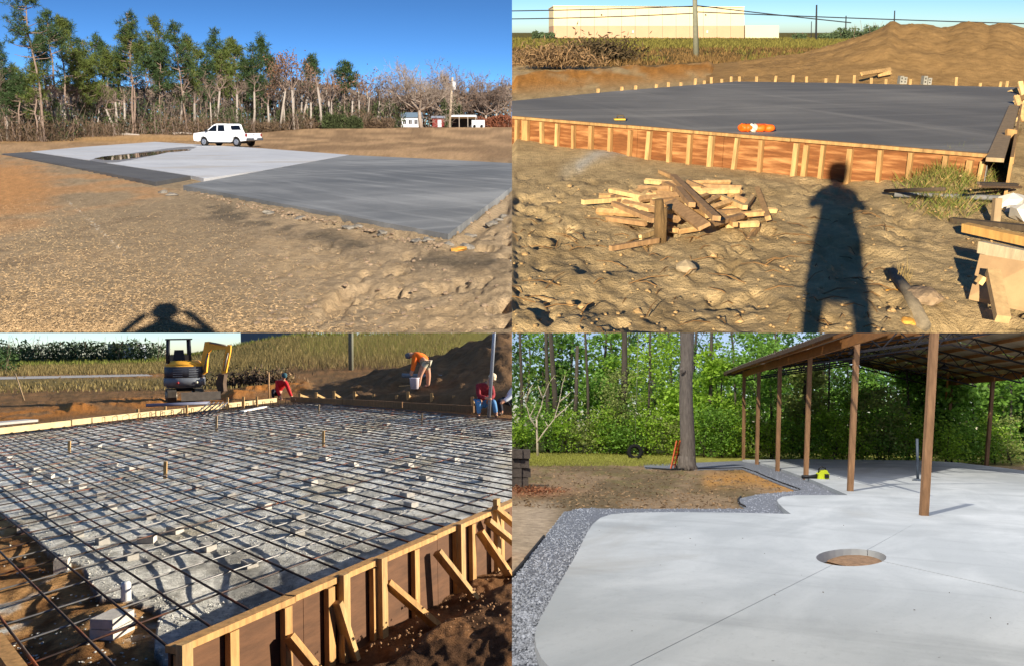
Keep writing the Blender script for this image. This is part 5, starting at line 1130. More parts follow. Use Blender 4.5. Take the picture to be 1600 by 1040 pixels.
for i, x in enumerate([272, 352, 437, 505, 525, 575, 640, 705, 730, 775, 800]):
    mb = MB(); mb.beam(onf(x, -.72, .055), onf(x, FZ - .055, .055), .085, .045, up=nF); build(BL, mb, 'stud', rail_w, t)
for i, (x0, x1, z0, z1, o1) in enumerate([(432, 470, -.02, -.62, .42), (508, 535, .06, -.62, .16), (588, 628, .02, -.52, .45), (668, 690, .08, -.50, .42), (736, 752, .08, -.5, .38), (748, 790, .16, -.44, .40), (760, 800, .26, -.34, .42)]):
    mb = MB(); mb.beam(onf(x0, z0, .10), onf(x1, z1, o1), .05, .09, up=nF); build(BL, mb, 'brace', rail_w if i % 2 == 0 else stake_w, t)
for i, x in enumerate([268, 521, 581, 706, 763]):
    mb = MB(); mb.beam(onf(x, -.5, .10), onf(x, FZ + .02 + .1 * (i == 4), .10), .09, .05, up=nF); build(BL, mb, 'stake', stake_w, t)
tl_ = thing(BL, 'board_form', L1, 'pale board form along the far left edge of the rebar', 'form')
for i in range(4):
    a, b = lerp(L0, L1, i / 4), lerp(L0, L1, (i + 1) / 4 - .004); mb = MB(); mb.beam(a + Vector((0, 0, -.06 + .012 * (i % 2))), b + Vector((0, 0, -.06 + .012 * (i % 2))), .09, .15); build(BL, mb, 'board', mat('cement_board', lin(196, 172, 128), var=.2, scale=3), tl_)
a, b = BL.P(-40, 664, FZ + .02), BL.P(50, 656, FZ + .02); mb = MB(); mb.beam(a, b, .5, .06); build(BL, mb, 'grey_sheet', mat('sheet_grey', lin(170, 164, 156), var=.1), loc=a, label='grey sheet lying on the ground beside the left form', cat='sheet')
tk_ = thing(BL, 'board_form', K0, 'brown board form along the back edge of the rebar', 'form')
for i in range(3):
    a, b = lerp(K0, K1, i / 3), lerp(K0, K1, (i + 1) / 3 - .004); mb = MB(); mb.beam(a + Vector((0, 0, -.05 + .01 * (i % 2))), b + Vector((0, 0, -.05 + .01 * (i % 2))), .06, .20); build(BL, mb, 'board', wood('brown_board', lin(126, 92, 60)), tk_)
for i, (x, yb, yt) in enumerate([(467, 621, 614), (493, 622, 612), (521, 623, 610), (553, 624, 611), (583, 625, 615), (619, 627, 617), (637, 628, 611), (674, 630, 613), (709, 631, 617), (738, 636, 619)]):
    p = BL.P(x, yb, FZ - .04); p.y += .1; h_ = BL.over(p, yt); mb = MB(); mb.beam(Vector((p.x, p.y, -.1)), p + Vector((.0, 0, h_)), .09, .05, up=(0, -1, 0)); t = build(BL, mb, 'form_stake', stake_w, loc=(p.x, p.y, 0), label='pale stake with a kicker behind the back form board', cat='stake', group='stakes behind the back form')
    mb = MB(); mb.beam(p + Vector((.02, .05, h_ * .6)), p + Vector((.22, .5, -.04)), .05, .08); build(BL, mb, 'kicker', stake_w, t)
for i, (x, yb, yt) in enumerate([(256, 643, 634), (213, 647, 638), (290, 640, 632), (354, 633, 620), (379, 630, 619), (400, 628, 619)]):
    p = BL.P(x, yb, FZ - .04); p.y += .1; h_ = BL.over(p, yt); mb = MB(); mb.beam(Vector((p.x, p.y, -.1)), p + Vector((0, 0, h_)), .07, .05, up=(0, -1, 0)); build(BL, mb, 'form_stake', stake_w, loc=(p.x, p.y, 0), label='short stake outside the far left form board', cat='stake', group='stakes outside the left form')
a, b = BL.P(-10, 995, .10), BL.P(48, 1075, .10); mb = MB(); mb.beam(a, b, .10, .05); build(BL, mb, 'form_rail', rail_w, loc=a, label='end of a timber rail crossing the clay footing', cat='rail')

# ---------------------------------------------------------------- background: field, road, mound, trees, sky
a = [BL.P(-200, 596.5, .02), BL.P(262, 586, .02), BL.P(262, 583, .02), BL.P(-200, 591.5, .02)]; mb = MB(); mb.prism(a, .02); build(BL, mb, 'road', mat('far_road', lin(168, 160, 150), var=.1, scale=.5), kind='structure')
def bweeds(n, xr, tr_, hgt, m, label, seed, w, mask=None):
    rng = np.random.default_rng(seed); x = rng.uniform(*xr, n); T = rng.uniform(*tr_, n); y = hz_at(x) + T
    if mask is not None: kp = mask(x, T, rng); x, y = x[kp], y[kp]
    c = BL.grid(x, y); c[:, 2] += bl_rise(c[:, 0], c[:, 1]); h = rng.uniform(.5, 1.2, len(x)) * hgt; d = rng.normal(0, .25, (len(x), 3)); d[:, 2] = 1; d /= np.linalg.norm(d, axis=1, keepdims=True)
    mb = MB(); mb.cards(c + d * h[:, None] * .45, h, w, rng, d); return build(BL, mb, 'field_weeds', m, kind='stuff', label=label, cat='weeds')
wb = mat('weed_brown_b', lin(128, 112, 70), rough=.9, var=0, island=.45, transl=.3); wg = mat('weed_green_b', lin(110, 116, 50), rough=.9, var=0, island=.45, transl=.3)
bweeds(14000, (-40, 470), (14, 34), .7, wb, 'tall brown weeds along the road behind the excavator', 1, .06)
bweeds(12000, (-40, 780), (6, 18), 1.0, wg, 'yellow-green weeds across the far field', 2, .2)
bweeds(9000, (330, 720), (8, 40), .8, wb, 'brown grass on the field behind the workers', 3, .05)
bweeds(1500, (0, 460), (44, 60), .3, wb, 'sparse dry tufts on the bare ground before the road', 4, .08)
for i in range(9):
    x0 = -60 + i * 34; thicket(BL, x0, x0 + 44, hz_at(x0), 533 - (i % 3) * 2 if i else 538, 190, 950 + i, 0, ['dark tree in the far tree line behind the field', 'dark tree in the far tree line behind the field'][0], n=700, name='far_tree', grp='far tree line behind the field', lsz=1.2, mats=[mat('far_tree_b', lin(62, 78, 52), var=0, island=.4, transl=.2)], thick=6, upright=False)
thicket(BL, -20, 18, 556, 536, 90, 970, 0, 'near dark green bush at the left end of the far field', n=1200, name='bush', grp=None, lsz=.5, mats=[mat('bush_green', lin(58, 82, 42), var=0, island=.4, transl=.2)], thick=4, upright=False)
# far low white building and grey shed roof
for (x0, x1, yt, yb, m, lb) in [(168, 208, 538, 544, mat('haze_white', lin(150, 158, 170), var=.05), 'low pale building in the far tree line'), (376, 480, 515, 526, mat('grey_shed', lin(96, 106, 120), var=.05), 'long grey shed roof on the skyline')]:
    dd_ = 215 if x0 < 300 else 180; a, b = BL.Dp(x0, yb, dd_), BL.Dp(x1, yb, dd_); a1 = BL.Dp(x0, yt, dd_); t = thing(BL, 'far_shed', ((a.x + b.x) / 2, dd_, 0), lb, 'building'); mb = MB(); mb.box(((a.x + b.x) / 2, dd_ + 4, (a1.z) / 2), (b.x - a.x, 8, a1.z)); build(BL, mb, 'wall', m, t)
    mb = MB(); mb.box(((a.x + b.x) / 2, dd_ + 4, a1.z + .1), (b.x - a.x + 1, 9, .2)); build(BL, mb, 'roof', m, t)
# dark mound behind the workers
sil = [(470, 606), (520, 596), (560, 588), (600, 577), (640, 567), (680, 556), (700, 551), (730, 538), (760, 528), (800, 517), (830, 524), (880, 548), (940, 580)]
cols = np.linspace(470, 930, 110); srow = np.interp(cols, [s[0] for s in sil], [s[1] for s in sil]); V = []; nT = 40; y1 = 50.
for j in range(nT + 8):
    tt = j / nT
    for i, x in enumerate(cols):
        yf = np.interp(x, [455, 742, 930], [K0.y, K1.y, K1.y - 3]) + .55; y = yf + (y1 - yf) * tt
        top = BL.Dp(x, srow[i], y1); f = math.sin(min(tt, 1) * math.pi / 2) if tt <= 1 else max(0, 1 - (tt - 1) * 4); xx = BL.Dp(x, 600, y).x
        nz = (float(mnoise.fractal(Vector((xx * .6, y * .35, 5)), 1.0, 2.0, 5)) * .40 + mnoise.noise(Vector((xx * 2.4, y * 1.2, 7))) * .14) * min(1, tt * 5) * (1 if tt < .97 else .3)
        lip = .42 * min(1, tt / .05) * (1 - f) * min(1, max(0, (x - 500) / 60))
        V.append((xx, y, max(top.z, .1) * f + nz * min(1, (x - 468) / 90) + lip - .06))
nx = len(cols); idx = np.arange(nx * (nT + 8)).reshape(-1, nx); fcs = np.stack([idx[:-1, :-1], idx[:-1, 1:], idx[1:, 1:], idx[1:, :-1]], -1).reshape(-1, 4)
mb = MB(); mb.add(V, fcs, True); build(BL, mb, 'spoil_heap', mat('dark_heap', lin(104, 80, 56), rough=.95, var=.35, scale=1.6, bump=1.0, bscale=5, spec=.05), loc=(V[0][0], V[0][1], 0), label='dark heap of soil rising behind the workers', cat='heap')
for i, (x, y, sx_, sz_, m, lb) in enumerate([(388, 592, 26, .40, mat('dark_roots', lin(62, 46, 34), var=0, island=.5), 'dark heap of roots behind the excavator bucket'), (425, 590, 18, .35, MATS['grey_roots'], 'grey-brown tangle of branches beside the dark roots')]):
    p = BL.P(x, y + 12); t = thing(BL, 'brush_heap', p, lb, 'brush heap'); rng = np.random.default_rng(20 + i); n = 1500; k = sx_ / BL.scale(p); c = np.stack([p.x + rng.normal(0, k, n), p.y + rng.normal(0, .5, n), np.abs(rng.normal(0, sz_, n))], 1); mb = MB(); mb.cards(c, .3, .07, rng); build(BL, mb, 'twigs', m, t)
for i, (x, y0_, y1_, dep, r, m, lb) in enumerate([(548, 560, 500, 70, .20, polem, 'dark utility pole standing in the far field'), (769.5, 652, 500, None, .05, mat('steel_pole', lin(150, 156, 168), rough=.4, metal=.5, var=.1), 'tall bright steel pole held upright by the seated man'), (420, 622, 581, None, .03, wood('thin_stake', lin(176, 140, 100)), 'thin wooden pole beside the man in red')]):
    a = BL.P(x - (6 if i == 1 else 0), y0_) if dep is None else BL.Dp(x, y0_, dep); b = BL.Dp(x + (4 if i == 1 else 0), y1_, a.y); a.z = min(a.z, .0); mb = MB(); mb.tube([a, b], r, 8); build(BL, mb, 'pole', m, loc=a, label=lb, cat='pole')
a, b = GB(38, 625), GB(38, 625); mb = MB(); q = BL.Dp(24, 583, a.y); mb.tube([a, q], .03, 6); build(BL, mb, 'leaning_stake', grey_w, loc=a, label='thin stake leaning on the bare ground at the left', cat='stake')
a, b = BL.P(228, 633, .05), BL.P(328, 629, .05); mb = MB(); mb.tube([a, b], .07, 8); build(BL, mb, 'drain_pipe', mat('pipe_blue', lin(104, 108, 128), rough=.5, var=.1), loc=a, label='grey-blue pipe lying on the ground below the excavator', cat='pipe')
a, b = BL.Dp(628, 586, 35.), BL.Dp(730, 590, 35.); mb = MB(); mb.tube([a, b], .09, 8); build(BL, mb, 'drain_pipe', mat('pipe_grey_b', lin(120, 122, 124), rough=.5, var=.1), loc=a, label='grey pipe lying on the dark heap behind the bucket', cat='pipe')
# sky over this place: a high sheet and a far wall, the underside of the next place's ground is hidden above it
def sky_tent(place, upper, yfar, x0, x1, m):
    yb = upper.P(800, 520, -.5).y + .25; mb = MB(); Mi = place.M.inverted() @ upper.M
    pts = [Mi @ Vector(q) for q in ((x0, yb, -.5), (x1, yb, -.5), (x1, yfar, -.5), (x0, yfar, -.5))]
    lo = [Vector((x1 if False else pts[2].x, pts[2].y, -40)), Vector((pts[3].x, pts[3].y, -40))]
    mb.add([tuple(q) for q in pts + lo], [(0, 1, 2, 3), (3, 2, 4, 5)]); return build(place, mb, 'sky', m, kind='structure', clip=False)
sky_tent(BL, TL, 640., -500., -.3, sky_mat('sky_rebar_place', 22, 1.9, .085, tint=(1.0, 1.0, 1.0), zs=3.0, dust=.5, air=1, ozone=3))

# ---------------------------------------------------------------- mini excavator
def excavator(px, py):
    B = BL.P(px, py); t = thing(BL, 'mini_excavator', B, 'yellow mini excavator with an open canopy frame digging by the form', 'excavator')
    yl = mat('excavator_yellow', lin(240, 170, 56), rough=.45, var=.12, scale=4); bk = mat('excavator_black', lin(38, 40, 44), rough=.6, var=.15); gy = mat('excavator_grey', lin(104, 108, 114), rough=.6, var=.15); rub = mat('track_rubber', lin(74, 66, 56), rough=.95, var=.3, scale=10); st = mat('excavator_steel', lin(130, 120, 106), rough=.5, metal=.4, var=.2)
    k = 1 / BL.scale(B); o = lambda x, z, y=0.: B + Vector(((x - px) * k, y, (py - z) * k))
    yaw = R(24); rot = Matrix.Rotation(yaw, 3, 'Z'); U = lambda x, y, z: B + rot @ Vector((x, y, 0)) + Vector((0, 0, z))
    rx = rot @ Vector((1, 0, 0)); ry = rot @ Vector((0, 1, 0))
    for s_ in (-1, 1):
        c = U(s_ * .52, .6, 0); prof = [(-.85, .20), (-.80, .42), (-.68, .50), (.68, .50), (.80, .42), (.85, .20), (.72, .02), (-.72, .02)]
        mb = MB(); mb.extrude(prof, c, ry, (0, 0, 1), rx, .34); tk = build(BL, mb, 'track', rub, t)
        for q in (-.62, -.2, .2, .62):
            mb = MB(); mb.lathe([(.01, -.19), (.15, -.19), (.15, .19), (.01, .19)], c + ry * q + Vector((0, 0, .24)), 12, Matrix((ry, Vector((0, 0, 1)), rx)).transposed()); build(BL, mb, 'roller', st, tk)
    mb = MB(); mb.extrude([(-.55, .06), (.95, .06), (.95, .40), (-.55, .40)], U(.35, -.55, 0), rx, (0, 0, 1), ry, .08); build(BL, mb, 'dozer_blade', st, t)
    mb = MB(); mb.lathe([(.35, .42), (.35, .62)], U(0, .6, 0), 16); build(BL, mb, 'slew_ring', bk, t)
    def house(z0, z1, r0, r1, m, nm):
        n = 28; vs = []; lv = ((r0, z0), ((r0 + r1) / 2 + .008, (z0 + z1) / 2), (r1, z1))
        for r, z in lv:
            for i in range(n):
                a = 2 * math.pi * i / n; sx_ = math.copysign(abs(math.cos(a)) ** .82, math.cos(a)); sy_ = math.copysign(abs(math.sin(a)) ** .82, math.sin(a)); q = U(sx_ * r * 1.0, .6 + sy_ * r, z); vs.append(tuple(q))
        mb = MB(); mb.add(vs, [tuple(range(n - 1, -1, -1)), tuple(range(2 * n, 3 * n))] + [(q * n + i, q * n + (i + 1) % n, q * n + n + (i + 1) % n, q * n + n + i) for q in range(2) for i in range(n)], True); return build(BL, mb, nm, m, t)
    house(.56, .72, .66, .76, gy, 'lower_frame'); house(.722, 1.46, .77, .76, yl, 'engine_housing'); house(1.462, 1.66, .76, .58, yl, 'cowl')
    def arc(z0, z1, r, a0, a1, m, nm):
        n = 16; vs = []
        for z in (z0, z1):
            for rr in (r, r - .05):
                for i in range(n):
                    a = R(a0 + (a1 - a0) * i / (n - 1)); sx_ = math.copysign(abs(math.cos(a)) ** .82, math.cos(a)); sy_ = math.copysign(abs(math.sin(a)) ** .82, math.sin(a)); vs.append(tuple(U(sx_ * rr, .6 + sy_ * rr, z)))
        f_ = []
        for i in range(n - 1): f_ += [(i, i + 1, 2 * n + i + 1, 2 * n + i), (2 * n + i, 2 * n + i + 1, 3 * n + i + 1, 3 * n + i), (n + i + 1, n + i, i, i + 1)][:2] + [(i + 1, i, n + i, n + i + 1)]
        mb = MB(); mb.add(vs, f_, True); return build(BL, mb, nm, m, t)
    hc = arc(.98, 1.42, .80, 195, 345, mat('cover_dark', lin(56, 58, 66), rough=.5, var=.15), 'grille_cover'); arc(.66, .97, .815, 190, 350, gy, 'counterweight')
    for i in range(4):
        for s_ in (-1, 1):
            a, b = U(s_ * .12, .6 - .80, 1.04 + i * .09), U(s_ * .48, .6 - .74, 1.04 + i * .09); mb = MB(); mb.beam(a, b, .02, .025); build(BL, mb, 'vent', gy, hc)
    for x, c_ in ((-.3, mat('lamp_red', lin(170, 60, 60), var=0)), (.42, mat('lamp_white', lin(226, 220, 190), var=0))):
        mb = MB(); mb.lathe([(.05, -.02), (.05, .02)], U(x, .6 - .81, .78), 10, Matrix.Rotation(R(90), 3, 'X')); build(BL, mb, 'lamp', c_, t)
    pts = [(-.62, .25), (.22, .25), (.22, 1.05), (-.62, 1.05)]
    for x, y in pts:
        mb = MB(); mb.tube([U(x, y, 1.55), U(x * .94 - .02, y, 2.52)], .058, 7); build(BL, mb, 'canopy_post', bk, t)
    mb = MB(); mb.extrude([(-.70, .18), (.30, .18), (.30, 1.12), (-.70, 1.12)], U(0, 0, 2.53), rx, ry, (0, 0, 1), .05); build(BL, mb, 'canopy_roof', bk, t)
    mb = MB(); mb.extrude([(-.22, 0), (.22, 0), (.22, .18), (.17, .52), (-.17, .52), (-.22, .18)], U(-.2, .5, 1.58), rx, (0, 0, 1), ry, .2); build(BL, mb, 'seat', bk, t)
    mb = MB(); mb.beam(U(-.6, .9, 1.75), U(.2, .9, 1.75), .3, .3); build(BL, mb, 'console', bk, t)
    def arm(pl, w, nm, m, dy=.2):
        mb = MB()
        for (x0, z0, h0), (x1, z1, h1) in zip(pl[:-1], pl[1:]): mb.beam(o(x0, z0, dy), o(x1, z1, dy), w, h0 * k)
        return build(BL, mb, nm, m, t)
    def poly(pl, w, nm, m, dy=.2): mb = MB(); mb.extrude([((x - px) * k, (py - z) * k) for x, z in pl], B + Vector((0, dy, 0)), (1, 0, 0), (0, 0, 1), (0, -1, 0), w); return build(BL, mb, nm, m, t)
    poly([(309, 569), (314, 545), (316, 534), (322, 533.5), (352, 541.5), (352, 546), (326, 546.5), (321, 552), (318, 582), (312, 586)], .17, 'boom', yl, .45)
    poly([(352, 539), (357, 540.5), (356, 551), (349, 583), (341, 586), (346, 560), (349, 546)], .13, 'stick', yl, .45)
    poly([(340, 584), (348, 586), (346, 600), (347, 612), (342, 617), (337, 610), (334, 598)], .45, 'bucket', mat('bucket_brown', lin(78, 62, 48), rough=.8, var=.3), .45)
    for (x0, z0), (x1, z1), nm in (((324, 535), (350, 540), 'stick_cylinder'), ((314, 582), (322, 552), 'boom_cylinder'), ((353, 552), (346, 580), 'bucket_cylinder')):
        mb = MB(); mb.tube([o(x0, z0, .33), o(x1, z1, .33)], .035, 7); build(BL, mb, nm, st, t)
    return t
excavator(290, 627)

# ---------------------------------------------------------------- people
skinm = mat('skin', lin(176, 122, 94), var=.05)
def figure(place, base, label, k, J, shirt, trous, shoes, hat=None, hatm=None, hair=None, rs=1.0, extra=None):
    """J: joint name -> (px offset x, px height, metres of depth), measured from the base point; k metres per pixel"""
    B = Vector(base); t = thing(place, 'person', base, label, 'person'); o = lambda n: B + Vector((J[n][0] * k, J[n][2], J[n][1] * k))
    hip, chest, neck, head = o('hip'), o('chest'), o('neck'), o('head'); hd_ = (head - neck).normalized()
    limb = []
    for s_ in ('l', 'r'):
        limb.append([(chest, .155 * rs), (o('sh' + s_), .085 * rs), (o('el' + s_), .06 * rs), (o('wr' + s_), .042 * rs), (lerp(o('el' + s_), o('wr' + s_), 1.22), .05 * rs), (lerp(o('el' + s_), o('wr' + s_), 1.42), .028 * rs)])
    legs = [[(hip, .15 * rs), (o('hp' + s_), .115 * rs), (o('kn' + s_), .08 * rs), (o('an' + s_), .055 * rs), (o('to' + s_), .04 * rs)] for s_ in ('l', 'r')]
    grow(place, [[(hip, .14 * rs), (lerp(hip, chest, .5), .135 * rs), (chest, .15 * rs), (neck, .06 * rs), (lerp(neck, head, .75), .095 * rs), (head + hd_ * .06, .085 * rs)]] + limb + legs, 'body', skinm, t)
    up = [[(lerp(hip, chest, -.22), .150 * rs), (lerp(hip, chest, .1), .160 * rs), (lerp(hip, chest, .5), .16 * rs), (chest, .175 * rs), (lerp(chest, neck, .7), .085 * rs)]] + [[(chest, .175 * rs), (o('sh' + s_), .10 * rs), (o('el' + s_), .075 * rs), (lerp(o('el' + s_), o('wr' + s_), .85), .06 * rs)] for s_ in ('l', 'r')]
    grow(place, up, 'shirt', shirt, t)
    lg = [[(hip, .155 * rs), (o('hp' + s_), .118 * rs), (o('kn' + s_), .082), (lerp(o('kn' + s_), o('an' + s_), .92), .068)] for s_ in ('l', 'r')]
    grow(place, lg, 'trousers', trous, t)
    for s_ in ('l', 'r'):
        an, to = o('an' + s_), o('to' + s_); grow(place, [[(an + Vector((0, 0, .03)), .062), (lerp(an, to, .5) - Vector((0, 0, .02)), .06), (to - Vector((0, 0, .02)), .045)]], 'shoe', shoes, t, 1)
    rot = hd_.to_track_quat('Z', 'Y').to_matrix(); mb = MB()
    if hat:
        mb.lathe([(.01, .135), (.07, .125), (.105, .07), (.115, .0), (.112, -.02)], head + hd_ * .03, 14, rot)
        if hat == 'cap': mb.extrude([(-.08, 0), (.08, 0), (.06, .12), (-.06, .12)], head + hd_ * .03, rot @ Vector((1, 0, 0)), rot @ Vector((0, -1, .1)), rot @ Vector((0, 0, 1)), .015)
        build(place, mb, 'cap' if hat == 'cap' else 'beanie', hatm, t)
    else:
        mb.rock(tuple(head + hd_ * .05), (.105, .11, .10), 3, 2, .12); build(place, mb, 'hair', hair, t)
    mb = MB(); f_ = J.get('face', (0, -1, 0)); fv = Vector(f_).normalized(); mb.lathe([(.004, .05), (.018, .0), (.004, -.02)], head + fv * .10 - hd_ * .02, 6); build(place, mb, 'nose', skinm, t)
    return t
orange = mat('orange_shirt', lin(248, 112, 30), var=.12, scale=5); camo_ = mat('pale_trousers', lin(176, 168, 146), var=.35, scale=9); boots = mat('boots', lin(70, 56, 44), var=.2); redj = mat('red_jacket', lin(196, 30, 40), var=.15); darkp = mat('dark_trousers', lin(34, 38, 52), var=.2); plaid = mat('plaid_shirt', lin(134, 36, 44), var=.45, scale=14); jeanb = mat('blue_jeans', lin(84, 132, 178), var=.2); cap_t = mat('tan_cap', lin(214, 196, 164), var=.1); teal = mat('teal_beanie', lin(46, 82, 92), var=.1); whites = mat('white_shirt', lin(206, 212, 222), var=.1); greyhat = mat('grey_beanie', lin(96, 96, 100), var=.15)
HV = np.array(V).reshape(-1, nx, 3); best = None
for j in range(2, 22):
    i = int(np.argmin([abs(BL.px(Vector(q))[0] - 662) for q in HV[j]])); q = Vector(HV[j][i]); e_ = abs(BL.px(q)[1] - 607)
    if best is None or e_ < best[0]: best = (e_, q)
b = best[1].copy(); k = 1 / BL.scale(b)
figure(BL, b, 'worker in an orange shirt and pale trousers bending over a bucket', k, dict(hip=(4, 42, 0), chest=(-7, 53, 0), neck=(-13, 52.5, -.05), head=(-18.5, 51, -.08), shl=(-10, 50, -.14), shr=(-10, 50, .14), ell=(-12, 36, -.2), elr=(-13, 36, .1), wrl=(-15, 24, -.2), wrr=(-17, 25, .05), hpl=(5, 38, -.1), hpr=(6, 38, .1), knl=(-3, 20, -.16), knr=(9, 19, .18), anl=(-5, 4, -.14), anr=(8, 3, .2), tol=(-10, 2, -.18), tor=(3, 1, .18)), orange, camo_, boots, 'beanie', greyhat, rs=1.2)
p = Vector((b.x - 11 * k, b.y - .25, b.z - .02)); t = thing(BL, 'bucket', p, 'white plastic bucket in front of the man in orange', 'bucket'); mb = MB(); mb.lathe([(.14, 0), (.17, .36), (.18, .37), (.18, .39), (.165, .39), (.13, .03)], p, 18, cap=True); build(BL, mb, 'pail', mat('bucket_white', lin(216, 206, 214), rough=.5, var=.08), t); mb = MB(); mb.tube([p + Vector((.17 * math.cos(a), -.03, .36 - .12 * math.sin(a))) for a in np.linspace(0, math.pi, 9)], .006, 4); build(BL, mb, 'handle', dark, t)
a = p + Vector((-.55, .05, .1)); mb = MB(); mb.beam(a, a + Vector((.4, 0, .03)), .12, .03); build(BL, mb, 'pale_offcut', stake_w, loc=a, label='pale offcut lying left of the white bucket', cat='offcut')
b = BL.P(440, 623, .02); k = 1 / BL.scale(b)
figure(BL, b, 'worker in a red jacket crouching with both hands on the form board', k, dict(hip=(-9, 12, .3), chest=(-1, 25, .05), neck=(3, 31, -.04), head=(5, 35, -.08), shl=(-7, 26, 0), shr=(7, 26, .0), ell=(-5, 14, -.12), elr=(13, 13, -.12), wrl=(0, 3, -.15), wrr=(18, 2, -.15), hpl=(-12, 11, .28), hpr=(-6, 11, .32), knl=(-13, 14, -.06), knr=(-4, 10, .0), anl=(-14, 2, .1), anr=(-5, 2, .2), tol=(-15, 1, -.06), tor=(-4, 1, .04)), redj, darkp, boots, 'beanie', teal)
b = BL.P(757, 651, .0); k = 1 / BL.scale(b)
figure(BL, b, 'man in a plaid red shirt, jeans and tan cap crouched by the steel pole', k, dict(hip=(-4, 24, .2), chest=(0, 44, .1), neck=(8, 54, .03), head=(12, 60, 0), shl=(-9, 48, .02), shr=(12, 45, .08), ell=(-8, 33, -.12), elr=(14, 33, -.05), wrl=(6, 30, -.25), wrr=(9, 28, -.2), hpl=(-8, 22, .16), hpr=(4, 22, .2), knl=(-9, 26, -.22), knr=(15, 25, -.1), anl=(-8, 4, -.1), anr=(18, 4, .0), tol=(-9, 2, -.26), tor=(19, 2, -.14), face=(.7, -.6, 0)), plaid, jeanb, boots, 'cap', cap_t)
b = BL.P(800, 648, .0); k = 1 / BL.scale(b)
figure(BL, b, 'man in a white shirt and dark trousers bent down beside the plaid-shirted man', k, dict(hip=(-2, 26, .2), chest=(4, 38, .1), neck=(13, 44, .03), head=(20, 46, 0), shl=(4, 40, -.1), shr=(10, 40, .15), ell=(-4, 28, -.2), elr=(14, 28, 0), wrl=(-14, 22, -.3), wrr=(8, 22, -.2), hpl=(-8, 22, .16), hpr=(4, 22, .2), knl=(-20, 24, -.1), knr=(12, 24, -.1), anl=(-16, 4, .0), anr=(12, 4, .0), tol=(-20, 2, -.1), tor=(12, 2, -.14)), whites, darkp, boots, None, None, dark)
# ================================================================ PLACE 4: patio slab and pavilion by the wood
hzr = lambda x: 645 + 20 * (x - 800) / 800
def br_z(X, Y, px, py):
    n = fbm(X * 1.6, Y * .8, 111, 4); e = sstep(800, 806, px)
    z = (n - .5) * .06
    sl = inpoly(px, py, [(836, 1400), (835, 960), (905, 850), (925, 815), (975, 795), (1236, 797), (1210, 785), (1240, 766), (1325, 768), (1160, 712), (1440, 712), (1900, 745), (1900, 1400)])
    grv = polydist(px, py, [(800, 906), (881, 799), (912, 793), (1165, 794), (1153, 783), (1184, 771), (1250, 766)]) * 0
    z = np.where(sl, -.03, z); return z * e
def br_c(X, Y, px, py):
    n1 = fbm(X * .8, Y * .3, 121, 4); n2 = fbm(X * 3, Y * 1.4, 123, 4); n3 = fbm(X * 10, Y * 5, 125, 3)
    c = mix(np.broadcast_to(lin(140, 118, 92), px.shape + (3,)), lin(112, 96, 72), sstep(.4, .62, n1))
    c = mix(c, lin(120, 112, 70), sstep(.5, .68, n2) * .5 * sstep(790, 750, py))
    c = mix(c, lin(176, 130, 74), np.exp(-(polydist(px, py, [(1110, 750), (1180, 745), (1235, 762)]) / 12) ** 2) * sstep(.3, .5, n2 + .1))
    c = mix(c, lin(176, 156, 132), sstep(900, 840, px) * sstep(775, 800, py)); c = mix(c, lin(150, 96, 66), np.exp(-((px - 830) / 60) ** 2 - ((py - 768) / 7) ** 2) * .8)
    c = mix(c, lin(150, 146, 72), sstep(728, 718, py + 4 * (n2 - .5)))
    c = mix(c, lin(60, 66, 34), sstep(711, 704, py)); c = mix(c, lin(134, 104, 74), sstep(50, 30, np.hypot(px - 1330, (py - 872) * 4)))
    return c * (.78 + .44 * n3[..., None])
xs = np.concatenate([np.linspace(800, 1600, 241), np.linspace(1620, 2500, 23)]); rows = np.concatenate([np.array([672, 675, 678, 682, 686, 690, 695]), np.linspace(700, 1040, 150), np.linspace(1048, 1400, 45)])
mat('yard_ground', (0, 0, 0), attr=True, rough=.95, var=.3, scale=7, bump=.8, bscale=26, spec=.05)
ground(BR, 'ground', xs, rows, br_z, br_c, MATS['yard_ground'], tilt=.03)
def sheet(pix, z, th, m, name, kind, **k):
    pts = [BR.P(x, y, z) for x, y in pix]; ar = sum(pts[i].x * pts[(i + 1) % len(pts)].y - pts[(i + 1) % len(pts)].x * pts[i].y for i in range(len(pts)))
    if ar < 0: pts = pts[::-1]
    mb = MB(); mb.prism(pts, th); return build(BR, mb, name, m, kind=kind, **k)
# gravel border
gp = [(700, 1040), (800, 906), (881, 799), (912, 793), (973, 794), (1165, 794), (1156, 788), (1153, 783), (1158, 777), (1184, 771.5), (1224, 768), (1250, 766), (1235, 762), (1200, 748), (1160, 732), (1090, 733), (1008, 731), (1006, 725), (1086, 722), (1158, 719), (1330, 719), (1330, 830), (1000, 835), (890, 1000), (1000, 1120), (1000, 1250), (700, 1250)]
sheet(gp, .025, .03, mat('border_gravel', lin(126, 129, 136), rough=.9, var=.5, scale=48, bump=1.0, bscale=40), 'gravel_border', 'structure')
rng = np.random.default_rng(6); mb = MB(); cnt = 0
while cnt < 9500:
    t_ = rng.uniform(0, 1)
    if cnt % 3: x, y = rng.uniform(800, 925), rng.uniform(795, 1040)
    elif cnt % 2: x, y = rng.uniform(900, 1240), rng.uniform(768, 803)
    else: x, y = rng.uniform(1150, 1330), rng.uniform(732, 775)
    cnt += 1
    if not inpoly(np.array([x]), np.array([y]), gp)[0]: continue
    p = BR.P(x, y, .02); s_ = rng.uniform(.007, .016); mb.rock((p.x, p.y, .027), (s_, s_ * 1.3, s_ * .8), cnt % 97, 1, .5)
build(BR, mb, 'loose_gravel', mat('border_stone', lin(146, 149, 156), island=.35, var=.3, scale=9, rough=.9), kind='stuff', label='loose grey gravel along the edge of the patio', cat='gravel')
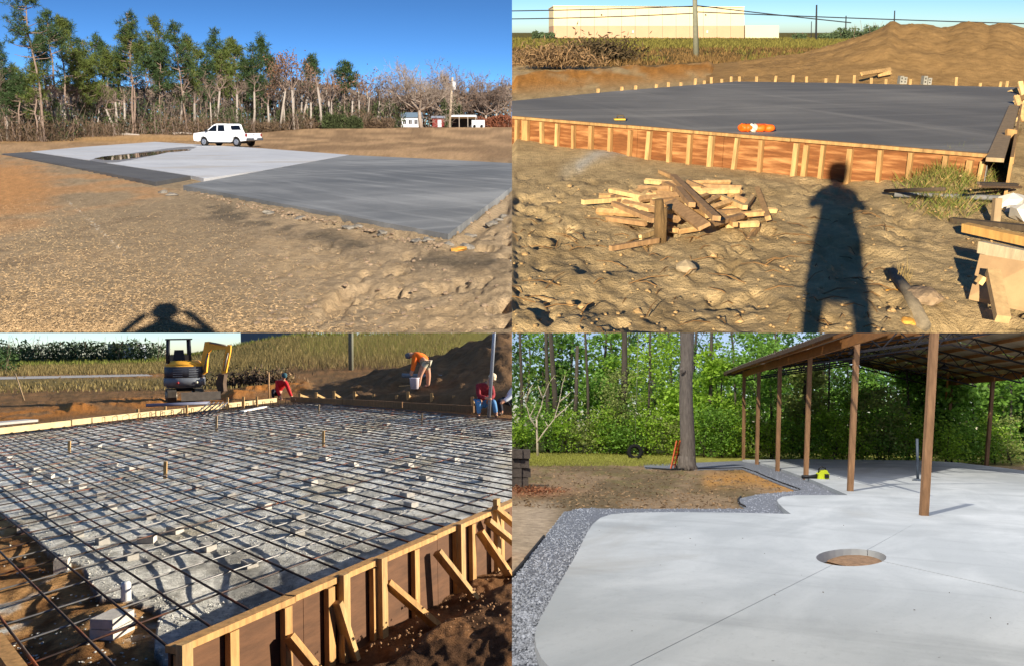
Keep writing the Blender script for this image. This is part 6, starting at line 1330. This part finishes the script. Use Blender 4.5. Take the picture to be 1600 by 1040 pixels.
# patio slab in panels
ST4 = .10; HC = (1330, 870); hole = lambda a0, a1: [(HC[0] + 55 * math.cos(R(a)), HC[1] - 13.5 * math.sin(R(a))) for a in np.linspace(a0, a1, 14)]
concrete('patio_concrete', lin(160, 163, 163), lin(186, 188, 187), rough=.85, rot=.5, streak=.16, patch=.85, pscale=.8, fine=.04, damp=lin(152, 150, 144))
pc0 = BR.P(1200, 950); t = thing(BR, 'concrete_patio', (pc0.x, pc0.y, 0), 'pale concrete patio slab with rounded corners and a round fire-pit hole', 'slab')
angs = lambda x, y: math.degrees(math.atan2((HC[1] - y) / 13.5, (x - HC[0]) / 55))
aL_, aT_, aR_ = angs(1300, 881.5) % 360, angs(1356, 857.5) % 360, angs(1384, 876.5) % 360
def panel(pix):
    pts = [BR.P(x, y, ST4) for x, y in pix]; ar = sum(pts[i].x * pts[(i + 1) % len(pts)].y - pts[(i + 1) % len(pts)].x * pts[i].y for i in range(len(pts)))
    if ar < 0: pts = pts[::-1]
    mb = MB(); mb.prism(pts, .12); return build(BR, mb, 'panel', MATS['patio_concrete'], t)
panel([(940, 1061.5), (900, 1060), (874, 1051), (856, 1039), (845, 1026), (838, 1010), (835.5, 994), (838, 979), (846, 962), (870, 918), (900, 866), (918, 830), (926, 818), (938, 808), (955, 802.5), (985, 800), (1050, 799), (1150, 800), (1236, 802), (1224, 793), (1216, 785), (1214, 780), (1222, 775), (1245, 772.6), (1325, 772.4), (1437.4, 812.7)] + hole(aT_, aL_))
panel([(941, 1062)] + hole(aL_ + 1, aR_ - 1 if aR_ > aL_ else aR_ + 359) + [(1800, 969), (1800, 1250), (1250, 1180), (1000, 1085)])
panel(hole((aR_ + 1) % 360 - (360 if (aR_ + 1) % 360 > 180 else 0), aT_ - 1) + [(1437.4, 812.7), (1800, 938), (1800, 968)])
panel([(1325, 772.4), (1265, 747), (1217, 730.5), (1183, 720.5), (1160, 717.3), (1250, 716.4), (1440, 718.4), (1500, 722), (1560, 729), (1800, 760), (1800, 938), (1437.4, 812.7)])
p = BR.P(HC[0], HC[1]); mb = MB(); mb.rock((p.x, p.y, -.015), (.36, .85, .045), 3, 3, .3); build(BR, mb, 'dirt_fill', mat('pit_dirt', lin(140, 110, 82), var=.35, scale=12, bump=.6), t)
rng = np.random.default_rng(61); n = 2600; gx = rng.uniform(802, 1250, n); gy = 728 + 66 * rng.uniform(0, 1, n); kp = ~inpoly(gx, gy, gp) & (gx < 1165 + (gy < 768) * 60); gx, gy = gx[kp], gy[kp]
c = BR.grid(gx, gy); c[:, 2] += .02; d = rng.normal(size=(len(c), 3)); d[:, 2] *= .3; mb = MB(); mb.cards(c, rng.uniform(.03, .12, len(c)), .025, rng, d); build(BR, mb, 'bed_litter', mat('bed_litter', lin(134, 108, 78), var=0, island=.5), kind='stuff', label='scattered dry leaves and straw over the dirt bed', cat='litter')
n = 26; gx = rng.uniform(860, 1590, n); gy = rng.uniform(805, 1035, n); c = BR.grid(gx, gy, ST4); c[:, 2] += .004; c = c[np.hypot(gx - HC[0], (gy - HC[1]) * 4) > 70]; d = rng.normal(size=(len(c), 3)); d[:, 2] *= .1; mb = MB(); mb.cards(c, rng.uniform(.012, .03, len(c)), .010, rng, d); build(BR, mb, 'leaf_specks', mat('leaf_specks', lin(96, 84, 64), var=0, island=.4), kind='stuff', label='tiny leaf fragments lying on the pale patio', cat='litter')
# black edging strips
for i, line in enumerate([[(1008, 732), (1050, 734), (1090, 733.5), (1160, 731.5), (1180, 738), (1200, 747), (1225, 757), (1250, 766)], [(1165, 794.5), (1156, 789), (1153, 783), (1158, 777.5)], [(800, 905), (820, 880), (850, 841)]]):
    mb = MB()
    for a, b in zip(line[:-1], line[1:]): mb.beam(BR.P(*a) + Vector((0, 0, .035)), BR.P(*b) + Vector((0, 0, .025)), .022, .05)
    build(BR, mb, 'edging_strip', mat('black_edging', lin(38, 36, 34), rough=.7, var=.1), loc=BR.P(*line[0]), label=['long black edging strip bordering the dirt bed and gravel', 'short curved black edging at the tip of the dirt bed', 'black edging beside the wide gravel strip'][i], cat='edging')

# ---------------------------------------------------------------- pavilion
post_w = wood('post_timber', lin(138, 102, 70), var=.4, stretch=(5, 5, .7)); purl = wood('purlin_timber', lin(146, 98, 52), stretch=(4, 1, 4)); chord = mat('truss_steel', lin(34, 30, 30), rough=.6, var=.2); tinr = mat('roof_tin', lin(164, 146, 122), rough=.45, metal=.3, var=.15, scale=2, stretch=(.4, 3, 1))
PB = [(1161.6, 717.7, 1162.6, 587), (1182.5, 725, 1186, 577), (1214.7, 735.5, 1219, 559.6), (1259, 749, 1266.5, 535), (1328, 772, 1340, 510), (1443, 812, 1462, 480)]
pv = thing(BR, 'pavilion', BR.P(1161.6, 717.7), 'open timber-post pavilion with steel roof trusses over the far slab', 'pavilion')
base = [BR.P(x, y, .02) for x, y, _, _ in PB]; HT = np.mean([BR.Dp(x1, y1, b.y).z for (x, y, x1, y1), b in zip(PB[:4], base[:4])])
ex = base[-1] - base[0]; ex.z = 0; ex.normalize(); span = BR.P(1479, 719.9, .02) - base[0]; span.z = 0
for i, b in enumerate(base):
    w = .115 if i < 5 else .12; x1, y1 = PB[i][2:]; tp = BR.Dp(x1, y1, b.y); d = (tp - b); d = d * (HT / d.z)
    mb = MB(); mb.beam(b, b + d, w, w, up=ex.cross(Vector((0, 0, 1)))); build(BR, mb, 'post', post_w, pv)
for i in range(2):
    b = BR.P([1479, 1541][i], [720.5, 728.5][i], .02); tp = BR.Dp([1486.5, 1551][i], 600, b.y); d = tp - b; d = d * (HT / d.z); mb = MB(); mb.beam(b, b + d, .12, .12); build(BR, mb, 'post', post_w, pv)
apex0 = base[0] + span * .5; RH = max(BR.Dp(1338, 557, apex0.y).z, HT + .6); U3 = Vector((0, 0, 1)); sdir = span.normalized()
def rp(i, s, dz=0.):                                      # roof point: i = bay along the posts, s = 0 left eave .. 1 right eave
    a, b = (base[int(i)], base[min(int(i) + 1, 5)]) if i >= 0 else (base[0], base[1]); q = lerp(a, b, i - int(i)) if 0 <= i <= 5 else base[0] + (base[1] - base[0]) * i if i < 0 else base[5] + (base[5] - base[4]) * (i - 5)
    q = Vector((q.x, q.y, 0)) + span * s; h = HT + (RH - HT) * (1 - abs(s - .5) * 2); return q + U3 * (h + dz)
for i in range(6):
    mb = MB(); 
    for dz in (0, -.34):
        for s0, s1 in ((0, .5), (.5, 1)): mb.beam(rp(i, s0, dz - .02), rp(i, s1, dz - .02), .05, .05)
    tr = build(BR, mb, 'truss', chord, pv); n = 22
    for k in range(n):
        s0, s1 = k / n, (k + 1) / n; mb = MB(); mb.beam(rp(i, s0, -.02 if k % 2 else -.36), rp(i, s1, -.36 if k % 2 else -.02), .022, .022); build(BR, mb, 'web', chord, tr)
ov = .06
for k in range(13):
    s = -.03 + 1.06 * k / 12; mb = MB(); pts = [rp(i, s, .06) for i in (-.45, 1, 2, 3, 4, 5.0)]
    for a, b in zip(pts[:-1], pts[1:]): mb.beam(a, b, .05, .11)
    build(BR, mb, 'purlin', purl, pv)
for half in ((-.06, .5), (.5, 1.06)):
    for j, (i0, i1) in enumerate([(-.5, .5), (.5, 1.5), (1.5, 2.5), (2.5, 3.5), (3.5, 4.5), (4.5, 5.3)]):
        n = 24; V_ = []
        for k in range(n + 1):
            i = i0 + (i1 - i0 - .01) * k / n; dz = .135 + .018 * (k % 2) + .004 * (j % 2); V_ += [tuple(rp(i, half[0], dz)), tuple(rp(i, half[1], dz))]
        mb = MB(); mb.add(V_, [(2 * k, 2 * k + 1, 2 * k + 3, 2 * k + 2) for k in range(n)]); build(BR, mb, 'roof_panel', tinr, pv)
for s in (-.065, 1.065):
    mb = MB(); pts = [rp(i, s, .06) for i in (-.5, 1, 2, 3, 4, 5.3)]
    for a, b in zip(pts[:-1], pts[1:]): mb.beam(a, b, .03, .09)
    build(BR, mb, 'fascia', wood('fascia_timber', lin(84, 66, 50)), pv)
for s0, s1 in ((-.065, .5), (.5, 1.065)):
    mb = MB(); mb.beam(rp(-.5, s0, .05), rp(-.5, s1, .05), .035, .18); build(BR, mb, 'barge_board', MATS['fascia_timber'], pv)
for i in range(5):
    a, b = rp(i, 0, -.12), rp(i + 1, 0, -.12); mb = MB(); mb.beam(a, b, .05, .2); build(BR, mb, 'eave_beam', purl, pv)
for i in range(2):
    a, b = rp(i, 1, -.12), rp(i + 1, 1, -.12); mb = MB(); mb.beam(a, b, .05, .2); build(BR, mb, 'eave_beam', purl, pv)
b = BR.P(1484, 716); mb = MB(); a = rp(.0, 1, -.9); mb.beam(a, rp(.55, .93, -.05), .06, .09); build(BR, mb, 'knee_brace', purl, pv)
for i, s in ((1.0, .42), (2.0, .66)):
    q = rp(i, s, -.5); mb = MB(); mb.lathe([(.16, -.05), (.12, .02), (.03, .09), (.01, .14)], q, 12); build(BR, mb, 'lamp', chord, pv)
# leaf blower, grey stand
p = BR.P(1278, 747, .1); k = 1 / BR.scale(p); t = thing(BR, 'leaf_blower', p, 'yellow-green and black cordless blower lying on the pavilion slab', 'blower')
lime = mat('lime_plastic', lin(190, 200, 40), rough=.45, var=.1); blk4 = mat('black_plastic', lin(30, 30, 32), rough=.5, var=.1); o4 = lambda x, z, y=0.: Vector((p.x + (x - 1278) * k, p.y + y, .1 + (747 - z) * k))
mb = MB(); mb.extrude([((x - 1278) * k, (747 - z) * k) for x, z in ((1276, 747), (1293, 747), (1294, 740), (1290, 733), (1284, 734), (1277, 739))], Vector((p.x, p.y, .1)), (1, 0, 0), (0, 0, 1), (0, -1, 0), .22); build(BR, mb, 'motor_housing', lime, t)
mb = MB(); mb.tube([o4(1277, 743), o4(1266, 744.5), o4(1253, 744.5)], [.06, .045, .05], 9); build(BR, mb, 'nozzle', blk4, t)
mb = MB(); mb.tube([o4(1279, 738), o4(1280, 731), o4(1284, 728), o4(1290, 731), o4(1290, 735)], .02, 6); build(BR, mb, 'handle', blk4, t)
mb = MB(); mb.box(o4(1289, 742, -.13), (.1, .06, .1)); build(BR, mb, 'battery', blk4, t)
p = BR.P(1311, 746, .1); mb = MB(); mb.rock((p.x, p.y, .115), (.04, .04, .018), 5, 1); build(BR, mb, 'paper_scrap', white, loc=p, label='tiny white scrap lying beside the blower', cat='scrap')
p = BR.P(1434, 750, .1); t = thing(BR, 'grey_stand', p, 'slim grey stand hidden behind the nearest timber post', 'stand'); mb = MB(); mb.tube([p, p + U3 * 1.1], .035, 8); build(BR, mb, 'pole', mat('stand_grey', lin(74, 82, 92), rough=.5, var=.1), t); mb = MB(); mb.lathe([(.14, 0), (.14, .02), (.04, .05)], p, 14); build(BR, mb, 'foot', MATS['stand_grey'], t)

# ---------------------------------------------------------------- big trunk, swing, ladder, blocks, sapling
b = BR.P(1073, 733); tp = BR.Dp(1073, 500, b.y); k = 1 / BR.scale(b); t = thing(BR, 'shade_tree', b, 'big straight grey trunk rising from the dirt bed', 'tree')
mb = MB(); hs = [(0, 17.5), (.03, 14.6), (.09, 12.6), (.2, 11.5), (.45, 10.6), (.62, 10.2), (.67, 11.2), (.72, 10.2), (1.0, 11.6), (1.5, 11)]; mb.tube([lerp(b, tp, f) + Vector((.03 * math.sin(f * 9), 0, 0)) for f, _ in hs], [r * k for _, r in hs], 18); build(BR, mb, 'trunk', mat('shade_bark', lin(112, 102, 92), var=.4, scale=5, stretch=(4, 4, .7), bump=1.0, bscale=7), t)
for a in range(7):
    an = a * .9 + .2; q = b + Vector((math.cos(an), math.sin(an), 0)) * 10 * k; mb = MB(); mb.tube([q + U3 * .4 - (q - b) * .25, q + U3 * .12, q + (q - b) * .9 + U3 * .0], [.13, .11, .03], 7); build(BR, mb, 'root_flare', MATS['shade_bark'], t)
mb = MB(); q = lerp(b, tp, .66) + Vector((-.16, -.2, 0)); mb.rock(tuple(q), (.09, .06, .1), 9, 2, .3); build(BR, mb, 'knot', MATS['shade_bark'], t)
b2 = BR.P(992, 716); yT = b2.y; t = thing(BR, 'tyre_swing', b2, 'black tractor tyre hanging upright on a thin rope', 'swing'); c = BR.Dp(992, 705.5, yT); rot = Matrix.Rotation(R(78), 3, 'X') 
mb = MB(); k = 1 / BR.scale(b2); r = 12 * k; mb.lathe([(r * .58, -r * .30), (r * .9, -r * .34), (r, -r * .22), (r, r * .22), (r * .9, r * .34), (r * .58, r * .30), (r * .56, 0)], c, 28, rot, cap=False); ty4 = build(BR, mb, 'tyre', MATS['tyre'], t)
for i in range(18):
    a = 2 * math.pi * i / 18; d = rot @ Vector((math.cos(a), math.sin(a), 0)); ax_ = rot @ Vector((0, 0, 1)); mb = MB(); mb.beam(c + d * r * 1.03 - ax_ * r * .25, c + d * r * 1.03 + ax_ * r * .25, r * .14, r * .10, up=d); build(BR, mb, 'lug', MATS['tyre'], ty4)
mb = MB(); mb.tube([c + U3 * r, BR.Dp(998, 500, yT)], .007, 5); build(BR, mb, 'rope', mat('rope', lin(170, 166, 150), var=.1), t)
t = thing(BR, 'step_ladder', BR.P(1050, 733), 'orange ladder leaning against the left of the big trunk', 'ladder'); om4 = mat('ladder_orange', lin(190, 84, 34), rough=.5, var=.15); a0, a1 = BR.P(1048, 733.5), BR.P(1054, 731); d = BR.Dp(1058.5, 688, a0.y + .35)
for q, dx in ((a0, -.02), (a1, .08)):
    mb = MB(); mb.beam(q, d + Vector((dx, 0, 0)), .035, .06); build(BR, mb, 'rail', om4, t)
for i in range(1, 6):
    f = i / 6; mb = MB(); mb.beam(lerp(a0, d + Vector((-.02, 0, 0)), f), lerp(a1, d + Vector((.08, 0, 0)), f), .03, .03); build(BR, mb, 'rung', om4, t)
rng = np.random.default_rng(4); stm = mat('dark_block', lin(84, 74, 66), var=.35, scale=6, bump=.6)
for i in range(4):
    for j in range(2):
        p = BR.P(800 + 12 + (j * 12 - 6) + rng.normal(0, .8), 760, 0); w = .26; p = Vector((p.x, p.y + rng.normal(0, .03), 0)); z = .11 + i * .205
        mb = MB(); mb.box((p.x, p.y, z), (w * rng.uniform(.85, .97), .34, .19), Matrix.Rotation(rng.normal(0, .06), 3, 'Z'), taper=.94); build(BR, mb, 'stone_block', stm, loc=(p.x, p.y, z - .1), label='dark rough block of the ' + ['bottom', 'second', 'third', 'top'][i] + ' course in the stack at the yard edge', cat='block', group='stack of dark blocks ' + ['bottom', 'second', 'third', 'top'][i] + ' course')
n = 500; c = BR.P(818, 765); cc = np.stack([c.x + rng.normal(.15, .3, n), c.y + rng.normal(0, .3, n), np.abs(rng.normal(0, .03, n))], 1); mb = MB(); mb.cards(cc, .09, .03, rng); build(BR, mb, 'leaf_litter', mat('litter', lin(140, 92, 62), var=0, island=.4), kind='stuff', label='dry brown leaf litter at the foot of the block stack', cat='leaves')
SP = BR.P(840, 712.5); t = thing(BR, 'sapling', SP, 'pale leafless sapling forking low beside the wood', 'sapling'); pb4 = mat('pale_sapling', lin(202, 186, 162), var=.15)
w1 = lambda x, y: (800 + x / 3.925, 515 + y / 3.925)
def twigline(name, pts, r0, r1):
    q = [BR.Dp(*w1(x, y), SP.y + .1 * math.sin(i)) for i, (x, y) in enumerate(pts)]; mb = MB(); m = len(q); mb.tube(q, [r0 + (r1 - r0) * i / (m - 1) for i in range(m)], 6); build(BR, mb, name, pb4, t)
twigline('trunk', [(158, 778), (155, 690), (152, 600), (150, 540)], .05, .035)
for pl_ in ([(155, 685), (200, 620), (260, 545), (290, 440), (310, 330), (325, 280)], [(262, 540), (330, 480), (375, 430)], [(150, 600), (110, 540), (85, 450), (70, 380)], [(150, 545), (180, 470), (190, 420), (230, 320), (260, 280)], [(110, 530), (135, 480), (150, 440)], [(85, 440), (110, 360), (130, 330)], [(220, 590), (205, 560)], [(290, 440), (340, 400), (360, 380)], [(190, 420), (170, 370), (160, 340)]):
    twigline('branch', pl_, .03, .008)
n = 260; tips = np.array([tuple(BR.Dp(*w1(x, y), SP.y)) for x, y in ((325, 280), (375, 430), (70, 380), (260, 280), (150, 440), (130, 330), (160, 340), (200, 400))]); cc = tips[rng.integers(0, len(tips), n)] + rng.normal(0, .25, (n, 3)); mb = MB(); mb.cards(cc, .1, .05, rng); build(BR, mb, 'leaves', mat('sapling_leaf', lin(150, 160, 86), var=0, island=.3, transl=.3), t)

# ---------------------------------------------------------------- the wood
gl4 = [mat('leaf_bright', lin(156, 188, 62), rough=.6, var=0, island=.4, transl=.45), mat('leaf_mid', lin(120, 158, 60), rough=.6, var=0, island=.45, transl=.4), mat('leaf_deep', lin(80, 116, 56), rough=.6, var=0, island=.5, transl=.35), mat('leaf_olive', lin(150, 160, 86), rough=.7, var=0, island=.4, transl=.4)]
wbark = mat('wood_bark', lin(84, 74, 62), var=.35, scale=4, stretch=(3, 3, .6)); palebk = mat('pale_trunk', lin(176, 160, 132), var=.3, scale=4, stretch=(3, 3, .6))
def leafy(px, depth, hgt, rad, c0, seed, k, n, label, lean=0., lsz=.2, name='forest_tree', grp='broadleaf trees of the wood', bark_m=None, tr=None, clumps=46, cat='tree'):
    rng = np.random.default_rng(seed); b = BR.Dp(px, 700, depth); b.z = 0; t = thing(BR, name, b, label, cat, grp); top = b + Vector((lean, 0, hgt)); r0 = tr or hgt * .011
    pts = [lerp(b, top, i / 7) + Vector(rng.normal(0, .06, 3)) * (i > 0) for i in range(8)]; mb = MB(); mb.tube(pts, [r0 * (1.1 - .8 * i / 7) for i in range(8)], 7); build(BR, mb, 'trunk', bark_m or wbark, t)
    C = []; br = MB()
    for i in range(clumps):
        f = c0 + (1 - c0) * rng.uniform(0, 1); p = lerp(b, top, f); a = rng.uniform(0, 6.283); rr = rad * math.sqrt(rng.uniform(.05, 1)) * (1 - .55 * max(0, (f - .75) * 4) ** 1.5 if f > .75 else .65 + .35 * (f - c0) / (.75 - c0 + 1e-6))
        e = p + Vector((math.cos(a) * rr, math.sin(a) * rr, rng.normal(.2, .3))); C.append(tuple(e))
        if i % 3 == 0: br.tube([p - U3 * rr * .4, lerp(p, e, .5), e], [r0 * .28, r0 * .16, .01], 4, False)
    if br.v: build(BR, br, 'limbs', bark_m or wbark, t)
    C = np.array(C); idx = rng.integers(0, len(C), n); cs = rng.uniform(.16, .42, len(C))[idx][:, None]; pos = C[idx] + rng.normal(0, 1, (n, 3)) * cs * np.array([1, 1, .6])
    pos = pos[pos[:, 2] > .05]; d = rng.normal(size=(len(pos), 3)); d[:, 2] *= .5
    mb = MB(); mb.cards(pos, rng.uniform(.6, 1.3, len(pos)) * lsz, lsz * .62, rng, d); build(BR, mb, 'crown', gl4[k], t); return t
rng = np.random.default_rng(31); KN = ['bright green', 'mid green', 'deep green', 'olive']; i = 0
for row, (dep, hg, npx, lab_) in enumerate([(39, 4.0, 14, 'low leafy tree at the front of the wood'), (44, 6.6, 15, 'leafy tree in the middle of the wood'), (50, 8.5, 13, 'tall leafy tree at the back of the wood')]):
    for j in range(npx):
        px = 790 + 860 * (j + .5) / npx + rng.normal(0, 9); k = [0, 1, 0, 1, 3, 1, 2][rng.integers(0, 7)] if row == 0 else [1, 2, 0, 1][rng.integers(0, 4)] if row == 1 else [2, 1, 2][rng.integers(0, 3)]
        if px < 900 and row < 2: k = 2 if rng.uniform() < .5 else 1
        if row == 0 and 815 < px < 900: continue
        hh = hg * rng.uniform(.6, 1.35); c0 = .06 if row == 0 else .15 if row == 1 else .22; nl = 3000 if row == 0 else 3200; rs_ = [1.2, .8, 1.0][j % 3]
        if row > 0: nl = int(nl * .8)
        if row > 0 and 800 < px < 1040: nl = int(nl * .6); c0 += .1
        leafy(px, dep + rng.normal(0, .8), hh, (1.05 if row == 0 else 1.45 if row == 1 else 1.7) * rs_, c0, 1100 + i, k, nl, ('broad ' if j % 3 == 0 else 'slim ' if j % 3 == 1 else 'ragged ') + KN[k] + ' ' + lab_, lean=rng.normal(0, .3), lsz=rng.uniform(.13, .27)); i += 1
for j in range(30):                                        # shrubs along the edge
    px = 800 + 27 * j + rng.normal(0, 5); k = [0, 1, 1, 0, 3][j % 5]
    if px > 1600: break
    leafy(px, 37.6 + rng.normal(0, .3), rng.uniform(.8, 1.7), .7, .05, 1300 + j, k, 1100, ['low ', 'rounded ', 'spreading '][j % 3] + KN[k] + ' shrub at the foot of the wood', lsz=.12, name='shrub', grp='shrubs at the foot of the wood', clumps=20, tr=.03, cat='shrub')
leafy(966, 38.2, 3.4, .75, .05, 1401, 3, 2200, 'soft olive pine sapling behind the tyre swing', lsz=.12, name='young_pine', grp=None, clumps=40)
leafy(1305, 37.4, 1.7, 1.3, .05, 1402, 0, 3200, 'rounded bright yellow-green bush behind the blower', lsz=.11, name='bush', grp=None, clumps=40, tr=.04, cat='bush')
for i, (x0, y0, x1, y1, r) in enumerate([(1347, 706, 1352, 622, .07), (1375, 718, 1382, 650, .05), (1381, 718, 1388, 655, .04), (895, 700, 902, 540, .10), (870, 700, 860, 520, .13), (1255, 700, 1257, 560, .06), (1125, 700, 1127, 590, .05), (972, 690, 976, 500, .16), (1520, 700, 1518, 560, .05), (855, 705, 853, 520, .10), (920, 700, 914, 515, .07), (1010, 700, 1016, 515, .06), (1150, 700, 1146, 560, .05), (1205, 700, 1202, 570, .06), (1290, 700, 1296, 560, .05), (1420, 700, 1416, 560, .06), (1575, 700, 1580, 590, .06), (1105, 700, 1112, 515, .09), (815, 700, 812, 515, .08)]):
    dp = 38.6; b = BR.Dp(x0, y0, dp); b.z = 0; e = BR.Dp(x1, y1, dp); pale = i in (0, 1, 2); mb = MB(); m3 = lerp(b, e, .5) + Vector((.05, 0, 0)); mb.tube([b, m3, e], [r, r * .9, r * .7], 8)
    o = build(BR, mb, 'bare_tree', palebk if pale else wbark, loc=b, label=['pale snag with a broken top in the wood', 'left one of two thin pale stems in the wood', 'right one of two thin pale stems in the wood'][i] if pale else 'dark slender trunk standing at the front of the wood', cat='tree', group=None if pale else 'dark trunks at the front of the wood')
    if pale:
        mb = MB()
        for q in range(4): f = .4 + .15 * q; c_ = lerp(b, e, f); mb.tube([c_, c_ + Vector(((-1) ** q * .35, .05, .25))], [.015, .005], 4, False)
        build(BR, mb, 'twigs', palebk, o)
rng = np.random.default_rng(88); n = 6500; dist = rng.uniform(56, 66, n); px = rng.uniform(780, 1640, n); cl_ = fbm(px / 26, dist * 2., 9, 4, .6)
cc = np.stack([(px - 800) / F * dist, dist, rng.uniform(0, 1, n) * (2.0 + 6.5 * cl_)], 1); mb = MB(); mb.cards(cc, .5, .3, rng); build(BR, mb, 'far_wood', gl4[2], kind='stuff', label='deep green wood seen between the nearer trees', cat='wood')
# lawn strip
rng = np.random.default_rng(12); n = 9000; gx = rng.uniform(802, 1060, n); gy = rng.uniform(708, 728, n); c = BR.grid(gx, gy); d = rng.normal(0, .4, (n, 3)); d[:, 2] = 1; mb = MB(); mb.cards(c + np.array([0, 0, .03]), .09, .018, rng, d); build(BR, mb, 'lawn_grass', mat('lawn_green', lin(152, 152, 70), var=0, island=.35, transl=.3), kind='stuff', label='strip of yellow-green lawn before the wood', cat='grass')
sky_tent(BR, TR, 300., .3, 400., sky_mat('sky_pavilion_place', 40, .6, .042, tint=(.88, .99, 1.16), zs=2.0, dust=1.0, air=1, ozone=1))
